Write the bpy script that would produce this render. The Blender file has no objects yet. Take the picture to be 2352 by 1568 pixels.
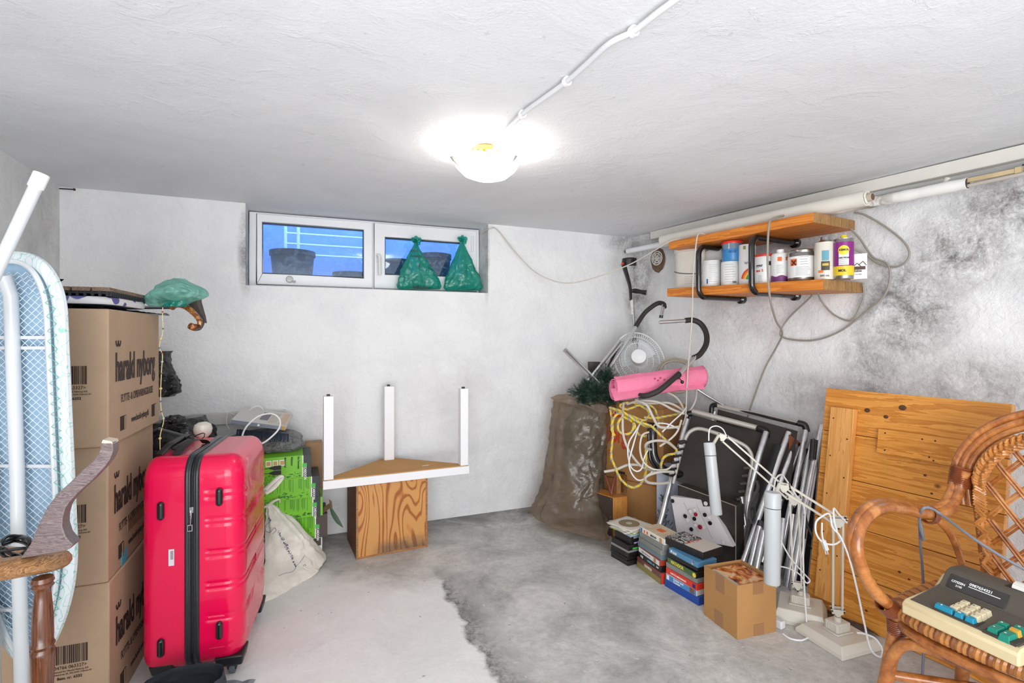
import bpy, bmesh, math, random
from mathutils import Vector, Matrix, noise
random.seed(7)
R = math.radians
V = Vector
scene = bpy.context.scene
COL = scene.collection

# ------------------------------------------------------------------ camera, world, light, exposure
FPX, CAMH, H0 = 1200.0, 1.29, 770.0          # focal length in pixels, eye height, horizon row (2352 x 1568 frame)
CEIL = 2.10
cam_d = bpy.data.cameras.new('camera'); cam = bpy.data.objects.new('camera', cam_d); COL.objects.link(cam)
cam_d.sensor_width = 36; cam_d.lens = 36*FPX/2352
cam_d.shift_y = (H0-784)/2352
cam_d.clip_start = 0.02
cam.location = (0, 0, CAMH); cam.rotation_euler = (R(90), 0, 0)
scene.camera = cam
w = bpy.data.worlds.new('world'); scene.world = w; w.use_nodes = True
w.node_tree.nodes['Background'].inputs['Color'].default_value = (0.93, 0.97, 1.0, 1)
w.node_tree.nodes['Background'].inputs['Strength'].default_value = 1.0
def area(name, loc, rot, sx, sy, power, col, spread=180):
    d = bpy.data.lights.new(name, 'AREA'); d.shape = 'RECTANGLE'; d.size = sx; d.size_y = sy
    d.energy = power; d.color = col; d.spread = R(spread)
    o = bpy.data.objects.new(name, d); COL.objects.link(o); o.location = loc; o.rotation_euler = rot
    return o
area('rear_fill', (0.45, -1.35, 1.15), (R(90), 0, R(0)), 3.2, 1.9, 42, (0.96, 0.98, 1.0), 125)  # added fill light behind the camera, evens out the room
area('ceiling_fill', (0.0, -0.75, 0.55), (R(134), 0, R(2)), 2.8, 1.0, 15, (0.97, 0.98, 1.0), 110)  # added fill light aimed up and forward to brighten the ceiling
area('light_well_daylight', (-1.12, 4.05, 2.45), (R(0), 0, R(22)), 2.2, 0.6, 22, (0.16, 0.45, 1.0))
vs = scene.view_settings
vs.view_transform = 'Standard'; vs.look = 'None'; vs.exposure = 0.50; vs.gamma = 1.0
try: vs.use_curve_mapping = False
except Exception: pass

# ------------------------------------------------------------------ from the measured frame to places in the room
def P(u, v, Y): return V(((u-1176)/FPX*Y, Y, CAMH-(v-H0)*Y/FPX))
def F(u, v, z=0.0):
    Y = (CAMH-z)*FPX/(v-H0); return V(((u-1176)/FPX*Y, Y, z))
BO = V((-2.472, 2.8555, 0)); BE = V((0.9973, 4.289, 0)); BD = (BE-BO).normalized(); BN = V((BD.y, -BD.x, 0))
BLEN = (BE-BO).length
RD = V((0.58, -1, 0)).normalized()*-1; RD = V((0.5017, -0.865, 0)).normalized(); RN = V((RD.y, -RD.x, 0))
LD = V((0.41, -1, 0)).normalized(); LN = V((-LD.y, LD.x, 0))
def hit(u, v, o, n, off):
    d = V(((u-1176)/FPX, 1, -(v-H0)/FPX)); c = V((0, 0, CAMH))
    t = ((o+n*off)-c).dot(n)/d.dot(n); return c+d*t
def WB(u, v, off=0.0): return hit(u, v, BO, BN, off)
def WR(u, v, off=0.0): return hit(u, v, BE, RN, off)
def WL(u, v, off=0.0): return hit(u, v, BO, LN, off)
def rzof(d): return math.atan2(d.y, d.x)

# ------------------------------------------------------------------ node helpers and materials
def C(r, g=None, b=None):
    if g is None: r, g, b = r
    f = lambda c: ((c/255+0.055)/1.055)**2.4 if c/255 > 0.04045 else c/255/12.92
    return (f(r), f(g), f(b), 1)
class NT:
    def __init__(s, name):
        s.m = bpy.data.materials.new(name); s.m.use_nodes = True; s.t = s.m.node_tree
        s.b = s.t.nodes['Principled BSDF']; s.out = s.t.nodes['Material Output']
    def n(s, typ, ins=None, **props):
        nd = s.t.nodes.new(typ)
        for k, x in props.items(): setattr(nd, k, x)
        for k, x in (ins or {}).items():
            if isinstance(x, bpy.types.NodeSocket): s.t.links.new(x, nd.inputs[k])
            else: nd.inputs[k].default_value = x
        return nd
    def link(s, a, b): s.t.links.new(a, b)
    def coord(s, scale=(1, 1, 1), kind='Object', loc=(0, 0, 0), rot=(0, 0, 0)):
        tc = s.n('ShaderNodeTexCoord')
        return s.n('ShaderNodeMapping', {'Vector': tc.outputs[kind], 'Scale': scale, 'Location': loc, 'Rotation': rot}).outputs[0]
    def noise(s, vec, scale=5, detail=6, rough=0.6, dist=0.0):
        return s.n('ShaderNodeTexNoise', {'Vector': vec, 'Scale': scale, 'Detail': detail, 'Roughness': rough, 'Distortion': dist}).outputs['Fac']
    def math(s, op, a, b=0.0, clamp=False):
        return s.n('ShaderNodeMath', {0: a, 1: b}, operation=op, use_clamp=clamp).outputs[0]
    def ramp(s, fac, stops, interp='LINEAR'):
        r = s.n('ShaderNodeValToRGB', {'Fac': fac}); r.color_ramp.interpolation = interp
        e = r.color_ramp.elements
        while len(e) < len(stops): e.new(0.5)
        for i, (p, c) in enumerate(stops): e[i].position = p; e[i].color = c
        return r.outputs[0]
    def mix(s, fac, a, b, blend='MIX'):
        m = s.n('ShaderNodeMix', {0: fac}, data_type='RGBA', blend_type=blend)
        for i, x in ((6, a), (7, b)):
            if isinstance(x, bpy.types.NodeSocket): s.link(x, m.inputs[i])
            else: m.inputs[i].default_value = x
        return m.outputs[2]
    def bump(s, h, strength=0.3, dist=0.01, normal=None):
        d = {'Height': h, 'Strength': strength, 'Distance': dist}
        if normal is not None: d['Normal'] = normal
        return s.n('ShaderNodeBump', d).outputs[0]
    def set(s, **k):
        for a, x in k.items():
            a = a.replace('_', ' ')
            if isinstance(x, bpy.types.NodeSocket): s.link(x, s.b.inputs[a])
            else: s.b.inputs[a].default_value = x
        return s.m
def simple(name, col, rough=0.5, metal=0.0, bump=0.0, bscale=60, coat=0.0, var=0.0, vscale=8, spec=0.5):
    t = NT(name); c = C(col)
    t.set(Base_Color=c, Roughness=rough, Metallic=metal, Coat_Weight=coat)
    t.b.inputs['Specular IOR Level'].default_value = spec
    if var or bump: vec = t.coord()
    if var:
        f = t.noise(vec, vscale, 5, 0.65)
        d = tuple(max(0, x*(1-var)) for x in c[:3])+(1,); l = tuple(min(1, x*(1+var*0.6)) for x in c[:3])+(1,)
        t.set(Base_Color=t.ramp(f, [(0.3, d), (0.7, l)]))
    if bump: t.set(Normal=t.bump(t.noise(vec, bscale, 4), bump, 0.004))
    return t.m
def wood(name, c1, c2, axis=0, scale=1.0, rough=0.45, grain=1.0, knots=0.0, bump=0.12, coat=0.0):
    t = NT(name)
    sc = [14*scale]*3; sc[axis] = 0.9*scale
    vec = t.coord(tuple(sc))
    n1 = t.noise(vec, 2.2, 5, 0.6, 0.6)
    s2 = [60*scale]*3; s2[axis] = 3*scale
    n2 = t.noise(t.coord(tuple(s2)), 3, 3, 0.6)
    rings = t.math('FRACT', t.math('MULTIPLY', n1, 7*grain))
    f = t.math('ADD', t.math('MULTIPLY', rings, 0.62), t.math('MULTIPLY', n2, 0.45))
    col = t.ramp(f, [(0.15, C(c1)), (0.85, C(c2))])
    if knots:
        s3 = [3.4]*3; s3[axis] = 2.6
        vr = t.n('ShaderNodeTexVoronoi', {'Vector': t.coord(tuple(s3)), 'Scale': 1.7}).outputs['Distance']
        k = t.ramp(vr, [(0.035, (1, 1, 1, 1)), (0.075, (0, 0, 0, 1))])
        dk = tuple(x*0.28 for x in C(c1)[:3])+(1,)
        col = t.mix(t.math('MULTIPLY', k, knots), col, dk)
    return t.set(Base_Color=col, Roughness=rough, Coat_Weight=coat, Normal=t.bump(f, bump, 0.003))
def film(name, col, clear=0.45, rough=0.18, tint=None, bump=0.5, bscale=14):
    # thin plastic: part of the light goes straight through, part is scattered and mirrored
    t = NT(name); c = C(col); vec = t.coord()
    wv = t.n('ShaderNodeVectorMath', {0: t.n('ShaderNodeTexNoise', {'Vector': vec, 'Scale': bscale*0.7, 'Detail': 3.0}).outputs['Color'], 1: (0.12, 0.12, 0.12)}, operation='MULTIPLY').outputs[0]
    vv = t.n('ShaderNodeVectorMath', {0: vec, 1: wv}, operation='ADD').outputs[0]
    vo = t.n('ShaderNodeTexVoronoi', {'Vector': vv, 'Scale': bscale*1.3}, feature='F1').outputs['Distance']
    nrm = t.bump(t.math('ADD', vo, t.math('MULTIPLY', t.noise(vec, bscale, 5, 0.6, 0.8), 0.8)), bump, 0.025)
    t.set(Base_Color=c, Roughness=rough, Normal=nrm, Coat_Weight=0.5, Coat_Roughness=0.08)
    t.b.inputs['IOR'].default_value = 1.85
    tr = t.n('ShaderNodeBsdfTranslucent', {'Color': c})
    m1 = t.n('ShaderNodeMixShader', {0: 0.35, 1: t.b.outputs[0], 2: tr.outputs[0]})
    tp = t.n('ShaderNodeBsdfTransparent', {'Color': C(tint or col)})
    m2 = t.n('ShaderNodeMixShader', {0: clear, 1: m1.outputs[0], 2: tp.outputs[0]})
    t.link(m2.outputs[0], t.out.inputs['Surface']); return t.m
def blobs(t, vec, lst):
    # soft elliptical patches in the (x, z) plane of the object: (cx, cz, rx, rz, weight)
    sep = t.n('ShaderNodeSeparateXYZ', {0: vec}); x, z = sep.outputs[0], sep.outputs[2]; acc = None
    for cx, cz, rx, rz, wt in lst:
        dx = t.math('DIVIDE', t.math('SUBTRACT', x, cx), rx); dz = t.math('DIVIDE', t.math('SUBTRACT', z, cz), rz)
        d = t.math('ADD', t.math('MULTIPLY', dx, dx), t.math('MULTIPLY', dz, dz))
        g = t.math('MULTIPLY', t.math('SUBTRACT', 1.0, d, True), wt)
        acc = g if acc is None else t.math('MAXIMUM', acc, g)
    return acc
def plaster(name, base, dark, patches=(), mold=(), bscale=22, bstr=0.5):
    t = NT(name); vec = t.coord()
    n1 = t.noise(vec, 2.1, 8, 0.62, 0.3); n2 = t.noise(vec, 46, 6, 0.7)
    n3 = t.noise(t.coord((1, 1, 1), loc=(5, 2, 9)), 7, 7, 0.7, 0.5)
    col = t.ramp(n1, [(0.36, C(dark)), (0.56, C(base))])
    fl = t.ramp(n2, [(0.62, (0, 0, 0, 1)), (0.72, (1, 1, 1, 1))])
    col = t.mix(t.math('MULTIPLY', fl, 0.28), col, C(tuple(int(x*0.72) for x in dark)))
    if patches:
        m = t.math('MULTIPLY', blobs(t, vec, patches), t.ramp(n3, [(0.35, (0, 0, 0, 1)), (0.6, (1, 1, 1, 1))]))
        col = t.mix(m, col, C(220, 220, 219))
    if mold:
        sp = t.noise(vec, 60, 6, 0.8, 0.4)
        g = t.math('ADD', t.math('MULTIPLY', n3, 0.75), t.math('MULTIPLY', sp, 0.5))
        g = t.ramp(g, [(0.47, (0, 0, 0, 1)), (0.74, (1, 1, 1, 1))])
        m = t.math('MULTIPLY', blobs(t, vec, mold), g, True)
        col = t.mix(m, col, C(112, 108, 106))
    h = t.math('ADD', t.math('MULTIPLY', t.noise(vec, bscale, 8, 0.62, 0.5), 1.0), t.math('MULTIPLY', n3, 0.9))
    vr = t.n('ShaderNodeTexVoronoi', {'Vector': vec, 'Scale': 34.0}).outputs['Distance']
    pit = t.ramp(vr, [(0.03, (0, 0, 0, 1)), (0.10, (1, 1, 1, 1))])
    h = t.math('ADD', h, t.math('MULTIPLY', pit, 0.10))
    return t.set(Base_Color=col, Roughness=0.92, Normal=t.bump(h, bstr, 0.012))
def cardboard(name, col, stain=0.0):
    t = NT(name); vec = t.coord(); c = C(col)
    n = t.noise(vec, 5, 5, 0.6); fib = t.noise(t.coord((40, 40, 260)), 4, 3, 0.6)
    d = tuple(x*0.84 for x in c[:3])+(1,)
    colr = t.mix(t.math('MULTIPLY', fib, 0.3), t.ramp(n, [(0.3, d), (0.65, c)]), d)
    fl = t.n('ShaderNodeTexWave', {'Vector': vec, 'Scale': 60.0, 'Distortion': 0.4}, wave_type='BANDS', bands_direction='Z').outputs['Fac']
    return t.set(Base_Color=colr, Roughness=0.85, Normal=t.bump(t.math('ADD', t.math('MULTIPLY', fl, 0.15), t.noise(vec, 90, 3)), 0.15, 0.002))

# ------------------------------------------------------------------ mesh builder
def cr(pts, n=8, closed=False):
    pts = [V(p) for p in pts]; out = []; L = len(pts)
    if L < 3 and not closed: return pts
    rng = range(L if closed else L-1)
    for i in rng:
        g = (lambda k: pts[k % L]) if closed else (lambda k: pts[max(0, min(L-1, k))])
        a, b, c, d = g(i-1), g(i), g(i+1), g(i+2)
        for j in range(n):
            t = j/n
            out.append(0.5*((2*b)+(c-a)*t+(2*a-5*b+4*c-d)*t*t+(3*b-a-3*c+d)*t**3))
    if not closed: out.append(pts[-1])
    return out
def frames(pts, closed=False):
    T = []
    for i in range(len(pts)):
        a = pts[i-1] if (i or closed) else pts[0]; b = pts[(i+1) % len(pts)] if (i < len(pts)-1 or closed) else pts[-1]
        d = (b-a); T.append(d.normalized() if d.length > 1e-9 else V((0, 0, 1)))
    u = T[0].cross(V((0, 0, 1)))
    if u.length < 0.1: u = T[0].cross(V((1, 0, 0)))
    u.normalize(); fr = []
    for t in T:
        u = u-t*u.dot(t)
        if u.length < 1e-6: u = t.orthogonal()
        u.normalize(); fr.append((t, u.copy(), t.cross(u)))
    return fr
class MB:
    def __init__(s): s.v = []; s.f = []
    def add(s, vs_, fs):
        b = len(s.v); s.v += [V(x) for x in vs_]; s.f += [tuple(i+b for i in f) for f in fs]; return s
    def hexa(s, p):
        return s.add(p, [(0, 3, 2, 1), (4, 5, 6, 7), (0, 1, 5, 4), (1, 2, 6, 5), (2, 3, 7, 6), (3, 0, 4, 7)])
    def box(s, a, b, M=None):
        (x0, y0, z0), (x1, y1, z1) = a, b
        p = [V(q) for q in ((x0, y0, z0), (x1, y0, z0), (x1, y1, z0), (x0, y1, z0), (x0, y0, z1), (x1, y0, z1), (x1, y1, z1), (x0, y1, z1))]
        if M: p = [M @ q for q in p]
        return s.hexa(p)
    def bar(s, a, b, w_, h_, up=V((0, 0, 1))):
        a, b = V(a), V(b); d = (b-a).normalized(); x = d.cross(up).normalized()*w_/2; y = x.cross(d).normalized()*h_/2
        return s.hexa([a-x-y, a+x-y, a+x+y, a-x+y, b-x-y, b+x-y, b+x+y, b-x+y])
    def tube(s, pts, r, n=10, closed=False, flat=1.0, smooth=0):
        pts = [V(p) for p in pts]
        if smooth: pts = cr(pts, smooth, closed)
        fr = frames(pts, closed); L = len(pts); vs_ = []; fs = []
        for i, (p, (t, u, w_)) in enumerate(zip(pts, fr)):
            rr = r[min(len(r)-1, int(i*len(r)/L))] if isinstance(r, (list, tuple)) else (r(i/(L-1)) if callable(r) else r)
            for k in range(n):
                a = 2*math.pi*k/n; vs_.append(p+u*math.cos(a)*rr+w_*math.sin(a)*rr*flat)
        for i in range(L if closed else L-1):
            for k in range(n):
                a = i*n+k; b = i*n+(k+1) % n; c = ((i+1) % L)*n+(k+1) % n; d = ((i+1) % L)*n+k
                fs.append((a, d, c, b))
        if not closed: fs.append(tuple(range(n))); fs.append(tuple(reversed(range((L-1)*n, L*n))))
        return s.add(vs_, fs)
    def rope(s, pts, r, strands, which, pitch=0.05, n=5):
        # one helical strand of a twisted rope
        pts = [V(p) for p in pts]; d = [0]
        for i in range(1, len(pts)): d.append(d[-1]+(pts[i]-pts[i-1]).length)
        fr = frames(pts); q = []
        for p, (t, u, w_), l in zip(pts, fr, d):
            a = 2*math.pi*(l/pitch+which/strands); q.append(p+(u*math.cos(a)+w_*math.sin(a))*r*0.5)
        return s.tube(q, r*0.56, n)
    def lathe(s, prof, n=24, M=None, sx=1.0, sy=1.0, cap=True):
        vs_ = []; fs = []
        for r_, z in prof:
            for k in range(n):
                a = 2*math.pi*k/n; q = V((r_*math.cos(a)*sx, r_*math.sin(a)*sy, z)); vs_.append(M @ q if M else q)
        for i in range(len(prof)-1):
            for k in range(n):
                fs.append((i*n+k, i*n+(k+1) % n, (i+1)*n+(k+1) % n, (i+1)*n+k))
        if cap: fs.append(tuple(reversed(range(n)))); fs.append(tuple(range((len(prof)-1)*n, len(prof)*n)))
        return s.add(vs_, fs)
    def grid(s, fn, nu, nv, closeu=False, thick=0.0):
        vs_ = []; fs = []
        U = nu if closeu else nu+1
        for j in range(nv+1):
            for i in range(U): vs_.append(fn(i/nu, j/nv))
        for j in range(nv):
            for i in range(nu):
                a = j*U+i; b = j*U+(i+1) % U; fs.append((a, b, b+U, a+U))
        return s.add(vs_, fs)
    def prism(s, pts, dirv):
        pts = [V(p) for p in pts]; n = len(pts); d = V(dirv)
        return s.add(pts+[p+d for p in pts], [tuple(range(n)), tuple(reversed(range(n, 2*n)))]+[(i, i+n, (i+1) % n+n, (i+1) % n) for i in range(n)])
    def sphere(s, c, r, nu=14, nv=9, sc=(1, 1, 1), fn=None):
        c = V(c); vs_ = []; fs = []
        for j in range(nv+1):
            th = math.pi*j/nv
            for i in range(nu):
                ph = 2*math.pi*i/nu
                d = V((math.sin(th)*math.cos(ph), math.sin(th)*math.sin(ph), math.cos(th)))
                rr = r*(fn(d) if fn else 1)
                vs_.append(c+V((d.x*sc[0], d.y*sc[1], d.z*sc[2]))*rr)
        for j in range(nv):
            for i in range(nu):
                a = j*nu+i; b = j*nu+(i+1) % nu; fs.append((a, a+nu, b+nu, b))
        return s.add(vs_, fs)
WM = {}
def _mesh(name, mb, m, bevel=0.0, sharp=38, seg=2, flat=False):
    me = bpy.data.meshes.new(name); me.from_pydata([tuple(x) for x in mb.v], [], mb.f)
    me.validate(); 
    bm = bmesh.new(); bm.from_mesh(me); bmesh.ops.remove_doubles(bm, verts=bm.verts, dist=1e-6)
    bmesh.ops.recalc_face_normals(bm, faces=bm.faces)
    bm.to_mesh(me); bm.free()
    me.polygons.foreach_set('use_smooth', [not flat]*len(me.polygons))
    if not flat: me.set_sharp_from_angle(angle=R(sharp))
    if m: me.materials.append(m)
    o = bpy.data.objects.new(name, me); COL.objects.link(o)
    if bevel:
        b = o.modifiers.new('bevel', 'BEVEL'); b.width = bevel; b.segments = seg; b.limit_method = 'ANGLE'; b.angle_limit = R(40)
    return o
def thing(name, label, cat, loc=(0, 0, 0), rz=0.0, group=None, M=None):
    o = bpy.data.objects.new(name, None); COL.objects.link(o); o.empty_display_size = 0.05
    if M is None: M = Matrix.Translation(V(loc)) @ Matrix.Rotation(rz, 4, 'Z')
    o.matrix_world = M; WM[o] = M.copy()
    o['label'] = label; o['category'] = cat
    if group: o['group'] = group
    return o
def part(name, mb, m, parent, world=False, label=None, kind=None, **k):
    if world:
        inv = WM[parent].inverted(); mb.v = [inv @ x for x in mb.v]
    o = _mesh(name, mb, m, **k); o.parent = parent; WM[o] = WM[parent]
    if label: o['label'] = label
    if kind: o['kind'] = kind
    return o
def solo(name, mb, m, label, cat, group=None, kind=None, **k):
    xs = [x.x for x in mb.v]; ys = [x.y for x in mb.v]; zs = [x.z for x in mb.v]
    c = V(((min(xs)+max(xs))/2, (min(ys)+max(ys))/2, min(zs)))
    mb.v = [x-c for x in mb.v]
    o = _mesh(name, mb, m, **k); o.location = c; WM[o] = Matrix.Translation(c)
    o['label'] = label; o['category'] = cat
    if group: o['group'] = group
    if kind: o['kind'] = kind
    return o
def struct(name, mb, m, parent=None, M=None, **k):
    o = _mesh(name, mb, m, **k)
    if parent: o.parent = parent; WM[o] = WM[parent]
    else:
        o['kind'] = 'structure'; M = M or Matrix(); o.matrix_world = M; WM[o] = M.copy()
    return o
def fm(o, x, y):
    o, x, y = V(o), V(x).normalized(), V(y).normalized(); z = x.cross(y)
    return Matrix(((x.x, y.x, z.x, o.x), (x.y, y.y, z.y, o.y), (x.z, y.z, z.z, o.z), (0, 0, 0, 1)))
def dup(o, M=None, label=None, parent=None):
    c = o.copy(); COL.objects.link(c)
    if parent: c.parent = parent
    if M is not None: c.matrix_world = M; WM[c] = M.copy()
    if label: c['label'] = label
    for ch in o.children: dup(ch, None, None, c)
    return c
def txt(s, size, M, m, parent, sx=1.0, bold=0.0, align='LEFT', wrap=None, name='lettering', world=False, shear=0.0):
    cu = bpy.data.curves.new('t', 'FONT'); cu.body = s; cu.size = size; cu.offset = bold*size; cu.align_x = align
    cu.extrude = 0.0003; cu.resolution_u = 3; cu.shear = shear
    to = bpy.data.objects.new('t', cu); COL.objects.link(to)
    dg = bpy.context.evaluated_depsgraph_get(); me = bpy.data.meshes.new_from_object(to.evaluated_get(dg))
    vsx = []
    for q in me.vertices:
        x, y, z = q.co.x*sx, q.co.y, q.co.z
        if wrap:
            rad, a0 = wrap; a = a0+x/rad; vsx.append(M @ V((math.cos(a)*(rad+0.0006+z), math.sin(a)*(rad+0.0006+z), y)))
        else: vsx.append(M @ V((x, y, z+0.0006)))
    fs = [tuple(p.vertices) for p in me.polygons]
    bpy.data.objects.remove(to); bpy.data.curves.remove(cu); bpy.data.meshes.remove(me)
    mb = MB(); mb.add(vsx, fs)
    if world:
        inv = WM[parent].inverted(); mb.v = [inv @ x for x in mb.v]
    me = bpy.data.meshes.new(name); me.from_pydata([tuple(x) for x in mb.v], [], mb.f); me.materials.append(m)
    o = bpy.data.objects.new(name, me); COL.objects.link(o); o.parent = parent; WM[o] = WM[parent]
    return o
def crumple(p, amp, sc, seed=0.0):
    # sharp folded relief like crushed foil: difference of ridged noises
    q = p*sc+V((seed, seed*1.7, -seed))
    a = 1-abs(noise.noise(q))*2; b = 1-abs(noise.noise(q*2.3+V((7, 1, 3))))*2
    w_ = q+V((noise.noise(q*1.3), noise.noise(q*1.3+V((5, 5, 5))), 0))*0.6
    d = noise.voronoi(w_*1.15)[0]; e = noise.voronoi(w_*2.4+V((3, 3, 3)))[0]
    return amp*(a*0.40+b*0.22-0.28+1.1*(d[1]-d[0])-0.4+0.5*(e[1]-e[0])-0.15)
def loft(rings, nu=72, nv=60, amp=0.01, sc=14, seed=0.0, capt=True, vert=0.0, closed_top=False):
    # rings: (centre, half-axis a, half-axis b); superelliptic cross sections, crumpled
    n = len(rings); mb = MB()
    def ring(t):
        x = t*(n-1); i = min(n-2, int(x)); f = x-i; g = lambda k: rings[max(0, min(n-1, k))]
        def h(j):
            a, b, c, d = (V(g(i+q)[j]) for q in (-1, 0, 1, 2))
            return 0.5*((2*b)+(c-a)*f+(2*a-5*b+4*c-d)*f*f+(3*b-a-3*c+d)*f**3)
        return h(0), h(1), h(2)
    def fn(uu, vv):
        c, a, b = ring(vv); th = 2*math.pi*uu
        ct, st = math.cos(th), math.sin(th); e = 0.8
        p = c+a*(math.copysign(abs(ct)**e, ct))+b*(math.copysign(abs(st)**e, st))
        d = (a*ct+b*st); L = d.length
        if L > 1e-6: d = d/L
        k = min(1.0, L/0.05)
        fold = math.sin(th*9+seed+noise.noise(V((vv*3, th, seed)))*3)*vert*k if vert else 0
        return p+d*(crumple(p, amp, sc, seed)*k+fold)
    mb.grid(fn, nu, nv, closeu=True)
    L = len(mb.v); mb.f.append(tuple(reversed(range(nu))))
    if capt: mb.f.append(tuple(range(L-nu, L)))
    return mb
# ------------------------------------------------------------------ the room
MB_ = Matrix(((BD.x, -BN.x, 0, BO.x), (BD.y, -BN.y, 0, BO.y), (0, 0, 1, 0), (0, 0, 0, 1)))     # back wall: x along, y outwards, z up
MR_ = Matrix(((RD.x, -RN.x, 0, BE.x), (RD.y, -RN.y, 0, BE.y), (0, 0, 1, 0), (0, 0, 0, 1)))
RN_IN = RN if RN.dot(V((-1, -1, 0))) > 0 else -RN
ML_ = Matrix(((LD.x, -LN.x, 0, BO.x), (LD.y, -LN.y, 0, BO.y), (0, 0, 1, 0), (0, 0, 0, 1)))
def SB(u, v=770, off=0.0):                       # pixel -> (s, z) on the back wall or a plane behind it
    p = WB(u, v, off); return (p-BO).dot(BD), p.z
BACK = -1.45
tR = (BE.y-BACK)/(-RD.y); tL = (BO.y-BACK)/(-LD.y)
BR_ = BE+RD*tR; BL_ = BO+LD*tL

# floor: old dark concrete with a lighter screed poured over its left part
t = NT('concrete floor'); vec = t.coord()
na = t.noise(vec, 3.2, 8, 0.68, 0.6); nb = t.noise(vec, 30, 8, 0.75, 0.3); nc = t.noise(t.coord((1, 1, 1), loc=(3, 8, 1)), 1.6, 6, 0.6, 0.8)
dark = t.ramp(t.math('ADD', t.math('MULTIPLY', na, 0.72), t.math('MULTIPLY', nb, 0.3)), [(0.34, C(150, 148, 144)), (0.5, C(192, 190, 186)), (0.64, C(222, 219, 214))])
light = t.ramp(t.math('ADD', t.math('MULTIPLY', na, 0.7), t.math('MULTIPLY', nb, 0.3)), [(0.34, C(228, 227, 224)), (0.62, C(243, 242, 239))])
sep = t.n('ShaderNodeSeparateXYZ', {0: vec}); X, Y = sep.outputs[0], sep.outputs[1]
# the screed's edge: from (-0.41, 2.81) to (-0.06, 1.94); its far edge dies out at y = 2.9
e1 = t.math('ADD', t.math('MULTIPLY', t.math('ADD', X, 0.41), 0.928), t.math('MULTIPLY', t.math('SUBTRACT', Y, 2.81), 0.373))
wob = t.math('MULTIPLY', t.math('SUBTRACT', t.noise(vec, 6, 6, 0.6), 0.5), 0.16)
e1 = t.math('ADD', e1, wob)
m1 = t.n('ShaderNodeMapRange', {0: e1, 1: -0.012, 2: 0.012, 3: 1.0, 4: 0.0}, clamp=True).outputs[0]
e2 = t.math('ADD', Y, t.math('MULTIPLY', t.math('SUBTRACT', nc, 0.5), 0.9))
m2 = t.n('ShaderNodeMapRange', {0: e2, 1: 2.72, 2: 2.98, 3: 1.0, 4: 0.0}, clamp=True).outputs[0]
msk = t.math('MULTIPLY', m1, m2)
edge = t.n('ShaderNodeMapRange', {0: e1, 1: 0.0, 2: 0.16, 3: 1.0, 4: 0.0}, clamp=True).outputs[0]
edge = t.math('MULTIPLY', t.math('MULTIPLY', edge, t.math('SUBTRACT', 1.0, m1)), t.ramp(nb, [(0.4, (0.2, 0.2, 0.2, 1)), (0.6, (1, 1, 1, 1))]))
edge = t.math('MULTIPLY', edge, m2)
col = t.mix(t.math('MULTIPLY', edge, 0.95), dark, C(78, 78, 78))
# darker strip of floor along the back wall
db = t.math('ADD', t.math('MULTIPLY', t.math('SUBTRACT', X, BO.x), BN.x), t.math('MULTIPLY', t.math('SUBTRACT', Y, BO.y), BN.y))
back_strip = t.n('ShaderNodeMapRange', {0: t.math('ADD', db, t.math('MULTIPLY', t.math('SUBTRACT', na, 0.5), 0.5)), 1: 0.02, 2: 0.26, 3: 0.7, 4: 0.0}, clamp=True).outputs[0]
col = t.mix(back_strip, col, C(88, 87, 86)); col = t.mix(msk, col, light)
sk_ = t.ramp(t.noise(vec, 34, 2, .5), [(.735, (0, 0, 0, 1)), (.75, (1, 1, 1, 1))]); col = t.mix(t.math('MULTIPLY', sk_, .6), col, C(110, 108, 104))
sk2 = t.ramp(t.noise(t.coord((1, 1, 1), loc=(4, 4, 4)), 27, 3, .5), [(.70, (0, 0, 0, 1)), (.72, (1, 1, 1, 1))]); col = t.mix(t.math('MULTIPLY', sk2, .55), col, C(226, 224, 220))
h = t.math('ADD', t.math('ADD', t.math('MULTIPLY', na, 0.7), t.math('MULTIPLY', nb, 0.45)), t.math('MULTIPLY', msk, 0.5))
M_FLOOR = t.set(Base_Color=col, Roughness=0.8, Normal=t.bump(h, 0.6, 0.014))
def flr(uu, vv):
    y = BACK+(4.9-BACK)*vv; x = -2.9+(6.9)*uu
    return V((x, y, 0))
struct('floor', MB().grid(flr, 60, 60), M_FLOOR)

# ceiling: lumpy whitewashed slab
t = NT('ceiling plaster'); vec = t.coord()
n1 = t.noise(vec, 1.1, 6, 0.6, 0.7); n2 = t.noise(vec, 90, 5, 0.6); n3 = t.noise(vec, 6, 7, 0.62, 0.6)
col = t.ramp(n1, [(0.36, C(216, 217, 219)), (0.6, C(226, 227, 229))])
spk = t.ramp(t.noise(vec, 26, 3, 0.6), [(0.70, (0, 0, 0, 1)), (0.74, (1, 1, 1, 1))])
col = t.mix(t.math('MULTIPLY', spk, 0.25), col, C(150, 148, 145))
peel = t.ramp(n3, [(0.60, (0, 0, 0, 1)), (0.615, (1, 1, 1, 1))])
h = t.math('ADD', t.math('ADD', t.math('MULTIPLY', n2, 0.22), t.math('MULTIPLY', n3, 0.8)), t.math('MULTIPLY', peel, 0.10))
M_CEIL = t.set(Base_Color=col, Roughness=0.95, Normal=t.bump(h, 0.45, 0.014))
def ceil(uu, vv):
    y = BACK+(5.4-BACK)*vv; x = -2.9+(6.9)*uu
    p = V((x, y, CEIL+0.012*noise.noise(V((x*1.3, y*1.3, 3))))); d_ = -(V((x, y, 0))-BO).dot(BN)
    return p+BN*(d_-.30) if d_ > .30 else p
struct('ceiling', MB().grid(ceil, 90, 90), M_CEIL)

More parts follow.
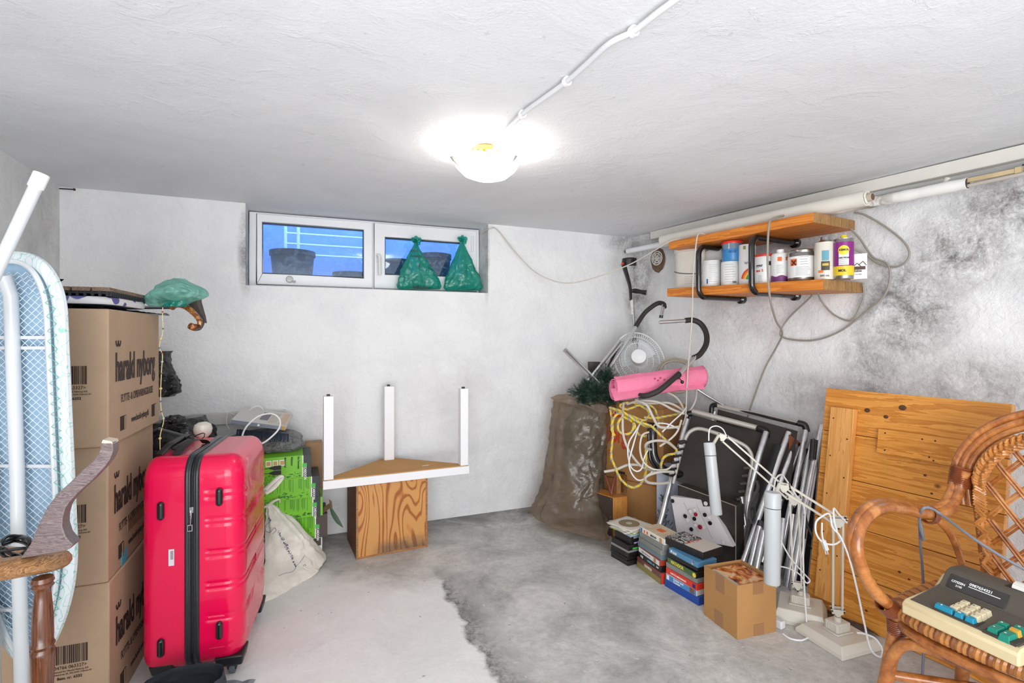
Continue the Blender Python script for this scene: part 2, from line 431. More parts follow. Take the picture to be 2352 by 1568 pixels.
# back wall with the window recess that runs up to the ceiling
S0, _ = SB(564); S1, _ = SB(1121); ZS = 1.598; DEP = 0.20
bp = [(1.05, 0.95, 0.25, 0.2, .9), (2.35, 0.95, 0.22, 0.25, .9), (0.75, 0.75, 0.5, 0.12, .9), (0.9, 0.35, 0.5, 0.35, .8), (2.5, 0.35, 0.55, 0.4, .9), (2.1, 0.9, 0.5, 0.45, .6), (3.2, 0.5, 0.5, 0.5, .6)]
bm_ = [(3.78, 1.75, 0.14, 0.55, 0.9), (3.75, 2.05, 0.35, 0.12, .8), (3.78, 1.1, 0.07, 0.5, .6), (S0, 1.8, 0.05, 0.3, .8), (S1-.01, 1.85, 0.03, 0.35, .6)]
M_WB = plaster('back wall plaster', (236, 236, 236), (226, 226, 227), bp, bm_, bstr=0.8)
def wallgrid(x0, x1, z0, z1, step=0.04, depth=0.006, seed=0, edges=True):
    nu = max(2, int((x1-x0)/step)); nv = max(2, int((z1-z0)/step))
    def fn(a, b):
        x = x0+(x1-x0)*a; z = z0+(z1-z0)*b
        k = min(1, min(a, 1-a)*nu/2, min(b, 1-b)*nv/2) if edges else 1
        return V((x, depth*k*(noise.noise(V((x*3.1, z*3.1, seed)))+0.5*noise.noise(V((x*11, z*11, seed+4)))), z))
    return MB().grid(fn, nu, nv)
mb = wallgrid(0, BLEN, 0, ZS)
mb.v += []; 
for a, b in ((0, S0), (S1, BLEN)):
    g = wallgrid(a, b, ZS, CEIL+0.02); mb.add(g.v, g.f)
mb.add([(S0, 0, ZS), (S0, DEP+.1, ZS), (S0, DEP+.1, CEIL), (S0, 0, CEIL)], [(0, 1, 2, 3)])
mb.add([(S1, 0, ZS), (S1, DEP+.1, ZS), (S1, DEP+.1, CEIL), (S1, 0, CEIL)], [(3, 2, 1, 0)])
mb.add([(S0, 0, ZS), (S1, 0, ZS), (S1, DEP+.1, ZS), (S0, DEP+.1, ZS)], [(0, 1, 2, 3)])
struct('wall_back', mb, M_WB, M=MB_)

# right wall, with soot and mould; its x runs from the back corner towards the camera
mold = [(0.02, 1.75, 0.30, 0.45, 1.0), (0.02, 1.2, 0.22, 0.6, 0.7), (0.55, 2.02, 0.8, 0.16, 0.75), (1.0, 1.42, 0.5, 0.25, 0.35),
        (1.93, 1.42, 0.30, 0.34, 1.0), (2.16, 1.70, 0.26, 0.26, 1.0), (2.38, 1.86, 0.34, 0.2, 1.0), (1.78, 1.12, 0.20, 0.42, 0.75), (1.5, 1.72, 0.32, 0.26, 0.55), (1.55, 0.95, 0.5, 0.14, 0.5), (2.2, 1.05, 0.4, 0.22, 0.6), (2.5, 1.62, 0.25, 0.2, 0.6), (0.5, 0.8, 0.3, 0.4, 0.3)]
M_WR = plaster('right wall plaster', (238, 238, 238), (222, 222, 223), [(1.2, 0.6, 1.2, 0.6, .6)], mold, bscale=30, bstr=0.7)
mb = wallgrid(0, tR, 0, CEIL+0.02, 0.04, 0.008, 7); 
MRW = Matrix(((RD.x, -RN_IN.x, 0, BE.x), (RD.y, -RN_IN.y, 0, BE.y), (0, 0, 1, 0), (0, 0, 0, 1)))
struct('wall_right', mb, M_WR, M=MRW)
M_WL = plaster('left wall plaster', (236, 236, 236), (220, 220, 221), [(0.3, 0.6, 0.5, 0.5, .5)], [(0.16, 1.9, 0.2, 0.3, .35), (0.02, 1.6, 0.06, 0.5, .4), (0.3, 1.65, 0.2, 0.3, .3)])
LNI = LN if LN.x > 0 else -LN
struct('wall_left', wallgrid(0, tL, 0, CEIL+0.02, 0.04, 0.006, 13), M_WL, M=Matrix(((LD.x, -LNI.x, 0, BO.x), (LD.y, -LNI.y, 0, BO.y), (0, 0, 1, 0), (0, 0, 0, 1))))

# old concrete ledge along the foot of the back wall's left part (pale board on top of it)
M_LEDGE = simple('pale ledge', (206, 205, 200), 0.8, var=0.08, bump=0.2)
a0, _ = SB(300); a1, _ = SB(657)
struct('trim_1', MB().box((a0, -0.03, 0.755), (a1, 0.0, 0.825)), M_LEDGE, M=MB_, bevel=0.004)

# window: two sashes in one white plastic frame
M_PVC = simple('white window plastic', (232, 233, 235), 0.35, var=0.03)
M_GLASS = NT('window glass'); tt = M_GLASS
gl = tt.n('ShaderNodeBsdfGlossy', {'Color': (0.85, 0.93, 1, 1), 'Roughness': 0.03})
tp = tt.n('ShaderNodeBsdfTransparent', {'Color': (0.80, 0.90, 1.0, 1)})
lw = tt.n('ShaderNodeFresnel', {'IOR': 1.75})
mx = tt.n('ShaderNodeMixShader', {0: lw.outputs[0], 1: tp.outputs[0], 2: gl.outputs[0]})
df = tt.n('ShaderNodeBsdfDiffuse', {'Color': C(190, 215, 240)})
dn = tt.noise(tt.coord(), 18, 8, 0.75, 1.2)
dm = tt.math('MULTIPLY', tt.ramp(dn, [(0.5, (0, 0, 0, 1)), (0.75, (1, 1, 1, 1))]), 0.22)
mx2 = tt.n('ShaderNodeMixShader', {0: dm, 1: mx.outputs[0], 2: df.outputs[0]}); tt.link(mx2.outputs[0], tt.out.inputs['Surface']); M_GLASS = tt.m
W = Matrix.Translation(MB_.to_translation()); W = MB_.copy()
win = bpy.data.objects.new('window_1', None); COL.objects.link(win); win['kind'] = 'structure'; win.matrix_world = W; WM[win] = W
sM = SB(856, 600, -DEP)[0]
def ring(mb, x0, x1, z0, z1, b, y0, y1):
    (bl, br, bb, bt) = b
    # four mitred lengths
    for q in (((x0, z0), (x1, z0), (x1-br, z0+bb), (x0+bl, z0+bb)), ((x0, z1), (x1, z1), (x1-br, z1-bt), (x0+bl, z1-bt)),
              ((x0, z0), (x0, z1), (x0+bl, z1-bt), (x0+bl, z0+bb)), ((x1, z0), (x1, z1), (x1-br, z1-bt), (x1-br, z0+bb))):
        mb.hexa([V((x, y0, z)) for x, z in q]+[V((x, y1, z)) for x, z in q])
    return mb
zt = 2.092; zb = ZS+0.002
g = MB(); ring(g, S0+.004, sM, zb, zt, (.045, .02, .03, .02), DEP-.012, DEP+.06); ring(g, sM, S1-.004, zb, zt, (.02, .045, .03, .02), DEP-.012, DEP+.06)
o = part('window_frame', g, M_PVC, win, bevel=0.003)
L0 = SB(603, 570, -DEP)[0]; L1 = SB(834, 570, -DEP)[0]; R0_ = SB(883, 600, -DEP)[0]; R1_ = SB(1062, 600, -DEP)[0]
zl0 = SB(603, 629, -DEP)[1]; zl1 = SB(603, 513, -DEP)[1]; zr0 = SB(883, 630, -DEP)[1]; zr1 = SB(883, 547, -DEP)[1]
for (x0, x1, g0, g1, h0_, h1) in ((S0+.049, sM-.004, L0, L1, zl0, zl1), (sM+.004, S1-.03, R0_, R1_, zr0, zr1)):
    g = MB(); ring(g, x0, x1, zb+.018, zt-.012, (g0-x0, x1-g1, h0_-zb-.018, zt-.012-h1), DEP-.03, DEP+.04)
    s = part('sash', g, M_PVC, win, bevel=0.006)
    s2 = part('pane', MB().box((g0-.004, DEP+.005, h0_-.004), (g1+.004, DEP+.009, h1+.004)), M_GLASS, s)
    q = MB(); ring(q, g0-.001, g1+.001, h0_-.001, h1+.001, (.004,)*4, DEP-.031, DEP+.006)
    part('gasket', q, simple('black rubber gasket', (50, 55, 62), 0.6), s)
hx, hz = SB(868, 600, -DEP+.03)
g = MB().box((hx-.014, DEP-.040, hz-.005), (hx+.014, DEP-.028, hz+.055)); g.tube([(hx, DEP-.045, hz+.035), (hx, DEP-.07, hz+.035), (hx+.006, DEP-.072, hz+.02), (hx+.008, DEP-.07, hz-.10)], .011, 10)
part('window_handle', g, simple('handle plastic', (222, 222, 220), .3), win, label='pale lever handle on the right sash', bevel=.002)
hx, hz = SB(1084, 560, -DEP+.03)
part('hinge', MB().tube([(hx, DEP-.036, hz-.06), (hx, DEP-.036, hz+.055)], .009, 10), M_PVC, win)
# round vent knob on the left sash's foot
hx, hz = SB(665, 645, -DEP+.05)
g = MB(); g.lathe([(0, 0), (.022, 0), (.022, .012), (.018, .02), (0, .022)], 20, fm((hx, DEP-.03, hz+.012), (1, 0, 0), (0, 0, 1)))
g.tube([(hx+.01, DEP-.045, hz), (hx+.035, DEP-.055, hz-.004)], .007, 8)
kn = part('knob', g, simple('aged grey plastic', (186, 186, 184), .3, var=.1), win)

# the light well outside
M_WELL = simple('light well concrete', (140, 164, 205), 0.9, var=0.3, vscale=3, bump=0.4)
g = MB(); wy = DEP+0.75
g.add([(S0-.5, wy, 1.3), (S1+.5, wy, 1.3), (S1+.5, wy, 2.7), (S0-.5, wy, 2.7)], [(0, 1, 2, 3)])
g.add([(S0-.5, DEP+.1, 1.55), (S1+.5, DEP+.1, 1.55), (S1+.5, wy, 1.55), (S0-.5, wy, 1.55)], [(0, 1, 2, 3)])
g.add([(S0-.5, DEP+.1, 1.3), (S0-.5, wy, 1.3), (S0-.5, wy, 2.7), (S0-.5, DEP+.1, 2.7)], [(0, 1, 2, 3)])
g.add([(S1+.5, DEP+.1, 1.3), (S1+.5, wy, 1.3), (S1+.5, wy, 2.7), (S1+.5, DEP+.1, 2.7)], [(0, 1, 2, 3)])
struct('wall_outside', g, M_WELL, M=W)
M_POT = simple('dark planter', (30, 34, 44), 0.6, var=.2)
for i, (sx_, rr, hh, lab) in enumerate(((SB(672, 600, -.5)[0], .15, .36, 'dark round planter behind the left pane'), (SB(810, 600, -.5)[0], .13, .22, 'low dark planter behind the right end of the left pane'),
                                   (SB(918, 600, -.5)[0], .10, .34, 'dark planter behind the right pane near the window handle'), (SB(1010, 600, -.45)[0], .13, .40, 'dark planter behind the right pane between the green bags'))):
    c = W @ V((sx_, DEP+.42, 1.551))
    tq = thing('planter', lab, 'planter', c)
    part('pot', MB().lathe([(rr*.8, 0), (rr, hh*.9), (rr*1.06, hh*.9), (rr*1.06, hh), (rr*.94, hh), (rr*.9, hh*.9), (0, hh*.88)], 28), M_POT, tq)
M_RAIL = simple('white painted steel', (225, 232, 240), .4)
c = W @ V((SB(655, 600, -.6)[0], DEP+.55, 1.55)); tq = thing('drying_rack', 'white metal rack with level rails standing outside the left pane', 'rack', c, rzof(BD))
for x in (0, .09, .62): part('post', MB().tube([(x, 0, 0), (x, 0, .62)], .012, 8), M_RAIL, tq)
for z in (.36, .44, .52): part('rail', MB().tube([(0, 0, z), (.62, 0, z)], .008, 8), M_RAIL, tq)

# round vent in the right wall
c = WR(1512, 593, 0.0); M = fm(c, RD, (0, 0, 1)); 
M = fm(c, -RD if RN_IN.dot(fm(c, RD, (0, 0, 1)).col[2].xyz) < 0 else RD, (0, 0, 1))
tv = thing('wall_vent', 'round white slotted vent in a rusty broken hole high by the corner', 'vent', M=M)
g = MB()
for r_ in (.052, .036, .018): g.tube([(r_*math.cos(a*R(15)), r_*math.sin(a*R(15)), .014) for a in range(24)], .005, 6, closed=True)
for a in range(6): g.tube([(0, 0, .014), (.052*math.cos(a*R(60)), .052*math.sin(a*R(60)), .014)], .004, 6)
part('grille', g, simple('dirty white vent', (212, 208, 200), .6, var=.2), tv)
g = MB().lathe([(0, .004), (.075, .004), (.07, .010), (.05, .006), (0, .006)], 22, sy=1.25); g.v = [V((x.x*(1+.15*noise.noise(x*40)), x.y*(1+.2*noise.noise(x*50))-.012, x.z)) for x in g.v]
part('rusty_hole', g, simple('rust and crumbled mortar', (112, 88, 66), .95, var=.4, vscale=40, bump=.5), tv)

# ------------------------------------------------------------------ ceiling lamp and its cable
M_LAMPG = NT('lit opal glass'); M_LAMPG.set(Base_Color=(1, 1, 1, 1), Emission_Color=(1, 0.985, 0.95, 1), Emission_Strength=4.5, Roughness=.3); M_LAMPG = M_LAMPG.m
M_BRASS = simple('brass', (206, 160, 70), .25, metal=1.0)
LC = V((-0.115, 2.24, 0))
tl = thing('ceiling_lamp', 'lit shallow glass bowl lamp hanging crooked from exposed brass fittings', 'lamp', (LC.x, LC.y, 1.955))
mt = Matrix.Rotation(R(3), 4, 'Y')
g = MB().lathe([(0.001, 0), (.05, .004), (.095, .02), (.128, .05), (.142, .075), (.138, .076), (.124, .054), (.09, .026), (.001, .008)], 48, mt, cap=False)
part('glass_bowl', g, M_LAMPG, tl)
g = MB().lathe([(.03, .145), (.045, .138), (.045, .118), (.012, .112), (.012, .05), (.03, .045), (.03, .03), (.001, .028)], 20)
part('brass_mount', g, M_BRASS, tl)
g = MB()
for a in (20, 140, 260):
    c_, s_ = math.cos(R(a)), math.sin(R(a)); g.tube([(0, 0, .115), (.07*c_, .07*s_, .108), (.13*c_, .13*s_, .085)], .004, 8)
g.tube([(.0, -.03, .11), (-.045, -.03, .13), (-.055, -.03, .10), (-.03, -.03, .085), (-.02, -.03, .1)], .004, 8, smooth=6)
g.tube([(.03, -.03, .13), (.055, -.02, .11), (.05, -.03, .08), (.02, -.03, .06), (.01, -.03, .09)], .005, 8, smooth=6)
part('bracket', g, M_BRASS, tl)
for a in (205, 330, 90):
    c_, s_ = math.cos(R(a)), math.sin(R(a))
    g = MB().tube([(.148*c_, .148*s_, .082), (.140*c_, .140*s_, .066), (.118*c_, .118*s_, .044)], lambda q: .009*(1-q)+.002, 8)
    part('clip', g, simple('grey clip', (150, 145, 138), .5), tl)
ld = bpy.data.lights.new('bulb', 'POINT'); ld.energy = 6; ld.color = (1, .97, .92); ld.shadow_soft_size = .09
lo = bpy.data.objects.new('bulb', ld); COL.objects.link(lo); lo.location = (LC.x, LC.y, 2.01)
def CE(u, v, dz=0.016):
    Y = (CEIL-dz-CAMH)*FPX/(H0-v); return V(((u-1176)/FPX*Y, Y, CEIL-dz))
M_CABLE = simple('white painted cable', (214, 215, 218), .5)
pts = [V((LC.x+.03, LC.y-.02, 2.03)), CE(1138, 335, .02), CE(1148, 315), CE(1200, 262), CE(1240, 232), CE(1302, 187), CE(1350, 145), CE(1400, 100), CE(1455, 72), CE(1510, 30), CE(1560, -6), CE(1640, -60), CE(1720, -110)]
tc = thing('ceiling_cable', 'thick white cable clipped across the ceiling to the lamp', 'cable', pts[3])
part('cable', MB().tube(cr(pts, 7), .0085, 10), M_CABLE, tc, world=True)
for u, v in ((1200, 262), (1302, 187), (1455, 72)):
    c = CE(u, v, .012); d = (CE(u+50, v-40)-CE(u, v)).normalized()
    g = MB().tube([c-d*.008, c+d*.008], .0155, 14); part('clip', g, M_PVC, tc, world=True, bevel=.002)

# nail and hook on the walls
a = WB(137, 433, .02); b = WB(170, 435, .10)
solo('nail', MB().tube([a, b], .0035, 8).tube([b, b+(b-a)*.03], .007, 10), simple('rusty iron', (72, 64, 60), .7, metal=.5), 'long rusty nail sticking out at the upper left corner', 'nail')
c = WR(2073, 412, .03)
solo('wall_hook', MB().tube([c+V((0, 0, .035)), c+V((.004, 0, .03)), c+V((0, 0, 0)), c+V((.003, -.003, -.012))], .0022, 6), simple('iron wire', (90, 84, 78), .6, metal=.6), 'small bent wire hook on the board under the ceiling', 'hook')

# ------------------------------------------------------------------ pipes, boards and shelf on the right wall
def RW(t, off, z):       # along the right wall from the corner, off the wall, height
    q = BE+RD*t+RN_IN*off; return V((q.x, q.y, z))
def RT(u, off):          # distance along the wall where column u crosses the plane off the wall
    p = WR(u, 770, 0) if off == 0 else hit(u, 770, BE, RN_IN, off); return (p-BE).dot(RD)
def RZ(u, v, off): return hit(u, v, BE, RN_IN, off).z
M_OFFW = simple('yellowed white paint', (222, 218, 210), .6, var=.06, bump=.1)
M_PAPER = simple('cream vinyl wallpaper', (226, 222, 212), .6, var=.05)
tb0 = RT(1500, .02)
solo('ceiling_batten', MB().hexa([RW(tb0, 0.0, 2.035), RW(tR, 0.0, 2.035), RW(tR, .05, 2.035), RW(tb0, .05, 2.035), RW(tb0, 0.0, 2.095), RW(tR, 0.0, 2.095), RW(tR, .05, 2.095), RW(tb0, .05, 2.095)]), M_OFFW, 'white painted batten running along the ceiling above the pipes', 'batten', bevel=.003)
# flexible conduit under it
p0 = RW(RT(2010, .065), .065, RZ(2010, 450, .065)); p1 = RW(RT(2352, .05)+.5, .05, 2.03)
pm = hit(2352, 384, BE, RN_IN, .065); L = (pm-p0).length
pts = []; N = 520
for i in range(N): pts.append(p0.lerp(pm, i/N*1.35))
g = MB().tube(pts, [.021 if i % 2 else .017 for i in range(N)], 10)
solo('flexible_conduit', g, simple('grey white conduit', (206, 205, 203), .55), 'ribbed grey-white conduit under the ceiling batten', 'conduit')
# wrapped pipe resting by the wall: from the corner to its open end with rods inside
a = RW(.05, .11, hit(1440, 577, BE, RN_IN, .11).z); b = hit(2222, 421, BE, RN_IN, .11)
tp_ = thing('white_tube', 'long white tube under the roll, its open end stuffed with rods', 'tube', a, rzof(RD))
d = (b-a).normalized(); g = MB().tube([a, b-d*.55], .021, 20)
part('inner_rod', MB().tube([a-d*.035, a-d*.03, a+d*.01], [.006, .011, .012], 12), simple('brown cap', (120, 104, 88), .6), tp_, world=True)
part('pipe', g, M_PVC, tp_, world=True)
M_WRAP = NT('stained white wrap'); q = M_WRAP; vec = q.coord((1, 1, 1)); nn = q.noise(vec, 14, 5, .6, 1.0)
sepx = q.n('ShaderNodeSeparateXYZ', {0: vec}).outputs
xx = q.math('SUBTRACT', 1.0, q.math('ABSOLUTE', q.math('DIVIDE', q.math('SUBTRACT', sepx[0], (b-a).length-.38), .14)), True)
zz = q.n('ShaderNodeMapRange', {0: sepx[2], 1: .13, 2: .10, 3: 0.0, 4: 1.0}, clamp=True).outputs[0]
M_WRAP = q.set(Base_Color=q.mix(q.math('MULTIPLY', q.math('MULTIPLY', xx, q.ramp(nn, [(.4, (0, 0, 0, 1)), (.55, (1, 1, 1, 1))])), .85), C(236, 234, 230), C(110, 92, 72)), Roughness=.5)
g = MB(); wp = [b-d*(.62-.62*i/30) for i in range(31)]
g.tube(wp, [.026+.006*noise.noise(V((i*.4, 2, 0))) for i in range(31)], 20)
e = b
part('wrapping', g, M_WRAP, tp_, world=True)
part('mouth', MB().tube([e-d*.002, e+d*.0015], .023, 20), simple('dark hollow', (70, 60, 50), .9), tp_, world=True)
side = d.cross(V((0, 0, 1))).normalized()
solo('curtain_rail', MB().bar(e-d*.03+V((0, 0, .012)), e+d*.16+V((0, 0, .012)), .012, .018).bar(e+d*.16+V((0, 0, .012)), e+d*.18+V((0, 0, .012)), .018, .024), simple('pale wood rail', (196, 174, 134), .5, var=.2), 'short pale rail with a brown end sticking from the white tube', 'rail')
solo('glass_rod', MB().tube([e-d*.03-V((0, 0, .012)), e+d*.27+V((0, 0, -.004))], .008, 10).bar(e+d*.255+V((0, 0, -.004)), e+d*.275+V((0, 0, -.004)), .02, .024), simple('clear grey rod', (186, 178, 166), .2, coat=.5), 'longer clear rod with a brown end block sticking from the white tube', 'rod')
k = e+d*.18+V((0, 0, .03)); solo('iron_nail', MB().tube([k, k+d*.12+V((0, 0, .008))], .0035, 8).tube([k+d*.12+V((0, 0, .008)), k+d*.124+V((0, 0, .0083))], .008, 10), simple('dark iron', (66, 60, 56), .6, metal=.5), 'dark nail in the right wall above the rods', 'nail')
# clamp holding the pipe
c = hit(1958, 500, BE, RN_IN, .11)
solo('pipe_clamp', MB().bar(c+V((0, 0, -.03)), c+V((0, 0, .03)), .022, .016).bar(c+V((0, 0, .03)), c+V((0, 0, .045)), .05, .03), M_OFFW, 'white plastic pipe clamp hanging at the shelf corner', 'clamp', bevel=.003)
solo('pipe_clip', MB().tube([hit(2172, 424, BE, RN_IN, .07), hit(2180, 408, BE, RN_IN, .07)], .016, 12), M_OFFW, 'small cream clip between conduit and white tube', 'clip', bevel=.003)

# shelf: two thick planks held by two black tube brackets
PD = .40
def SP(u, off):  # point (x, y) on the wall-parallel line 'off' from the wall
    q = hit(u, 770, BE, RN_IN, off); return q
M_PLK = wood('orange stained pine', (186, 98, 22), (226, 142, 54), axis=0, scale=1.2, rough=.5, grain=.6)
M_ENDG = wood('sawn end grain', (120, 84, 46), (182, 140, 88), axis=2, scale=1.6, rough=.8, grain=1.2)
def plank(name, label, uf0, uf1, z0, z1, th, off_front, off_back):
    a = (SP(uf0, off_front)-BE).dot(RD); b = (SP(uf1, off_front)-BE).dot(RD)
    M = Matrix(((RD.x, RN_IN.x, 0, RW(a, 0, 0).x), (RD.y, RN_IN.y, 0, RW(a, 0, 0).y), (0, 0, 1, 0), (0, 0, 0, 1)))
    tq = thing(name, label, 'shelf', M=M)
    L = b-a
    g = MB().hexa([(0, off_back, z0-th), (L, off_back, z1-th), (L, off_front, z1-th), (0, off_front, z0-th), (0, off_back, z0), (L, off_back, z1), (L, off_front, z1), (0, off_front, z0)])
    part('plank', g, M_PLK, tq, bevel=.003)
    part('end_grain', MB().hexa([(L, off_back, z1-th), (L+.002, off_back, z1-th), (L+.002, off_front, z1-th), (L, off_front, z1-th), (L, off_back, z1), (L+.002, off_back, z1), (L+.002, off_front, z1), (L, off_front, z1)]), M_ENDG, tq, label='sawn grey-brown plank end')
    return a, b
ua, ub = plank('upper_shelf_plank', 'thick orange pine plank carrying the paper roll, upper of two', 1536, 1869, 1.905, 1.905, .05, PD, .02)
la, lb = plank('lower_shelf_plank', 'thick orange pine plank carrying the paint cans, lower of two', 1532, 1891, 1.60, 1.568, .052, PD-.01, .01)
M_BLK = simple('glossy black enamel', (22, 20, 20), .18, coat=.6)
for uu, lab in ((1605, 'black bent-tube shelf bracket, the one nearer the corner'), (1727, 'black bent-tube shelf bracket, the one nearer the camera')):
    a = (SP(uu, PD+.02)-BE).dot(RD); zt_, zb_ = 1.835, 1.525
    M = Matrix(((RD.x, RN_IN.x, 0, RW(a, 0, 0).x), (RD.y, RN_IN.y, 0, RW(a, 0, 0).y), (0, 0, 1, 0), (0, 0, 0, 1)))
    tq = thing('shelf_bracket', lab, 'bracket', M=M)
    f = PD+.022; r_ = .055; path = [V((0, .01, zt_))]
    for i in range(9): q = R(90-i*90/8); path.append(V((0, f-r_+r_*math.cos(q), zt_-r_+r_*math.sin(q))))
    for i in range(9): q = R(-i*90/8); path.append(V((0, f-r_+r_*math.cos(q), zb_+r_+r_*math.sin(q))))
    path.append(V((0, .01, zb_)))
    part('bent_tube', MB().tube(path, .017, 16), M_BLK, tq)
    for z in (zt_, zb_): part('wall_cap', MB().tube([(0, .001, z), (0, .03, z), (0, .04, z)], [.03, .03, .018], 16), M_BLK, tq)
# paper roll on the upper plank
a = hit(1522, 550, BE, RN_IN, .26); b = hit(1990, 455, BE, RN_IN, .26)
zr = 1.905+.040; a.z = zr+.01; b.z = zr+.01
tr_ = thing('paper_roll', 'long roll of cream paper lying on the upper plank', 'roll', a); d = (b-a).normalized()
part('outer_sheet', MB().tube([a, b], .038, 28), M_PAPER, tr_, world=True)
sd = d.cross(V((0, 0, 1))).normalized(); sp_ = []
for i in range(60): q = i/60*3*math.tau; rr = .034-.014*i/60; sp_.append(b+d*.006+(sd*math.cos(q)+V((0, 0, 1))*math.sin(q))*rr)
part('paper_layers', MB().tube(sp_, .002, 5), M_PAPER, tr_, world=True)
part('core', MB().tube([b-d*.02, b+d*.028], .020, 20), simple('cardboard core', (188, 176, 160), .7), tr_, world=True)
part('core_hole', MB().tube([b+d*.027, b+d*.0288], .0165, 20), simple('core shade', (104, 78, 60), .9), tr_, world=True)

# ------------------------------------------------------------------ cans and bottles on the lower plank
INK = simple('black ink', (34, 32, 36), .6); RED = simple('red ink', (206, 52, 34), .6); WINK = simple('white ink', (236, 236, 234), .6)
GREYI = simple('grey ink', (120, 122, 126), .6); ORI = simple('orange sticker', (226, 104, 40), .6)
M_TIN = simple('tin metal', (168, 166, 162), .28, metal=1.0)
def SHZ(t): return 1.60+(1.568-1.60)*(t-la)/(lb-la)
def can(u, wpx, vtop, off, name, label, mat, parts=(), wrapr=True, h=None, rim=True, dz=0.0, zb=None):
    c = hit(u, 600, BE, RN_IN, off); tt_ = (c-BE).dot(RD); z = SHZ(tt_)+.001+dz if zb is None else zb
    r = wpx/2*c.y/FPX; H = CAMH+(H0-vtop)*(c.y)/FPX-z
    if h: H = h
    a = math.atan2(-c.y, -c.x)     # facing the room
    tq = thing(name, label, 'can', (c.x, c.y, z), 0, 'paint cans on the lower plank')
    pr = [(r*.96, 0), (r, .004), (r, H-.008), (r*.97, H-.005)]
    if rim: pr += [(r*.99, H), (r*.93, H), (r*.92, H-.006), (0.001, H-.007)]
    else: pr += [(r*.9, H), (0.001, H)]
    part('body', MB().lathe(pr, 32), mat, tq)
    return tq, r, H, a
def band(tq, r, z0, z1, m, a0=0, a1=360, name='label', e=.0008):
    n = 28; g = MB()
    g.grid(lambda u_, v_: V(((r+e)*math.cos(R(a0+(a1-a0)*u_)), (r+e)*math.sin(R(a0+(a1-a0)*u_)), z0+(z1-z0)*v_)), n, 1)
    return part(name, g, m, tq)
def wtxt(tq, r, a, s, size, z, m, da=0, bold=0.0, sx=1.0, e=.0012):
    wd = len(s)*size*.30*sx
    return txt(s, size, Matrix.Translation((0, 0, z)), m, tq, sx=sx, bold=bold, wrap=(r+e, a+da-wd/r*.95))
def lines(tq, r, a, z0, z1, n, wid, m=None, da=0):
    g = MB(); n_ = 6
    for i in range(n):
        z = z0+(z1-z0)*i/max(1, n-1); ww = wid*(.7+.3*random.random()); aa = a+da-wid/2/r
        g.grid(lambda u_, v_: V(((r+.0018)*math.cos(aa+ww/r*u_), (r+.0018)*math.sin(aa+ww/r*u_), z+.0014*v_)), n_, 1)
    part('small_print', g, m or GREYI, tq, kind='stuff')
def sq(tq, r, a, z, w_, h_, m, da=0, name='sticker', e=.002):
    g = MB(); aa = a+da-w_/2/r
    g.grid(lambda u_, v_: V(((r+e)*math.cos(aa+w_/r*u_), (r+e)*math.sin(aa+w_/r*u_), z+h_*v_)), 8, 1); part(name, g, m, tq)
WHT = simple('white tin label', (228, 228, 226), .4, var=.04); CRM = simple('cream tub plastic', (226, 222, 212), .4, var=.05)
tq, r, H, a = can(1597, 88, 572, .17, 'paint_bucket', 'large white plastic paint bucket with a wire handle, leftmost on the plank', CRM)
part('rim_ring', MB().lathe([(r*1.0, H-.03), (r*1.05, H-.028), (r*1.05, H-.002), (r*1.0, H)], 36), CRM, tq)
pts = [(r*1.04*math.cos(a+q), r*1.04*math.sin(a+q), H*.45-.03*math.cos(q*1.1)) for q in [R(x) for x in range(-90, 95, 12)]]
part('wire_handle', MB().tube(pts, .0025, 6), simple('wire', (90, 86, 80), .4, metal=.8), tq)
lines(tq, r, a, .03, .075, 5, r*.7, da=-.2); sq(tq, r, a, .02, .02, .022, GREYI, da=.35)
tq, r, H, a = can(1660, 76, 577, .15, 'paint_bucket', 'white plastic bucket standing behind the small pots, second from the corner', simple('grey white tub', (214, 214, 212), .4))
pts = [(r*1.03*math.cos(a+q), r*1.03*math.sin(a+q), H*.72+.02*math.sin(q*2)) for q in [R(x) for x in range(-80, 85, 12)]]
part('wire_handle', MB().tube(pts, .002, 6), simple('wire', (90, 86, 80), .4, metal=.8), tq)
tq, r, H, a = can(1635, 43, 600, .30, 'paint_pot', 'small white paint pot with a bar code, in front of the white bucket', WHT)
lines(tq, r, a, .03, H-.03, 9, r*1.0, da=.2); sq(tq, r, a, .015, .009, .03, simple('blue bars', (60, 100, 140), .5), da=-.45)
tq, r, H, a = can(1678, 41, 602, .30, 'paint_pot', 'small white paint pot under the blue glue tub', WHT)
lines(tq, r, a, .02, H-.02, 8, r*1.2); sq(tq, r, a, .012, .022, .012, GREYI, da=.4)
zb2 = (tq.matrix_world.translation.z)+H+.001
BLU = simple('blue tub', (54, 128, 186), .35); CLR = simple('clear blue plastic', (108, 130, 150), .15, coat=.6)
tq, r, H, a = can(1682, 45, 557, .30, 'glue_tub', 'blue glue tub with a red lid, stacked on a small pot', BLU, rim=False, zb=zb2)
band(tq, r, H*.62, H-.004, CLR); part('lid', MB().lathe([(r*1.06, H-.012), (r*1.08, H-.006), (r*1.04, H+.004), (0.001, H+.004)], 32), simple('red lid', (216, 52, 40), .35), tq)
wtxt(tq, r, a, 'GLUE', .018, H*.42, simple('blue ink', (26, 70, 140), .5), bold=.02)
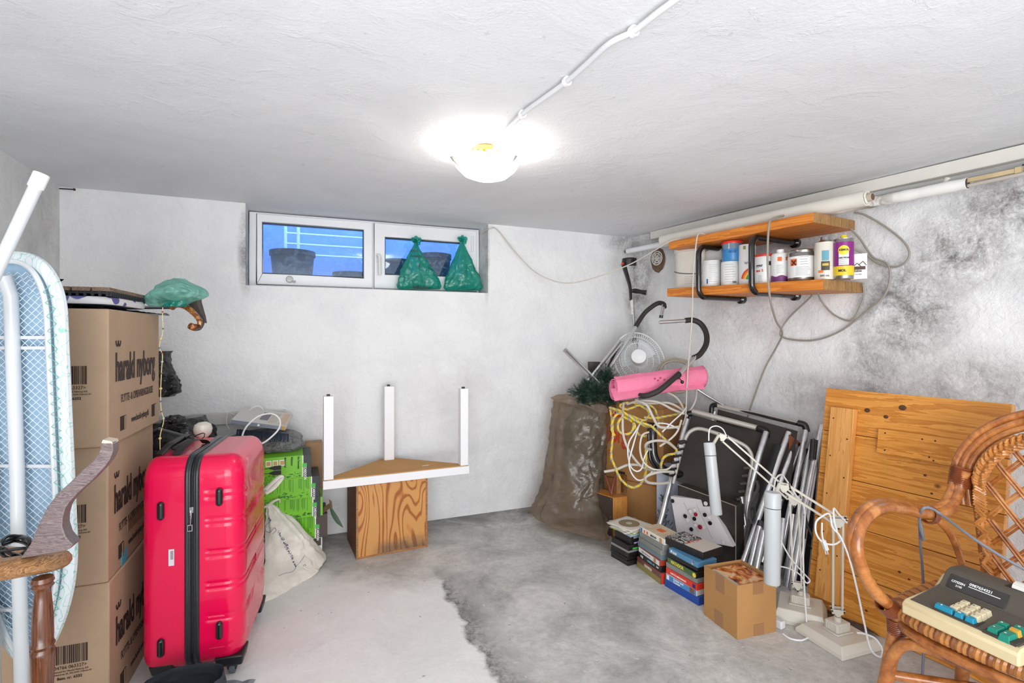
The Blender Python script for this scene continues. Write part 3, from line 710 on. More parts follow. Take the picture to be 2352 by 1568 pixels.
# rainbow tube
tq, r, H, a = can(1716, 36, 563, .29, 'paint_tin', 'white tin with a rainbow on it, between the two brackets', WHT)
for i, cl in enumerate(((222, 60, 40), (236, 130, 40), (240, 200, 50), (60, 160, 70), (40, 100, 180))):
    g = MB(); rr = .085-.009*i; z_c = .02
    def fn(u_, v_, rr=rr, z_c=z_c):
        q = R(90+80*u_); ro = rr-.009*v_; x = .05+ro*math.cos(q); z = z_c+ro*math.sin(q); aa = a+x/r
        return V(((r+.0012)*math.cos(aa), (r+.0012)*math.sin(aa), max(.004, z)))
    g.grid(fn, 14, 1); part('rainbow_band', g, simple('rainbow', cl, .5), tq)
wtxt(tq, r, a, 'WVC', .022, .115, GREYI, bold=.02, sx=.8); sq(tq, r, a, H-.03, .014, .02, simple('green block', (120, 150, 70), .5), da=-.3)
tq, r, H, a = can(1755, 42, 587, .31, 'filler_tub', 'white tub with a red rim and black and red writing', WHT, rim=False)
part('lid', MB().lathe([(r*1.02, H-.010), (r*1.05, H-.006), (r*1.05, H), (r, H+.004), (0.001, H+.004)], 32), simple('red rim', (204, 60, 44), .4), tq)
wtxt(tq, r, a, 'gger', .022, H*.58, INK, da=-.35, bold=.02); wtxt(tq, r, a, 'tex 5', .020, H*.40, RED, da=-.3, bold=.02); lines(tq, r, a, .01, .04, 5, r*.5, da=-.35); sq(tq, r, a, H*.62, .014, .022, INK, da=.6)
tq, r, H, a = can(1792, 38, 583, .31, 'thinner_bottle', 'white bottle with orange hazard labels and a purple wave', WHT, rim=False)
part('cap', MB().lathe([(r*.42, H), (r*.42, H+.022), (r*.36, H+.024), (.001, H+.024)], 20), simple('white cap', (232, 232, 230), .4), tq)
g = MB(); g.grid(lambda u_, v_: V(((r+.0012)*math.cos(a-1.4+2.8*u_), (r+.0012)*math.sin(a-1.4+2.8*u_), .004+v_*(.030+.004*math.sin(u_*14)))), 30, 1); part('purple_wave', g, simple('purple', (110, 40, 104), .5), tq)
sq(tq, r, a, H*.72, .02, .022, ORI, da=-.05); sq(tq, r, a, H*.74, .014, .018, ORI, da=.75); lines(tq, r, a, .05, .09, 5, r*.8)
tq, r, H, a = can(1843, 60, 580, .30, 'paint_tin', 'wide bare metal tin with an orange hazard square', M_TIN)
band(tq, r, .018, H-.025, WHT); sq(tq, r, a, H*.52, .035, .035, ORI, da=-.62)
wtxt(tq, r, a, 'X', .034, H*.54, INK, da=-.60, bold=.04, e=.003); lines(tq, r, a, .028, H*.46, 7, r*1.1, da=.1); lines(tq, r, a, H*.55, H*.8, 4, r*.6, da=.15, m=INK); sq(tq, r, a, H*.5, .012, .035, simple('red strip', (190, 44, 34), .5), da=1.0)
part('lid', MB().lathe([(r*.9, H-.004), (r*.9, H+.008), (r*.84, H+.012), (.001, H+.010)], 32), M_TIN, tq)
tq, r, H, a = can(1896, 45, 558, .31, 'oil_can', 'cream metal can with a small colourful picture and a 500 mL mark', simple('cream can', (220, 214, 202), .35))
part('neck', MB().lathe([(r*.8, H-.004), (r*.5, H+.014), (r*.45, H+.014), (r*.42, H+.03), (.001, H+.03)], 24), M_TIN, tq)
wtxt(tq, r, a, '500 mL', .014, .014, INK, bold=.01)
sq(tq, r, a, H*.50, .03, .05, simple('teal picture', (96, 158, 176), .5)); sq(tq, r, a, H*.24, .036, .045, simple('dark picture', (70, 62, 48), .5), e=.0022); sq(tq, r, a, H*.36, .026, .012, simple('yellow picture', (206, 178, 60), .5), e=.003); sq(tq, r, a, H*.18, .022, .012, simple('orange picture', (216, 120, 60), .5), da=-.4, e=.003); lines(tq, r, a, H*.3, H*.8, 10, r*.35, m=INK, da=.85)
tq, r, H, a = can(1938, 40, 549, .30, 'cleaner_can', 'purple and yellow can with a yellow screw cap', M_TIN)
band(tq, r, .06, H-.018, simple('purple label', (134, 26, 122), .35)); band(tq, r, .016, .062, simple('yellow label', (226, 196, 40), .35), e=.0010)
part('cap', MB().lathe([(r*.36, H-.004), (r*.36, H+.012), (r*.30, H+.018), (.001, H+.018)], 20), simple('yellow cap', (226, 200, 30), .35), tq)
g = MB(); g.grid(lambda u_, v_: (lambda q, rr: V(((r+.0024)*math.cos(a+rr*math.cos(q)/r), (r+.0024)*math.sin(a+rr*math.cos(q)/r), H*.70+rr*math.sin(q))))(u_*math.tau, .023*v_+.0001), 24, 2); part('round_badge', g, simple('yellow badge', (232, 208, 50), .4), tq)
wtxt(tq, r, a, 'KEMOL', .013, H*.685, INK, bold=.03, e=.0032); sq(tq, r, a, .066, .042, .062, WHT, e=.002); wtxt(tq, r, a, 'OSECREAM', .010, .098, INK, bold=.03, e=.003); lines(tq, r+.002, a, .072, .09, 3, r*.9)
wtxt(tq, r, a, 'MOL', .016, .034, INK, da=-.2, bold=.04, e=.002)
# carton with a house
c = hit(1972, 600, BE, RN_IN, .26); zz_ = SHZ((c-BE).dot(RD))+.001; dx = V((c.y, -c.x, 0)).normalized()
tq = thing('carton', 'white carton with small house drawing, last on the plank', 'carton', (c.x, c.y, zz_), rzof(dx), 'paint cans on the lower plank')
Hc = CAMH+(H0-582)*c.y/FPX-zz_
part('carton_body', MB().box((-.035, 0, 0), (.035, .04, Hc)), WHT, tq, bevel=.002)
part('purple_edge', MB().box((-.040, .002, .0), (-.035, .038, Hc)), simple('magenta card', (168, 40, 130), .5), tq)
fmx = fm((-.03, -.0006, .012), (1, 0, 0), (0, 0, 1)); txt('yttelse', .018, fm((-.030, -.0006, .035), (1, 0, 0), (0, 0, 1)), INK, tq, sx=.9, bold=.02); txt('mod alger', .007, fm((-.014, -.0006, .022), (1, 0, 0), (0, 0, 1)), INK, tq)
g = MB()
for q in (((-.022, .062), (-.006, .078), (.010, .062)), ((0, .068), (.018, .086), (.032, .066))):
    for i in range(2): g.bar((q[i][0], -.001, q[i][1]), (q[i+1][0], -.001, q[i+1][1]), .001, .003)
g.box((-.018, -.0012, .046), (.028, -.0008, .062)); part('house_drawing', g, simple('brown ink', (84, 56, 44), .6), tq)
# ------------------------------------------------------------------ wires hanging on the walls
def wire(name, label, pts, r, m, n=8, sm=8, cat='cable', parent=None):
    if parent: return part('cord', MB().tube(cr(pts, sm), r, n), m, parent, world=True)
    return solo(name, MB().tube(cr(pts, sm), r, n), m, label, cat)
M_WIRE = simple('old white wire', (200, 194, 182), .5, var=.1); M_GWIRE = simple('grey wire', (150, 144, 134), .5)
wire('wall_cable', 'thin white cord sagging from the window recess to the upper shelf plank',
     [WB(1104, 538, -.12), WB(1122, 526, .006), WB(1142, 527, .012), WB(1180, 574, .06), P(1230, 625, 3.78), P(1290, 649, 3.76), P(1350, 642, 3.72), P(1440, 610, 3.62), P(1500, 577, 3.50), P(1535, 556, 3.42), P(1562, 548, 3.36)], .0042, M_WIRE)
q_ = lambda u, v, off: hit(u, v, BE, RN_IN, off)
wire('hanging_cable', 'white cord hanging straight from the upper plank down to the junk pile',
     [q_(1625, 542, .36), q_(1606, 536, .44), q_(1599, 560, .47), q_(1592, 640, .47), q_(1590, 720, .46), q_(1584, 800, .46), q_(1578, 880, .46), q_(1575, 950, .46), q_(1568, 975, .45)], .0042, M_WIRE)
wire('looped_cable', 'grey-white cable draped over the upper plank near its middle, ending behind the folded loungers',
     [q_(1800, 495, .34), q_(1775, 502, .42), q_(1766, 520, .455), q_(1763, 600, .45), q_(1768, 680, .44), q_(1782, 735, .3), q_(1797, 765, .12), q_(1782, 800, .05), q_(1755, 850, .04), q_(1722, 942, .04), q_(1715, 970, .04)], .0055, M_GWIRE)
wire('looped_cable', 'grey cable making the wide loop on the wall right of the shelf',
     [q_(1962, 488, .06), q_(1990, 495, .05), q_(2040, 525, .03), q_(2080, 560, .03), q_(2088, 590, .03), q_(2062, 612, .03), q_(2020, 606, .03), q_(1985, 582, .04), q_(1958, 572, .08), q_(1930, 566, .1)], .0052, M_GWIRE)
wire('looped_cable', 'grey cable running under the lower plank in a long bow',
     [q_(1948, 520, .06), q_(1975, 548, .04), q_(2005, 590, .03), q_(2038, 606, .03), q_(2044, 640, .03), q_(2030, 680, .03), q_(1990, 715, .03), q_(1930, 760, .03), q_(1870, 781, .03), q_(1810, 778, .03), q_(1792, 764, .04), q_(1812, 730, .03), q_(1860, 684, .06), q_(1866, 672, .1)], .0052, M_GWIRE)
wire('looped_cable', 'short grey cable loop right under the near end of the lower plank',
     [q_(1878, 668, .2), q_(1886, 690, .06), q_(1915, 722, .03), q_(1955, 736, .03), q_(1975, 705, .03), q_(1984, 680, .03), q_(1982, 650, .03)], .005, M_GWIRE)

# ------------------------------------------------------------------ ironing board at the left edge
M_WSTEEL = simple('white lacquered steel', (212, 216, 220), .3, coat=.3)
ib = thing('ironing_board', 'white ironing board standing on end seen from its mesh underside', 'ironing board', (-1.402, 1.46, 0), R(-2))
def ibw(z):     # half width against height: blunt upper corner, rounded nose below
    zt_, zb_ = 1.508, .345
    if z > zt_-.16: return .138*math.sqrt(max(0, 1-((z-zt_+.16)/.16)**2))**.7
    if z < zb_+.36: return .138*max(0, math.sin(math.pi/2*((z-zb_)/.36)))**.62
    return .138
def ibpt(z, sgn, k=1.0, y=0): return V((sgn*ibw(z)*k, y+.05*(1.508-z), z))
zs = [.345+(1.508-.345)*((1-math.cos(math.pi*i/60))/2) for i in range(61)]
loop = [ibpt(z, 1) for z in zs]+[ibpt(z, -1) for z in reversed(zs[1:-1])]
M_COVER = NT('ironing cover'); q = M_COVER; wv = q.n('ShaderNodeTexWave', {'Vector': q.coord(), 'Scale': 22.0, 'Distortion': 14.0, 'Detail': 1.0, 'Detail Scale': 1.2}).outputs['Fac']
M_COVER = q.set(Base_Color=q.ramp(wv, [(.0, C(150, 200, 190)), (.03, C(170, 208, 200)), (.06, C(214, 222, 226))]), Roughness=.8)
part('cover_edge', MB().tube(loop, .016, 10, closed=True, flat=1.1), M_COVER, ib)
g = MB(); fl = []
for i in range(len(zs)-1):
    a, b, c, d = ibpt(zs[i], -1, .98, .012), ibpt(zs[i], 1, .98, .012), ibpt(zs[i+1], 1, .98, .012), ibpt(zs[i+1], -1, .98, .012)
    g.add([a, b, c, d], [(0, 1, 2, 3)])
part('pad', g, simple('pale blue pad', (158, 186, 208), .9, var=.06), ib)
part('rim_tube', MB().tube([V((p.x*.80, p.y-.012, 1.508-(1.508-p.z)*.985-.012)) for p in loop], .0075, 8, closed=True), M_WSTEEL, ib)
g = MB(); z = .40; row = 0
while z < 1.47:
    hw = ibw(z)*.78; pts = []
    n = max(2, int(hw*2/.0115))
    for i in range(n+1):
        x = -hw+2*hw*i/n; k = ((i+row) % 2)*2-1
        pts.append(V((x, .05*(1.508-z)-.006, z+k*.0052)))
    g.tube(pts, .0011, 3); z += .0104; row += 1
part('wire_mesh', g, simple('white mesh', (232, 242, 250), .4), ib, kind='stuff')
for z in (.50, .92, 1.255, 1.284): part('cross_bar', MB().bar((-ibw(z)*.8, .05*(1.508-z)-.006, z), (ibw(z)*.8, .05*(1.508-z)-.006, z), .008, .009), M_WSTEEL, ib)
part('leg', MB().tube([(.012, -.03, 1.455), (.012, -.01, 1.40), (.020, .0, .9), (.030, .01, 0.02)], .017, 12), M_WSTEEL, ib)
part('leg', MB().tube([(-.075, -.03, 1.30), (-.06, .0, .9), (-.05, .01, 0.02)], .015, 12), M_WSTEEL, ib)
for x in (.030, -.05): part('foot', MB().tube([(x, .01, 0.0), (x, .01, .03)], .022, 12), M_WSTEEL, ib)
g = MB(); rnd = random.Random(3); z = .42; k = 0; pts = []
while z < 1.44:
    pts.append(V(((ibw(z)*(1.02 if k % 2 else .82)), .05*(1.508-z)-.018, z))); z += rnd.uniform(.008, .022); k += 1
g.tube(pts, .0014, 4); part('lacing', g, simple('green thread', (110, 186, 168), .7), ib)
# slanting white leg with an end cap
a, b = P(-40, 690, 1.30), P(92, 408, 1.34); d = (b-a).normalized()
t2 = thing('pole', 'slanting white metal pole with a plastic end cap above the ironing board', 'pole', a-d*.02)
part('tube', MB().tube([a-d*.55, b], .0145, 16), M_WSTEEL, t2, world=True); part('end_cap', MB().tube([b-d*.03, b+d*.012], .0175, 16), simple('white cap', (240, 240, 240), .4), t2, world=True, bevel=.003)

# ------------------------------------------------------------------ captain's chair, arm rail and curved back piece
M_WALN = wood('greyed walnut', (70, 54, 52), (138, 124, 124), axis=0, scale=2.6, rough=.45, grain=2.2)
M_OAK = wood('worn oak', (96, 58, 28), (190, 144, 98), axis=1, scale=2.0, rough=.4, grain=1.4)
M_DARKW = wood('dark turned wood', (66, 36, 20), (112, 66, 40), axis=2, scale=1.4, rough=.25, grain=.8, coat=.4)
YC = 1.10
base = P(92, 1568, YC); base.z = 0
chw = thing('wooden_armchair', 'old wooden armchair with turned supports and an upswept grey-brown back wing', 'chair', base)
prof = [(625, 95), (690, 95), (692, 150), (672, 200), (640, 245), (560, 330), (480, 400), (425, 460), (398, 500), (383, 555), (380, 610), (400, 670), (425, 700), (447, 720), (430, 745), (400, 760), (250, 785), (115, 810), (135, 790), (185, 720), (235, 600), (280, 510), (350, 410), (420, 350), (500, 270), (560, 220), (605, 160)]
pp = [P(x/2.667, 980+y/2.667, YC-.02) for x, y in prof]
part('back_wing', MB().prism(pp, (-.012, .034, 0)), M_WALN, chw, world=True, bevel=.002)
part('sawn_tip', MB().prism([P(236, 1010, YC-.02), P(256, 1013, YC-.02), P(259, 1019, YC-.02), P(233, 1017, YC-.02)], (-.010, .03, 0)), simple('pale sawn wood', (206, 190, 170), .8), chw, world=True)
rail = [P(-60, 1312, 1.02), P(0, 1308, 1.06), P(60, 1298, 1.10), P(110, 1290, 1.15), P(128, 1283, 1.20), P(95, 1280, 1.26), P(30, 1276, 1.32), P(-60, 1270, 1.36)]
part('arm_rail', MB().tube(cr(rail, 6), .030, 14, flat=.72), M_OAK, chw, world=True)
def spindle(par, p, zt_, name='arm_post', zb_=.44, k=1.0):
    H = zt_-zb_; pr = [(.013, 0), (.016, .1), (.019, .35), (.0205, .50), (.0215, .525), (.0185, .545), (.0215, .565), (.0185, .59), (.019, .64), (.018, .76), (.0155, .86), (.0135, .915), (.0155, .93), (.020, .945), (.0165, .96), (.0205, .975), (.018, 1.0)]
    part(name, MB().lathe([(r_*k, zb_+z_*H) for r_, z_ in pr], 20, Matrix.Translation((p.x, p.y, 0))), M_DARKW, par, world=True)
sp0 = P(98, 1330, 1.12); spindle(chw, sp0, CAMH-(1325-H0)*1.12/FPX)
for u, Y_ in ((-90, 1.05), (-230, .92)): spindle(chw, P(u, 1330, Y_), CAMH-(1320-H0)*1.12/FPX)
seatc = P(-160, 1330, .93)
part('seat', MB().lathe([(.001, .43), (.20, .43), (.225, .445), (.215, .465), (.001, .455)], 36, Matrix.Translation((seatc.x, seatc.y, 0))), M_OAK, chw, world=True)
for dx, dy in ((-.12, -.12), (.12, -.12), (.12, .12), (-.12, .12)): spindle(chw, V((seatc.x+dx, seatc.y+dy, 0)), .435, 'leg', 0.0, .9)
# black cables lying on the rail
rnd = random.Random(5); M_BLKR = simple('black rubber', (24, 24, 26), .4, coat=.2)
pts = [P(-20, 1268, 1.16)]
for i in range(26):
    pts.append(P(34+34*math.cos(i*1.1+rnd.uniform(-.4, .4)), 1256+20*math.sin(i*1.1)+rnd.uniform(-8, 6), 1.20+.03*math.sin(i*2.1)))
wire('cable_bundle', 'tangle of black cable lying on the wooden arm rail', pts, .0035, M_BLKR, 6, 5)

# ------------------------------------------------------------------ stack of three moving boxes
BXD = V((-.341, .940, 0)).normalized(); BXW = V((-.940, -.341, 0)).normalized()
M_CB = cardboard('moving box cardboard', (188, 160, 132)); M_CBI = simple('box inside', (60, 44, 34), .9); M_TAPE = simple('brown tape', (150, 120, 90), .35, coat=.3)
M_BINK = simple('dark brown print', (52, 34, 30), .7)
BH = .459
def moving_box(i, label):
    sh = (0.0, 0.008, -0.006)[i]; o = P(251, 770, 1.76-.01*i); o = V((o.x, o.y, 0))+BXD*sh+BXW*(0.0, .006, .0)[i]
    # local: x along the long face (away from the camera), y to the left (the short face), z up
    rot = rzof(BXD)+(0, R(1.2), R(-.8))[i]
    tq = thing('moving_box', label, 'box', (o.x, o.y, i*(BH+.001)), rot, 'stacked moving boxes')
    L, W_ = .54, .36
    part('carton', MB().box((0, 0, 0), (L, W_, BH-.001)), M_CB, tq, bevel=.005)
    FX = lambda x, z: fm((x, -.0012, z), (1, 0, 0), (0, 0, 1))        # long face, seen from the room
    return tq, L, W_, FX
def box_print(tq, L, W_, FX):
    # local face y=0: reading direction is +x (from near edge to far edge)
    txt('harald nyborg', .135, FX(.055, .215), M_BINK, tq, sx=.56, bold=.028)
    g = MB(); g.tube([(x*.01+.093, -.0016, .345+.016*abs(math.sin((x-0)*math.pi/2*1.0))) for x in [0, .25, .5, .75, 1, 1.25, 1.5, 1.75, 2]], .0001, 4)
    mk = MB()
    for cx in (.072, .092):
        pts = [(cx+.011*math.cos(R(180+a)), -.0014, .352+.018*math.sin(R(180+a))) for a in range(0, 181, 20)]
        for i in range(len(pts)-1): mk.bar(pts[i], pts[i+1], .001, .0065)
    part('logo_mark', mk, M_BINK, tq)
    txt('FLYTTE- & OPBEVARINGSKASSE', .040, FX(.105, .135), M_BINK, tq, sx=.62, bold=.0)
    txt('www.harald-nyborg.dk', .034, FX(.205, .050), M_BINK, tq, sx=.62, bold=.005)
    for x in (.10, .44):
        h_ = MB().box((x, -.0018, .035), (x+.055, .002, .085)); part('hand_hole', h_, M_CBI, tq, bevel=.001)
        part('flap', MB().box((x+.034, -.0035, .037), (x+.052, -.0015, .083)), M_TAPE, tq)
    # short face x=0
    FY = fm((-.0014, 0, 0), (0, -1, 0), (0, 0, 1))
    rnd = random.Random(2); g = MB(); y = .155
    while y > .062:
        w_ = rnd.choice((.0012, .0022, .0036)); g.box((-.0016, y-w_, .21), (-.0006, y, .27)); y -= w_+rnd.choice((.0012, .002, .003))
    part('bar_code', g, M_BINK, tq)
    txt('5 704766 063327>', .0155, fm((-.0010, .168, .194), (0, -1, 0), (0, 0, 1)), M_BINK, tq, sx=.9)
    txt('Produced for Harald Nyborg A/S', .0075, fm((-.0010, .158, .184), (0, -1, 0), (0, 0, 1)), M_BINK, tq)
    txt('GL. Højmevej 30, DK-5250 Odense SV', .0072, fm((-.0010, .162, .175), (0, -1, 0), (0, 0, 1)), M_BINK, tq)
    txt('Best. nr. 6332', .012, fm((-.0010, .142, .160), (0, -1, 0), (0, 0, 1)), M_BINK, tq, bold=.02)
labs = ['cardboard moving box with dark lettering, bottom of the stack of three', 'cardboard moving box with dark lettering, middle of the stack of three', 'cardboard moving box with dark lettering, top of the stack under the cushion']
for i in range(3):
    tq, L, W_, FX = moving_box(i, labs[i]); box_print(tq, L, W_, FX)
    if i == 1:
        part('blue_sticker', MB().box((.13, -.002, -.0), (.19, -.0008, .05)), simple('torn blue sticker', (90, 176, 196), .5, var=.3), tq)
        part('brown_tape', MB().box((.2, -.002, .10), (.5, -.0006, .15)), M_TAPE, tq)
ZT = 3*(BH+.001)
o = P(253, 770, 1.76); o = V((o.x, o.y, 0)); rot = rzof(BXD)
def boxtop(x, y, z): return o+BXD*x+BXW*y+V((0, 0, ZT+z))
# folded dark blue bag, cushion, deck tile
tq = thing('folded_bag', 'flat dark blue plastic bag folded under the cushion and jutting out to the right', 'bag', boxtop(0, 0, .001))
def fb(u_, v_):
    x = -.01+.70*u_; y = .02+.31*v_+.02*u_-.05*u_*(1-v_); return boxtop(x, y, .004+.011*abs(noise.noise(V((u_*6, v_*9, 1))))+.012*max(0, u_-.85)*0)
M_BLUEF = simple('dark blue foil', (50, 56, 96), .25, coat=.4, var=.3)
g = MB().grid(fb, 40, 30); part('upper_layer', g, M_BLUEF, tq, world=True)
g = MB().grid(lambda a, b: fb(a, b)-V((0, 0, .0035)), 40, 30); part('lower_layer', g, simple('grey blue foil', (120, 124, 150), .3, coat=.3), tq, world=True)
M_CUSH = NT('flowered cushion'); q = M_CUSH; vr = q.n('ShaderNodeTexVoronoi', {'Vector': q.coord(), 'Scale': 16.0}, feature='F1').outputs['Distance']
vr2 = q.n('ShaderNodeTexVoronoi', {'Vector': q.coord(loc=(.3, .1, .2)), 'Scale': 9.0}, feature='DISTANCE_TO_EDGE').outputs['Distance']
mm = q.math('MULTIPLY', q.ramp(vr, [(.52, (1, 1, 1, 1)), (.56, (0, 0, 0, 1))]), q.ramp(vr2, [(.03, (0, 0, 0, 1)), (.06, (1, 1, 1, 1))]))
M_CUSH = q.set(Base_Color=q.mix(mm, C(226, 224, 226), C(92, 92, 150)), Roughness=.85)
tq = thing('seat_cushion', 'thin white cushion with purple flower print, on top of the boxes', 'cushion', boxtop(.0, .0, .016), rot)
g = MB(); g.lathe([(.001, 0), (.95, 0), (1, .007), (1, .018), (.95, .025), (.001, .025)], 48); g.v = [V((.22+.225*math.copysign(abs(x.x)**.35, x.x), .175+.175*math.copysign(abs(x.y)**.35, x.y), x.z)) for x in g.v]
part('cushion', g, M_CUSH, tq)
tq = thing('deck_tile', 'wooden deck tile on a black plastic grid, topmost on the boxes', 'tile', boxtop(.0, .0, .042), rot)
g = MB().box((0, 0, .008), (.46, .33, .014))
for i in range(24):
    g.box((.004+.0195*i, -.002, 0), (.011+.0195*i, .004, .016))
for i in range(16): g.box((-.002, .004+.0205*i, 0), (.004, .012+.0205*i, .016)); g.box((.456, .004+.0205*i, 0), (.462, .012+.0205*i, .016))
part('plastic_grid', g, simple('black plastic', (26, 28, 34), .5), tq)
M_SLAT = wood('weathered slat', (84, 68, 54), (150, 128, 108), axis=0, scale=2.5, rough=.9, grain=1.2)
rnd = random.Random(8)
for j in range(6):
    for i in range(4):
        g = MB().box((.002+.116*i, .002+.055*j, .016), (.112+.116*i, .052+.055*j, .030)); part('slat', g, M_SLAT, tq, bevel=.0015)
# green carrier bag and umbrella handle on the far end of the stack
M_GFILM = film('green thin plastic', (40, 178, 160), clear=.36, rough=.14, tint=(110, 214, 196), bump=.7, bscale=11)
M_GFILM2 = film('pale green thin plastic', (150, 214, 200), clear=.42, rough=.12, tint=(206, 238, 230), bump=.7, bscale=11)
c = boxtop(.50, .10, .0)
rg = []
Yb = 2.18
for v_, u0, u1, dd in ((704, 362, 390, .05), (694, 357, 418, .08), (682, 361, 447, .10), (671, 368, 459, .10), (658, 378, 446, .08), (646, 392, 426, .05), (639, 408, 414, .012)):
    a = P(u0, v_, Yb); b = P(u1, v_, Yb); rg.append(((a+b)/2, (b-a)/2, V((0.02, dd, 0))))
tq = thing('plastic_bag', 'crumpled pale green see-through bag on the far end of the box stack', 'bag', P(405, 706, Yb))
part('film', loft(rg, 90, 70, amp=.022, sc=9, seed=4), M_GFILM2, tq, world=True, sharp=25)
rg = [(P(398, v_, Yb), (P(398+wd, v_, Yb)-P(398, v_, Yb)), V((0, .04, 0))) for v_, wd in ((704, 26), (692, 30), (676, 26), (664, 14))]
part('inner_bag', loft(rg, 50, 40, amp=.018, sc=12, seed=9), M_GFILM, tq, world=True, sharp=25)
tq = thing('umbrella', 'umbrella with a curved amber wooden handle poking out past the boxes', 'umbrella', P(430, 706, 2.24))
M_AMB = NT('varnished amber root'); q = M_AMB; nn = q.noise(q.coord(), 38, 4, .6, 2.0); M_AMB = q.set(Base_Color=q.ramp(nn, [(.35, C(70, 34, 14)), (.5, C(150, 84, 34)), (.7, C(196, 140, 80))]), Roughness=.12, Coat_Weight=.8)
part('handle', MB().tube(cr([P(396, 706, 2.26), P(406, 699, 2.24), P(425, 703, 2.22), P(445, 719, 2.20), P(458, 735, 2.19), P(459, 748, 2.19), P(448, 752, 2.17), P(436, 748, 2.15)], 6), lambda q: .0125+.002*math.sin(q*9), 16), M_AMB, tq, world=True)
part('canopy', MB().prism([P(410, 698, 2.28), P(428, 692, 2.28), P(454, 684, 2.28), P(455, 694, 2.28), P(464, 726, 2.28), P(467, 742, 2.28), P(460, 728, 2.28), P(440, 706, 2.28)], (0, .03, 0)), simple('dark umbrella cloth', (84, 76, 70), .6, var=.2), tq, world=True, bevel=.002)
part('strap', MB().tube(cr([P(462, 722, 2.2), P(468, 738, 2.18), P(460, 755, 2.17), P(446, 757, 2.16)], 6), .004, 8, flat=.4), simple('dark strap', (46, 42, 44), .5), tq, world=True)
part('shaft', MB().tube([P(398, 706, 2.26), P(330, 706, 2.30)], .007, 8), simple('steel', (150, 150, 150), .3, metal=1), tq, world=True)
# string of beads
Yb = 2.12
path = [P(374, 706, Yb), P(373, 730, Yb), P(374, 760, Yb), P(366, 795, Yb), P(373, 815, Yb), P(371, 850, Yb), P(369, 900, Yb), P(370, 940, Yb), P(376, 965, Yb), P(368, 1000, 2.1), P(368, 1040, 2.08), P(367, 1060, 2.06)]
tq = thing('bead_string', 'string of small coloured beads hanging down beside the boxes', 'beads', path[0])
part('string', MB().tube(cr(path, 6), .0018, 5), simple('cream string', (222, 206, 150), .7), tq, world=True)
cp = cr(path, 6); bc = [simple('bead', c_, .2, coat=.5) for c_ in ((170, 60, 36), (226, 200, 120), (200, 204, 206), (96, 100, 180), (120, 90, 40))]
for i, k in enumerate(range(3, len(cp)-1, 4)): part('bead', MB().sphere(cp[k], (.0035, .0045, .0035, .0055, .004)[i % 5], 10, 7), bc[(i*2) % 5], tq, world=True)

# ------------------------------------------------------------------ black bin bags behind the suitcase and a hanging one
M_BAG = NT('black bin bag'); q = M_BAG; M_BAG = q.set(Base_Color=C(20, 20, 22), Roughness=.22, Coat_Weight=.4, Normal=q.bump(q.noise(q.coord(), 22, 5, .6, 1.5), .9, .02))
Yh = 2.95
rg = []
for v_, u0, u1 in ((910, 372, 398), (898, 366, 413), (880, 366, 412), (860, 366, 402), (842, 367, 390), (826, 370, 386), (815, 371, 382), (806, 368, 388)):
    a = P(u0, v_, Yh); b = P(u1, v_, Yh); rg.append(((a+b)/2, (b-a)/2, V((0, .05, 0))))
solo('bin_bag', loft(rg, 60, 60, amp=.02, sc=11, seed=2), M_BAG, 'small knotted black bag hanging on the wall behind the boxes', 'bag', sharp=22)
Yh = 2.72
rg = []
for v_, u0, u1 in ((1240, 350, 500), (1130, 340, 510), (1080, 345, 505), (1050, 352, 492), (1025, 358, 478), (1000, 362, 462), (980, 366, 446), (962, 380, 428)):
    a = P(u0, v_, Yh); b = P(u1, v_, Yh); rg.append(((a+b)/2, (b-a)/2, V((0.05, .17, 0))))
rg.insert(0, (P(425, 1480, Yh)*1, P(480, 1480, Yh)-P(400, 1480, Yh), V((0, .18, 0))))
rg[0] = (V((rg[1][0].x, rg[1][0].y, 0.01)), rg[0][1]*1.6, V((0, .16, 0)))
solo('bin_bag', loft(rg, 110, 100, amp=.035, sc=9, seed=6), M_BAG, 'big crumpled black bin bag standing behind the red suitcase', 'bag', sharp=22)
c = P(402, 972, 2.55)
g = MB().sphere(c, .055, 40, 26, (1.1, .9, .75), lambda d: 1+.35*crumple(d, 1, 2.3, 3)); solo('bag_knot', g, M_BAG, 'knotted top of a black bag between boxes and wall', 'bag', sharp=22)
solo('grey_rod', MB().tube([P(372, 986, 2.46), P(452, 1008, 2.42)], .006, 10).tube([P(366, 984, 2.47), P(372, 986, 2.46)], .0075, 10), simple('grey metal rod', (130, 132, 136), .35, metal=.7), 'thin grey metal rod lying across the black bag', 'rod')

# ------------------------------------------------------------------ red suitcase
SW_ = V((.962, .272, 0)).normalized(); SDp = V((-.272, .962, 0)).normalized()
so = V((-1.335, 1.875, 0))
sc_ = thing('suitcase', 'large glossy red hard-shell suitcase on wheels with a black zip band', 'suitcase', so, rzof(SW_))
M_RED = NT('red gloss shell'); q = M_RED; M_RED = q.set(Base_Color=C(229, 8, 74), Roughness=.25, Coat_Weight=.45, Coat_Roughness=.05); M_RED.node_tree.nodes['Principled BSDF'].inputs['Specular IOR Level'].default_value = .3
q = None
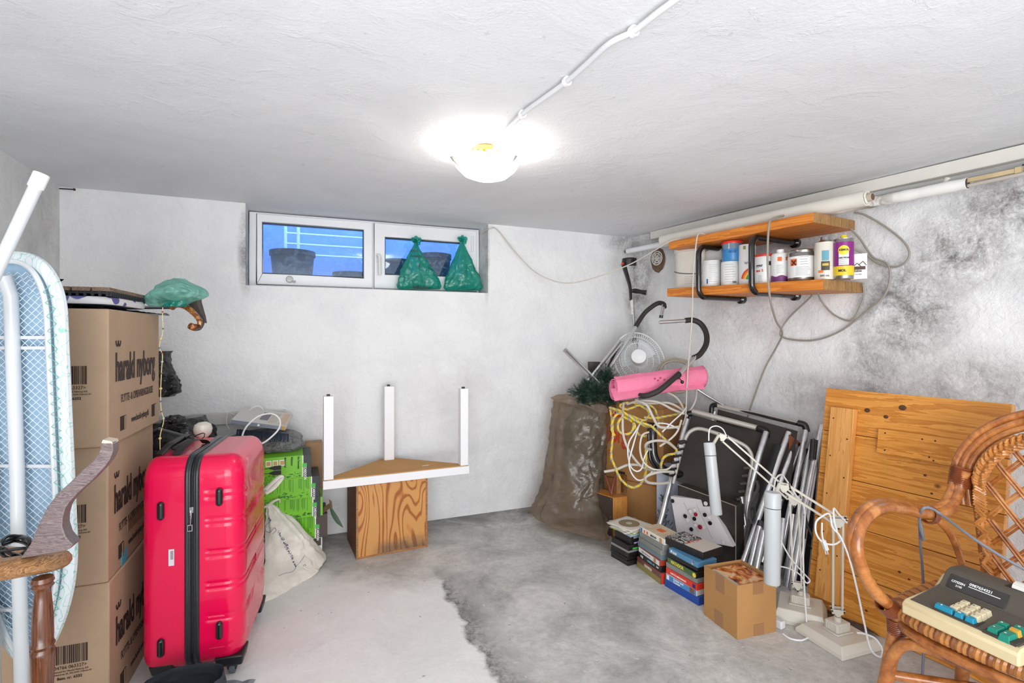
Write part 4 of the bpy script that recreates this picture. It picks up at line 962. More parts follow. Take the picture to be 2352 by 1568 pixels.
# local: x across the thin side (0..0.34), y depth (0..0.49), z 0.055..0.835
SX, SY, Z0, Z1 = .335, .49, .052, .838
def rrect(x0, x1, y0, y1, z0, z1, rc, side, groove=True):
    # half shell: closed at x = side, open at the zip; rings across x with a rounded-rectangle outline in (y, z)
    mb = MB(); n = 26; rad = .07; ring_ = []
    segs = []
    def outline(ins):
        o_ = []; ya, yb, za, zb_ = y0+ins, y1-ins, z0+ins, z1-ins; rr = max(.01, rad-ins*.5)
        for cx, cz, a0 in ((yb-rr, zb_-rr, 0), (ya+rr, zb_-rr, 90), (ya+rr, za+rr, 180), (yb-rr, za+rr, 270)):
            for k in range(8): a = R(a0+90*k/7); o_.append((cx+rr*math.cos(a), cz+rr*math.sin(a)))
        # densify straight runs
        d = []; m_ = len(o_)
        for i in range(m_):
            p, q2 = o_[i], o_[(i+1) % m_]; L_ = math.hypot(q2[0]-p[0], q2[1]-p[1]); k = max(1, int(L_/.006)) if L_ > .03 else 1
            for j in range(k): d.append((p[0]+(q2[0]-p[0])*j/k, p[1]+(q2[1]-p[1])*j/k))
        return d
    base = outline(0); cnt = len(base); cy, cz = (y0+y1)/2, (z0+z1)/2
    fr_ = []
    for k in range(15): fr_.append((k/14*(1-rc/abs(x1-x0)), 0.0))
    for k in range(1, 9): a = R(90*k/8); fr_.append(((1-rc/abs(x1-x0))+rc/abs(x1-x0)*math.sin(a), rc*(1-math.cos(a))))
    last = fr_[-1][1]
    for k in range(1, 14): fr_.append((1.0, last+.245*(k/13)))
    vs_ = []; 
    for f_, ins in fr_:
        x = x0+(x1-x0)*f_
        sy = 1-2*ins/(y1-y0); sz = 1-2*ins/(z1-z0)
        for (yy, zz) in base:
            Y_ = cy+(yy-cy)*max(0.002, sy); Z_ = cz+(zz-cz)*max(0.002, sz)
            if ins > .02:    # keep the face corners rounded as it closes
                Z_ = cz+(zz-cz)*max(0.002, (1-2*min(ins, last)/(z1-z0)))*(1-max(0, ins-last)/.245) if False else Z_
            vs_.append([x, Y_, Z_])
    if groove:
        for p in vs_:
            for zg in [.715, .690, .610, .590, .490, .470, .370, .350, .250, .235, .135, .120] if True else []:
                d = abs(p[2]-zg+(.0)*p[1])
                if d < .008:
                    k = (1-d/.008)*.0042*min(1, max(0, (abs(p[0]-x0)-.02)/.01))
                    if abs(p[1]-y0) < .03 or abs(p[1]-y1) < .03: p[1] += k*(1 if p[1] < cy else -1)
                    elif f_ and abs(p[0]-x1) < .03: p[0] += -k*(1 if x1 > x0 else -1)
    mb.v = [V(p) for p in vs_]
    for i in range(len(fr_)-1):
        for k in range(cnt):
            mb.f.append((i*cnt+k, i*cnt+(k+1) % cnt, (i+1)*cnt+(k+1) % cnt, (i+1)*cnt+k))
    mb.f.append(tuple(reversed(range(cnt)))); mb.f.append(tuple(range((len(fr_)-1)*cnt, len(fr_)*cnt)))
    return mb
part('shell', rrect(.185, SX, 0, SY, Z0, Z1, .060, 1), M_RED, sc_, label='ribbed outer half of the red shell', sharp=50)
part('shell', rrect(.145, 0, 0, SY, Z0, Z1, .040, 0, groove=False), M_RED, sc_, label='smooth half of the red shell', sharp=50)
M_ZIP = simple('black zip tape', (34, 38, 44), .38, coat=.3, bump=.2, bscale=200)
def outl(ins=0.0, n=8, rad=.07):
    o_ = []; ya, yb, za, zb_ = ins, SY-ins, Z0+ins, Z1-ins
    for cx, cz, a0 in ((yb-rad, zb_-rad, 0), (ya+rad, zb_-rad, 90), (ya+rad, za+rad, 180), (yb-rad, za+rad, 270)):
        for k in range(n): a = R(a0+90*k/(n-1)); o_.append((cx+rad*math.cos(a), cz+rad*math.sin(a)))
    return o_
for k, (x, r_) in enumerate(((.149, .0085), (.1565, .0055), (.174, .0055), (.1815, .0085))):
    part('zip_piping', MB().tube([(x, y, z) for y, z in outl(.001)], r_, 10, closed=True), M_ZIP, sc_)
part('zip_teeth', MB().tube([(.165, y, z) for y, z in outl(.004)], .006, 8, closed=True), simple('black zip coil', (18, 20, 24), .5, bump=.6, bscale=300), sc_)
M_CHR = simple('chrome', (200, 202, 206), .15, metal=1)
g = MB().box((.158, -.010, .640), (.172, .0, .662)); g.tube([(.165, -.012, .652), (.165, -.013, .632)], .004, 8)
g.bar((.165, -.012, .635), (.163, -.013, .600), .010, .003); ring(gg := MB(), .153, .171, .575, .600, (.004,)*4, -.014, -.011); g.add(gg.v, gg.f)
part('zip_pull', g, M_CHR, sc_, bevel=.001)
M_STUD = simple('black stud', (26, 28, 32), .2, coat=.4)
for x, z in ((.066, .655), (.066, .16), (.256, .69), (.256, .195)):
    g = MB().tube([(x, -.004, z-.022), (x, -.004, z+.022)], .012, 14); g.sphere((x, -.004, z-.022), .012, 12, 8); g.sphere((x, -.004, z+.022), .012, 12, 8)
    part('stud', g, M_STUD, sc_)
part('sticker', MB().box((.090, -.0016, .452), (.108, -.0006, .512)), simple('paper sticker', (226, 216, 222), .5), sc_)
g = MB()
for i in range(7): g.box((.096+.0, -.0022, .476+.0045*i), (.105, -.0012, .478+.0045*i))
part('bar_code', g, INK, sc_)
M_BPL = simple('black plastic', (30, 30, 33), .45)
for x, y in ((.06, .06), (.285, .05), (.06, .43), (.285, .43)):
    k_ = 1 if x > .2 else .8; g = MB().hexa([(x-.04*k_, y-.04, .046), (x+.045*k_, y-.04, .046), (x+.045*k_, y+.04, .046), (x-.04*k_, y+.04, .046), (x-.048*k_, y-.052, .088), (x+.052*k_, y-.052, .088), (x+.052*k_, y+.052, .088), (x-.048*k_, y+.052, .088)])
    g.box((x-.012, y-.02, .02), (x+.022, y+.02, .055))
    wf = part('wheel_housing', g, M_BPL, sc_, bevel=.006)
    wg = MB().tube([(x-.006, y, .0235), (x+.016, y, .0235)], .0235, 24); part('wheel', wg, simple('grey wheel', (90, 96, 104), .5), wf, bevel=.004)
    part('hub', MB().tube([(x+.0155, y, .0235), (x+.018, y, .0235)], .012, 14), M_BPL, wf)
g = MB().tube([(.03, .09, .838), (.045, .13, .862), (.05, .17, .868), (.05, .31, .868), (.045, .35, .862), (.03, .39, .838)], .015, 12, flat=.55, smooth=5)
part('top_handle', g, M_BPL, sc_)
part('pull_handle', MB().box((.05, .15, .842), (.075, .36, .862)), M_BPL, sc_, bevel=.006)
g = MB().grid(lambda a, b: V((.035+.09*a, .10+.03*b+.07*a, .842+.028*math.sin(a*math.pi))), 14, 2); g.v += []
part('strap', MB().tube([(.095, .07, .840), (.100, .10, .858), (.115, .17, .872), (.135, .24, .862), (.14, .28, .84)], .018, 10, flat=.12, smooth=5), simple('black webbing', (38, 36, 38), .6), sc_)
g = MB().tube([(.10+.035*math.cos(a/12*math.tau), .27+.05*math.sin(a/12*math.tau), .870+.008*math.sin(a)) for a in range(12)], .0022, 6, closed=True)
part('cord_loop', g, M_BLKR, sc_)
c = P(466, 1002, 2.34); solo('lamp_bulb', MB().lathe([(.001, 0), (.022, .002), (.035, .02), (.038, .04), (.033, .058), (.018, .068), (.001, .07)], 24, Matrix.Translation((c.x, c.y, .833))), simple('milky white', (226, 222, 210), .3), 'milky white globe bulb on the back of the suitcase top', 'bulb')
# dark cloth bag at the bottom edge of the frame
cb = V(P(415, 1568, 1.70)); cb.z = 0
rg = [(V((cb.x, cb.y, .002)), V((.07, .02, 0)), V((0, .06, 0))), (V((cb.x, cb.y, .05)), V((.11, .02, 0)), V((-.01, .09, 0))), (V((cb.x, cb.y, .11)), V((.12, .03, 0)), V((-.01, .10, 0))), (V((cb.x, cb.y, .165)), V((.115, .03, 0)), V((-.01, .09, 0)))]
tq = thing('cloth_bag', 'open dark cloth bag on the floor in front of the suitcase', 'bag', cb)
part('bag_body', loft(rg, 60, 40, amp=.008, sc=14, seed=1, capt=False), simple('dark blue grey cloth', (48, 54, 62), .85, var=.2), tq, world=True)
part('bag_ring', MB().tube([V((cb.x+.105+.012*math.cos(a/12*math.tau), cb.y-.06, .165+.014*math.sin(a/12*math.tau))) for a in range(12)], .004, 8, closed=True), simple('cream plastic ring', (224, 214, 190), .4), tq, world=True)
# thin grey film on the floor by the wheel
c = F(520, 1560)
def fl_(a, b): x = c.x-.10+.22*a; y = c.y-.16+.14*b; return V((x, y, .006+.016*abs(noise.noise(V((x*14, y*14, 2))))))
solo('plastic_sheet', MB().grid(fl_, 36, 24), film('grey film', (150, 160, 168), clear=.35, rough=.2), 'crumpled clear grey plastic sheet on the floor at the suitcase wheel', 'sheet', sharp=20)
# ------------------------------------------------------------------ green and dark product boxes, low stack behind the suitcase
M_GREEN = simple('lime green carton', (112, 190, 14), .35, var=.05); M_DCART = simple('dark carton', (46, 50, 52), .5, var=.08); M_BCART = simple('brown dark carton', (78, 66, 62), .6, var=.08)
M_GREEND = simple('dark leaf print', (56, 120, 20), .5); M_WCART = simple('white carton', (226, 226, 222), .5); M_GTAG = simple('green tag', (70, 180, 70), .5)
M_KRAFT = simple('kraft inside', (164, 128, 98), .8, var=.1)
specs = [  # right edge column, split column (dark part starts), top row, bottom row, depth, label
    (740, 712, 1222, 1277, 3.02, 'small white and brown product box, bottom of the green box stack', 'w'),
    (752, 725, 1168, 1222, 3.02, 'green product box with a brown end, fourth from the top of its stack', 'b'),
    (736, 719, 1122, 1168, 2.98, 'green product box with a black end, third from the top, its flap open', 'g'),
    (734, 716, 1074, 1122, 2.96, 'green product box with a black end, second from the top of its stack', 'g'),
    (715, 696, 1023, 1074, 2.94, 'green product box with spade pictures, topmost of its stack', 's')]
z = 0.0
for i, (ur, us, vt, vb, Yc, lab, kind) in enumerate(specs):
    pr = P(ur, 770, Yc); pr.z = 0; H = (.128, .135, .116, .118, .124)[i]
    s_at = lambda u: ((lambda d: (d.x*0))(V((0, 0, 0))))
    # distance along BD from the right edge to column us / 560
    def along(u, pr=pr):
        k = (u-1176)/FPX; return (pr.x-k*pr.y)/(BD.x-k*BD.y)     # pr - BD*t lies on column u
    tD = along(us); tW = {'w': along(700), }.get(kind, along(560)); tW = .40 if kind != 'w' else .16
    tq = thing('product_box', lab, 'box', (pr.x, pr.y, z), rzof(BD), 'stacked product boxes')
    tq.location.z = z; WM[tq] = Matrix.Translation((pr.x, pr.y, z)) @ Matrix.Rotation(rzof(BD), 4, 'Z'); tq.matrix_world = WM[tq]
    if kind == 'w':
        part('carton', MB().box((-.14, 0, 0), (0, .26, H-.001)), M_WCART, tq, bevel=.001)
        part('brown_panel', MB().box((-.125, -.001, H*.62), (-.006, .001, H-.006)), M_BCART, tq)
        g = MB()
        for x in (-.11, -.055): ring(g, x, x+.04, .015, .055, (.002,)*4, -.0012, .0005); ring(g, x+.008, x+.032, .022, .048, (.0015,)*4, -.0012, .0005)
        for k in range(6): a = R(k*60); g.box((-.035+.012*math.cos(a)-.004, -.0013, .037+.012*math.sin(a)-.004), (-.035+.012*math.cos(a)+.004, .0004, .037+.012*math.sin(a)+.004))
        part('pictograms', g, INK, tq)
    else:
        part('carton', MB().box((-.40, 0, 0), (-tD, .22, H-.001)), M_GREEN, tq, bevel=.001)
        part('end_section', MB().box((-tD, 0, 0), (0, .22, H-.001)), M_BCART if kind == 'b' else M_DCART, tq, bevel=.001)
        part('white_stripe', MB().box((-tD-.004, -.0012, .002), (-tD+.002, .001, H-.002)), M_WCART, tq)
        txt('GASDON', .026, fm((-tD+.008, -.0012, .052), (0, 0, -1), (1, 0, 0)), WINK, tq, sx=.85, bold=.03) if False else txt('CARDOON', .017, fm((-tD+.006, -.0012, .056), (0, 0, -1), (1, 0, 0)), WINK, tq, sx=.8, bold=.03)
        part('green_tag', MB().box((-tD-.002, -.0016, .056), (-tD+.020, .001, .078)), M_GTAG, tq)
        rnd = random.Random(i); g = MB()
        if kind == 's':
            for k, s in enumerate(('Ikke Thermosled', 'Multiplanter', 'Mellanting led')): txt(s, .016, fm((-tD-.028-.034*k, -.0010, H*.95), (0, 0, -1), (1, 0, 0)), INK, tq, sx=.62, bold=.02)
            for k in range(3):
                x = -tD-.175+.034*k; part('picture', MB().box((x-.014, -.0012, H*.60), (x+.014, .001, H*.86)), WINK, tq); part('picture', MB().box((x-.010, -.0018, H*.64), (x+.010, -.0010, H*.82)), simple('tan picture', (200, 160, 90), .6), tq)
            for k in range(2):
                zz = .038+.034*k*.8; gg = MB().box((-.30, -.0014, zz-.0015), (-.215, .001, zz+.0015)); gg.hexa([(-.215, -.0014, zz-.003), (-.19, -.0014, zz-.012), (-.19, .001, zz-.012), (-.215, .001, zz-.003), (-.215, -.0014, zz+.003), (-.19, -.0014, zz+.012), (-.19, .001, zz+.012), (-.215, .001, zz+.003)]); gg.box((-.19, -.0014, zz-.012), (-.155, .001, zz+.012))
                part('spade_picture', gg, INK, tq)
            part('white_disc', MB().tube([(-.285, -.0010, H*.45), (-.285, .0005, H*.45)], .042, 28), WINK, tq)
        else:
            x = -tD-.015
            while x > -.37:
                if rnd.random() < .78: g.box((x-.0022, -.0010, H*rnd.uniform(.30, .5)), (x, .0005, H*.93))
                x -= .0052 if rnd.random() < .8 else .014
            part('small_print', g, M_GREEND, tq, kind='stuff')
        g = MB()
        for k in range(60):
            x = -tD-.01-rnd.random()*.14-(.12 if k % 3 == 0 else 0); zz = .003+rnd.random()*.022*(1+math.sin(x*60)*.5); s_ = rnd.uniform(.002, .006)
            g.box((x-s_, -.0011, zz), (x+s_, .0004, zz+s_))
        part('leaf_print', g, M_GREEND, tq, kind='stuff')
        if i == 2:
            g = MB().hexa([(0, .0, .002), (.055, .01, .035), (.06, .012, .035), (.0, .004, .0), (0, .10, .002), (.055, .10, .035), (.06, .10, .033), (.0, .10, .0)])
            g.hexa([(.055, .01, .035), (.066, .012, .032), (.066, .013, .030), (.057, .012, .033), (.050, .10, .06), (.066, .10, .045), (.067, .10, .043), (.052, .10, .058)])
            part('open_flap', g, M_KRAFT, tq); part('side_strip', MB().box((0, .0, .0), (.012, .2, H-.01)), M_GREEN, tq)
    z += H
ZG = z
pr = P(715, 770, 2.94)
c = P(741, 1050, 3.22)
solo('brown_carton', MB().box((-.12, 0, 0), (.0, .14, .22)).__class__() if False else (lambda g: (g.box((-.10, 0, .0), (.0, .1, .63), Matrix.Translation((c.x, c.y, 0)) @ Matrix.Rotation(rzof(BD), 4, 'Z')), g)[1])(MB()), cardboard('plain brown carton', (172, 136, 100)), 'plain brown carton standing between green boxes and wall', 'box', bevel=.002)
g = MB(); lp = [P(757, 1162, 3.08), P(765, 1180, 3.06), P(776, 1198, 3.04), P(788, 1212, 3.02)]
def lf(a, b):
    k = a*(len(lp)-1); i = min(len(lp)-2, int(k)); p = lp[i].lerp(lp[i+1], k-i); w_ = .014*math.sin(math.pi*min(1, a*.97+.03))**.8
    return p+V((.8, .1, .5)).normalized()*w_*(b-.5)*2+V((0, .006*abs(b-.5), 0))
solo('leaf', MB().grid(lf, 12, 4), simple('grey green leaf', (78, 104, 84), .5, var=.2), 'long dull green leaf poking out beside the wooden cube', 'leaf')

# things on the green stack: clear bag, thin carton, white cable
c = P(615, 770, 3.02)
rg = []
M_BUB = film('clear crinkled film', (190, 190, 190), clear=.40, rough=.15, tint=(232, 232, 232), bump=.9, bscale=30)
zz0 = ZG+.002
for z_, u0, u1, dd in ((0, 560, 688, .10), (.02, 530, 694, .12), (.05, 525, 690, .12), (.08, 535, 684, .10), (.105, 560, 670, .07), (.115, 590, 640, .02)):
    a = P(u0, 770, 3.06); b = P(u1, 770, 3.06); m_ = (a+b)/2; m_.z = zz0+z_; rg.append((m_, V(((b-a).x/2, 0.03, 0)), V((-.02, dd, 0))))
tq = thing('clear_bag', 'clear crinkled bag of grey cloth lying on the green boxes', 'bag', rg[0][0])
part('film', loft(rg, 110, 50, amp=.016, sc=13, seed=5), M_BUB, tq, world=True, sharp=22)
rg2 = [(p-V((0, 0, -.004)), a*.86, b*.86) for p, a, b in rg]
part('grey_cloth', loft(rg2, 80, 40, amp=.014, sc=17, seed=8), simple('grey cloth', (122, 122, 124), .95, var=.45, vscale=30), tq, world=True, sharp=22)
g = MB(); rnd = random.Random(4)
for i in range(70):
    p = P(545+i*1.7, 990+i*.16, 2.93); g.tube([p+V((0, 0, .012)), p+V((rnd.uniform(-.004, .004), -.012, -.030+rnd.uniform(-.01, .01)))], .0022, 4)
part('dark_fringe', g, simple('dark blue fringe', (44, 52, 70), .9), tq, world=True)
A, B_, D_ = P(531, 972, 2.84), P(655, 988, 2.92), P(672, 957, 3.22); E_ = A+(D_-B_)
tq = thing('thin_carton', 'thin grey and white product carton lying tilted on the clear bag', 'carton', A)
up = V((0, 0, .020))
part('carton', MB().hexa([A, B_, D_, E_, A+up, B_+up, D_+up, E_+up]), simple('pale grey carton', (206, 204, 198), .5), tq, world=True, bevel=.001)
dn = V((0, 0, 0)); nf = (B_-A).cross(V((0, 0, 1))).normalized(); nf = nf if nf.y < 0 else -nf
part('front_band', MB().hexa([A+nf*.001, A.lerp(B_, .93)+nf*.001, A.lerp(B_, .93), A, A+up+nf*.001, A.lerp(B_, .93)+up+nf*.001, A.lerp(B_, .93)+up, A+up]), simple('steel blue band', (124, 134, 150), .4), tq, world=True)
part('end_mark', MB().hexa([A.lerp(B_, .93)+nf*.001, B_+nf*.001, B_, A.lerp(B_, .93), A.lerp(B_, .93)+up+nf*.001, B_+up+nf*.001, B_+up, A.lerp(B_, .93)+up]), simple('ochre mark', (190, 140, 40), .5), tq, world=True)
for a_, b_, c_, d_, cc in ((.46, .62, .25, .8, (110, 106, 114)), (.64, .80, .15, .85, (196, 188, 172)), (.84, .98, .1, .9, (208, 180, 152))):
    q = lambda s, t_: A+up+V((0, 0, .0006))+(B_-A)*s+(E_-A)*t_
    part('picture', MB().add([q(a_, c_), q(b_, c_), q(b_, d_), q(a_, d_)], [(0, 1, 2, 3)]), simple('print', cc, .5), tq, world=True)
for k in range(6):
    p = A.lerp(B_, .50+.055*k)+up*.5+nf*.0014; part('icon', MB().tube([p, p+nf*.0008], .006 if k == 0 else .0042, 14), WINK if k == 0 else GREYI, tq, world=True)
wire('white_cable', 'thick white cable looping over the clear bag onto the suitcase', [P(556, 1012, 2.6), P(558, 995, 2.65), P(570, 975, 2.7), P(595, 955, 2.74), P(625, 950, 2.76), P(642, 963, 2.76), P(640, 985, 2.72), P(615, 1010, 2.66), P(590, 1024, 2.62)], .0045, M_PVC)
wire('white_cable', 'thin white cable arching up behind the thin carton', [P(566, 950, 3.1), P(580, 936, 3.1), P(595, 932, 3.12), P(603, 940, 3.14), P(600, 950, 3.16)], .003, M_PVC)
wire('white_cable', 'thin pale cable hanging at the ledge left of the thin carton', [P(540, 953, 3.02), P(524, 948, 3.0), P(521, 958, 2.98), P(521, 975, 2.95), P(528, 987, 2.9)], .003, M_WIRE)

# ------------------------------------------------------------------ cream cotton tote bag leaning on the boxes
M_COT = NT('cream cotton'); q = M_COT; n_ = q.noise(q.coord(), 5, 4, .6, .4); M_COT = q.set(Base_Color=q.ramp(n_, [(.3, C(214, 208, 196)), (.6, C(236, 231, 220))]), Roughness=.9, Normal=q.bump(q.noise(q.coord(), 9, 5, .6, 1.2), .5, .02))
tb = thing('tote_bag', 'slumped cream cotton tote bag with faded blue print, leaning on the green boxes', 'bag', F(650, 1375))
# outline in the photo (left/right columns per row) with the depth its surface has there
rows = [(1384, 602, 622, 2.52), (1376, 598, 640, 2.54), (1352, 598, 676, 2.58), (1320, 599, 722, 2.64), (1288, 600, 744, 2.72), (1262, 601, 726, 2.76), (1232, 603, 700, 2.80), (1200, 604, 672, 2.84), (1172, 605, 640, 2.86), (1156, 606, 622, 2.87)]
rg = []
for v_, u0, u1, Yd in rows:
    a = P(u0, v_, Yd); b = P(u1, v_, Yd+ (.20 if v_ > 1240 else .08)*(u1-u0)/140)
    th = .045 if v_ < 1200 else .075
    rg.append(((a+b)/2+V((0, .03, 0)), (b-a)/2, V((-.01, th, 0.0))))
part('bag_body', loft(rg, 110, 90, amp=.016, sc=8, seed=12, vert=.003), M_COT, tb, world=True, sharp=40)
part('back_panel', MB().prism([P(608, 1170, 2.93), P(640, 1152, 2.93), P(661, 1154, 2.93), P(662, 1200, 2.93), P(660, 1250, 2.95), P(612, 1250, 2.95)], (0, .006, 0)), M_COT, tb, world=True)
part('handle', MB().tube(cr([P(608, 1126, 2.60), P(622, 1112, 2.64), P(640, 1096, 2.68), P(648, 1094, 2.70), P(640, 1106, 2.70), P(625, 1122, 2.66), P(608, 1132, 2.62)], 6), .013, 10, flat=.5), M_COT, tb, world=True)
part('handle', MB().tube(cr([P(608, 1165, 2.74), P(618, 1158, 2.78), P(630, 1150, 2.82), P(641, 1146, 2.84), P(642, 1154, 2.84)], 6), .011, 10, flat=.35), M_COT, tb, world=True)
M_BLUI = simple('faded blue print', (74, 78, 112), .8)
def bagP(u, v):       # a little in front of the bag's front surface
    Yd = 2.52
    for i in range(len(rows)-1):
        if rows[i+1][0] <= v <= rows[i][0]:
            f = (rows[i][0]-v)/(rows[i][0]-rows[i+1][0]); Yd = rows[i][3]*(1-f)+rows[i+1][3]*f; u0 = rows[i][1]*(1-f)+rows[i+1][1]*f; u1 = rows[i][2]*(1-f)+rows[i+1][2]*f; th = .075 if v > 1200 else .05
            s = (u-(u0+u1)/2)/((u1-u0)/2+1e-6); return P(u, v, Yd+(.10 if v > 1240 else .04)*(1+s)*(u1-u0)/140+.03-th*max(0, 1-abs(s)**2.2)**.5-.016)
    return P(u, v, Yd)
g = MB()
for pth in ([(617, 1192), (622, 1196), (612, 1205), (610, 1218), (620, 1222), (630, 1212), (634, 1218), (626, 1226)], [(672, 1290), (680, 1300), (672, 1312), (655, 1316), (640, 1322)], [(680, 1300), (690, 1290), (700, 1275)], [(696, 1300), (700, 1296), (703, 1299)]):
    g.tube(cr([bagP(*p) for p in pth], 4), .0011, 4)
part('print_line', g, M_BLUI, tb, world=True, kind='stuff')
g = MB(); rnd = random.Random(9)
for k in range(150):
    f = rnd.random(); u = 640+34*f+rnd.uniform(-3, 4)*(1-abs(f-.4)); v = 1222+64*f+rnd.uniform(-5, 5)
    c = bagP(u, v); g.sphere(c, rnd.uniform(.0010, .0022), 5, 4)
for p in ((618, 1190), (621, 1194), (674, 1290), (677, 1296), (679, 1300)): g.sphere(bagP(*p), .004, 8, 6)
part('speckled_print', g, M_BLUI, tb, world=True, kind='stuff')

# ------------------------------------------------------------------ upside-down corner table on the plywood cube
a = F(818, 1285); b = F(982, 1255); dx = (b-a); wc = dx.length; dx.normalize(); dy = V((-dx.y, dx.x, 0))
M_PLY = NT('plywood cathedral grain'); q = M_PLY
n_ = q.noise(q.coord((1.15, 1.0, .34), loc=(.37, .9, .13)), 4.6, 1.6, .45, .7)
s_ = q.math('SINE', q.math('MULTIPLY', n_, 95.0)); s2 = q.noise(q.coord((60, 60, 6)), 2, 3, .6)
cl = q.ramp(q.math('ADD', q.math('MULTIPLY', s_, .42), q.math('MULTIPLY', s2, .35)), [(0.0, C(204, 148, 84)), (.30, C(206, 144, 76)), (.55, C(158, 90, 38))])
sepp = q.n('ShaderNodeSeparateXYZ', {0: q.coord()}).outputs
stn = q.math('MULTIPLY', q.n('ShaderNodeMapRange', {0: q.math('ADD', sepp[2], q.math('MULTIPLY', q.noise(q.coord(), 12, 5, .6), -.12)), 1: -.03, 2: .035, 3: 1.0, 4: 0.0}, clamp=True).outputs[0], q.n('ShaderNodeMapRange', {0: sepp[0], 1: .08, 2: .16, 3: 0.0, 4: 1.0}, clamp=True).outputs[0])
cl = q.mix(q.math('MULTIPLY', stn, .7), cl, C(92, 78, 66)); M_PLY = q.set(Base_Color=cl, Roughness=.5, Normal=q.bump(s_, .06, .002))
M_PLYD = wood('dark board side', (72, 40, 24), (120, 74, 46), axis=2, scale=1.5, rough=.6)
cube = thing('wooden_cube', 'plywood cube with bold wavy grain standing under the white table', 'box', a, rzof(dx))
CH = .430; dpt = .335
part('front_panel', MB().box((.006, 0, .006), (wc-.006, .012, CH-.004)), M_PLY, cube, bevel=.001)
part('side_panel', MB().box((0, .001, 0), (.018, dpt, CH)), M_PLYD, cube, bevel=.002)
part('side_panel', MB().box((wc-.018, .001, 0), (wc, dpt, CH)), M_PLYD, cube, bevel=.002)
part('back_panel', MB().box((.018, dpt-.012, .004), (wc-.018, dpt, CH-.004)), M_PLYD, cube)
part('top_panel', MB().box((.018, .012, CH-.02), (wc-.018, dpt-.012, CH-.002)), M_PLYD, cube)
g = MB(); ring(g, 0, wc, 0, CH, (.012, .012, .012, .010), -.002, .010); part('edge_strip', g, wood('edge strip', (128, 84, 46), (184, 130, 78), axis=0, scale=2), cube, bevel=.001)
ZT1 = CH+.001
zfun = ZT1
def atz(u, v, z): return F(u, v, z)
Lp = atz(742, 1125, ZT1); Rp = atz(1078, 1087, ZT1)
Cc = (Lp+Rp)/2; hd = (Rp-Lp)/2; Cp = Cc+V((-hd.y, hd.x, 0))*.96; 
M_WFOIL = simple('white foil', (236, 236, 237), .4); M_HDF = simple('brown fibreboard', (190, 140, 76), .7, var=.08)
tbl = thing('corner_table', 'white three-legged corner table turned upside down on the plywood cube', 'table', (Cc.x, Cc.y, ZT1), rzof(hd))
TH = .050; W2 = hd.length; HH = (Cp-Cc).length
tri = [(-W2, 0), (W2, 0), (W2, .05), (.035, HH), (-.035, HH), (-W2, .05)]
part('table_top', MB().prism([V((x, y, 0)) for x, y in tri], (0, 0, TH-.003)), M_WFOIL, tbl, bevel=.001)
tri2 = [(-W2+.02, .010), (W2-.02, .010), (W2-.02, .045), (.03, HH-.012), (-.03, HH-.012), (-W2+.02, .045)]
part('underside_board', MB().prism([V((x, y, TH-.004)) for x, y in tri2], (0, 0, .0055)), M_HDF, tbl)
M_FOOT = simple('dark foot', (48, 40, 38), .5)
for (x, y), LH, ws in (((-W2+.030, .030), .468, .052), ((W2-.030, .030), .478, .050), ((0, HH-.045), .478, .062)):
    lg = part('leg', MB().box((x-ws/2, y-ws/2, TH+.0015), (x+ws/2, y+ws/2, TH+LH)), M_WFOIL, tbl, bevel=.0015)
    part('foot', MB().box((x-.009, y-.009, TH+LH), (x+.009, y+.009, TH+LH+.010)), M_FOOT, lg, bevel=.002)
part('sticker', MB().box((.16, .10, TH+.0015), (.20, .112, TH+.002)), M_WCART, tbl)

# ------------------------------------------------------------------ two knotted green bags on the window sill
def sillbag(label, rows, off, seed, knot, with_print):
    rg = []
    for v_, u0, u1, dd in rows:
        a = WB(u0, v_, off); b = WB(u1, v_, off); rg.append(((a+b)/2, (b-a)/2, -BN*dd))
    c0 = rg[0][0]
    tq = thing('plastic_bag', label, 'bag', (c0.x, c0.y, ZS+.001), 0, 'green knotted bags on the sill')
    part('film', loft(rg, 100, 90, amp=.013, sc=9, seed=seed, vert=.004), M_GFILM, tq, world=True, sharp=28)
    kx, kv, ks = knot; c = WB(kx, kv, off)
    g = MB()
    for j, (ax, az, L_) in enumerate(((-.8, .7, .9), (.1, 1, 1.0), (.9, .5, 1.1), (.5, -.2, .8), (-.4, .3, .7))):
        ext = (BD*ax+V((0, 0, az))).normalized()*ks*L_; sidev = ext.cross(BN).normalized()
        def petal(u_, v_): 
            w_ = ks*.42*math.sin(math.pi*(.12+.80*v_)); return c+ext*v_+sidev*w_*(u_-.5)*2+BN*(.02*math.sin(v_*3)+.008*math.sin(u_*9+j)+.006*j*.3)
        g.grid(petal, 10, 10)
    part('knotted_top', g, M_GFILM, tq, world=True)
    part('knot', MB().sphere(c, .012, 12, 8, (1.3, 1, .8)), simple('dark green knot', (20, 110, 92), .3), tq, world=True)
    return tq
r1 = [(664, 914, 1012, .02), (656, 910, 1014, .05), (640, 914, 1006, .055), (618, 922, 993, .05), (595, 932, 978, .04), (575, 942, 966, .025), (562, 950, 960, .012), (553, 951, 958, .008)]
sb1 = sillbag('green translucent bag with black print, the left of two on the sill', r1, -.085, 3.1, (954, 556, .045), True)
r2 = [(667, 1025, 1104, .02), (658, 1020, 1107, .05), (640, 1024, 1102, .055), (618, 1032, 1092, .05), (595, 1040, 1081, .04), (575, 1049, 1072, .025), (560, 1056, 1066, .012), (552, 1057, 1064, .008)]
sb2 = sillbag('plain green translucent bag, the right of two on the sill', r2, -.085, 8.4, (1060, 554, .045), False)
for s, u, v, sz in (('KUN TIL', 948, 662, .030), ('I', 962, 615, .040), ('DAGREN', 944, 590, .020), ('ONYO', 944, 578, .020)):
    p = WB(u, v, -.020); txt(s, sz, fm(p, BD, (0, 0, 1)), INK, sb1, world=True, bold=.02, sx=.9)
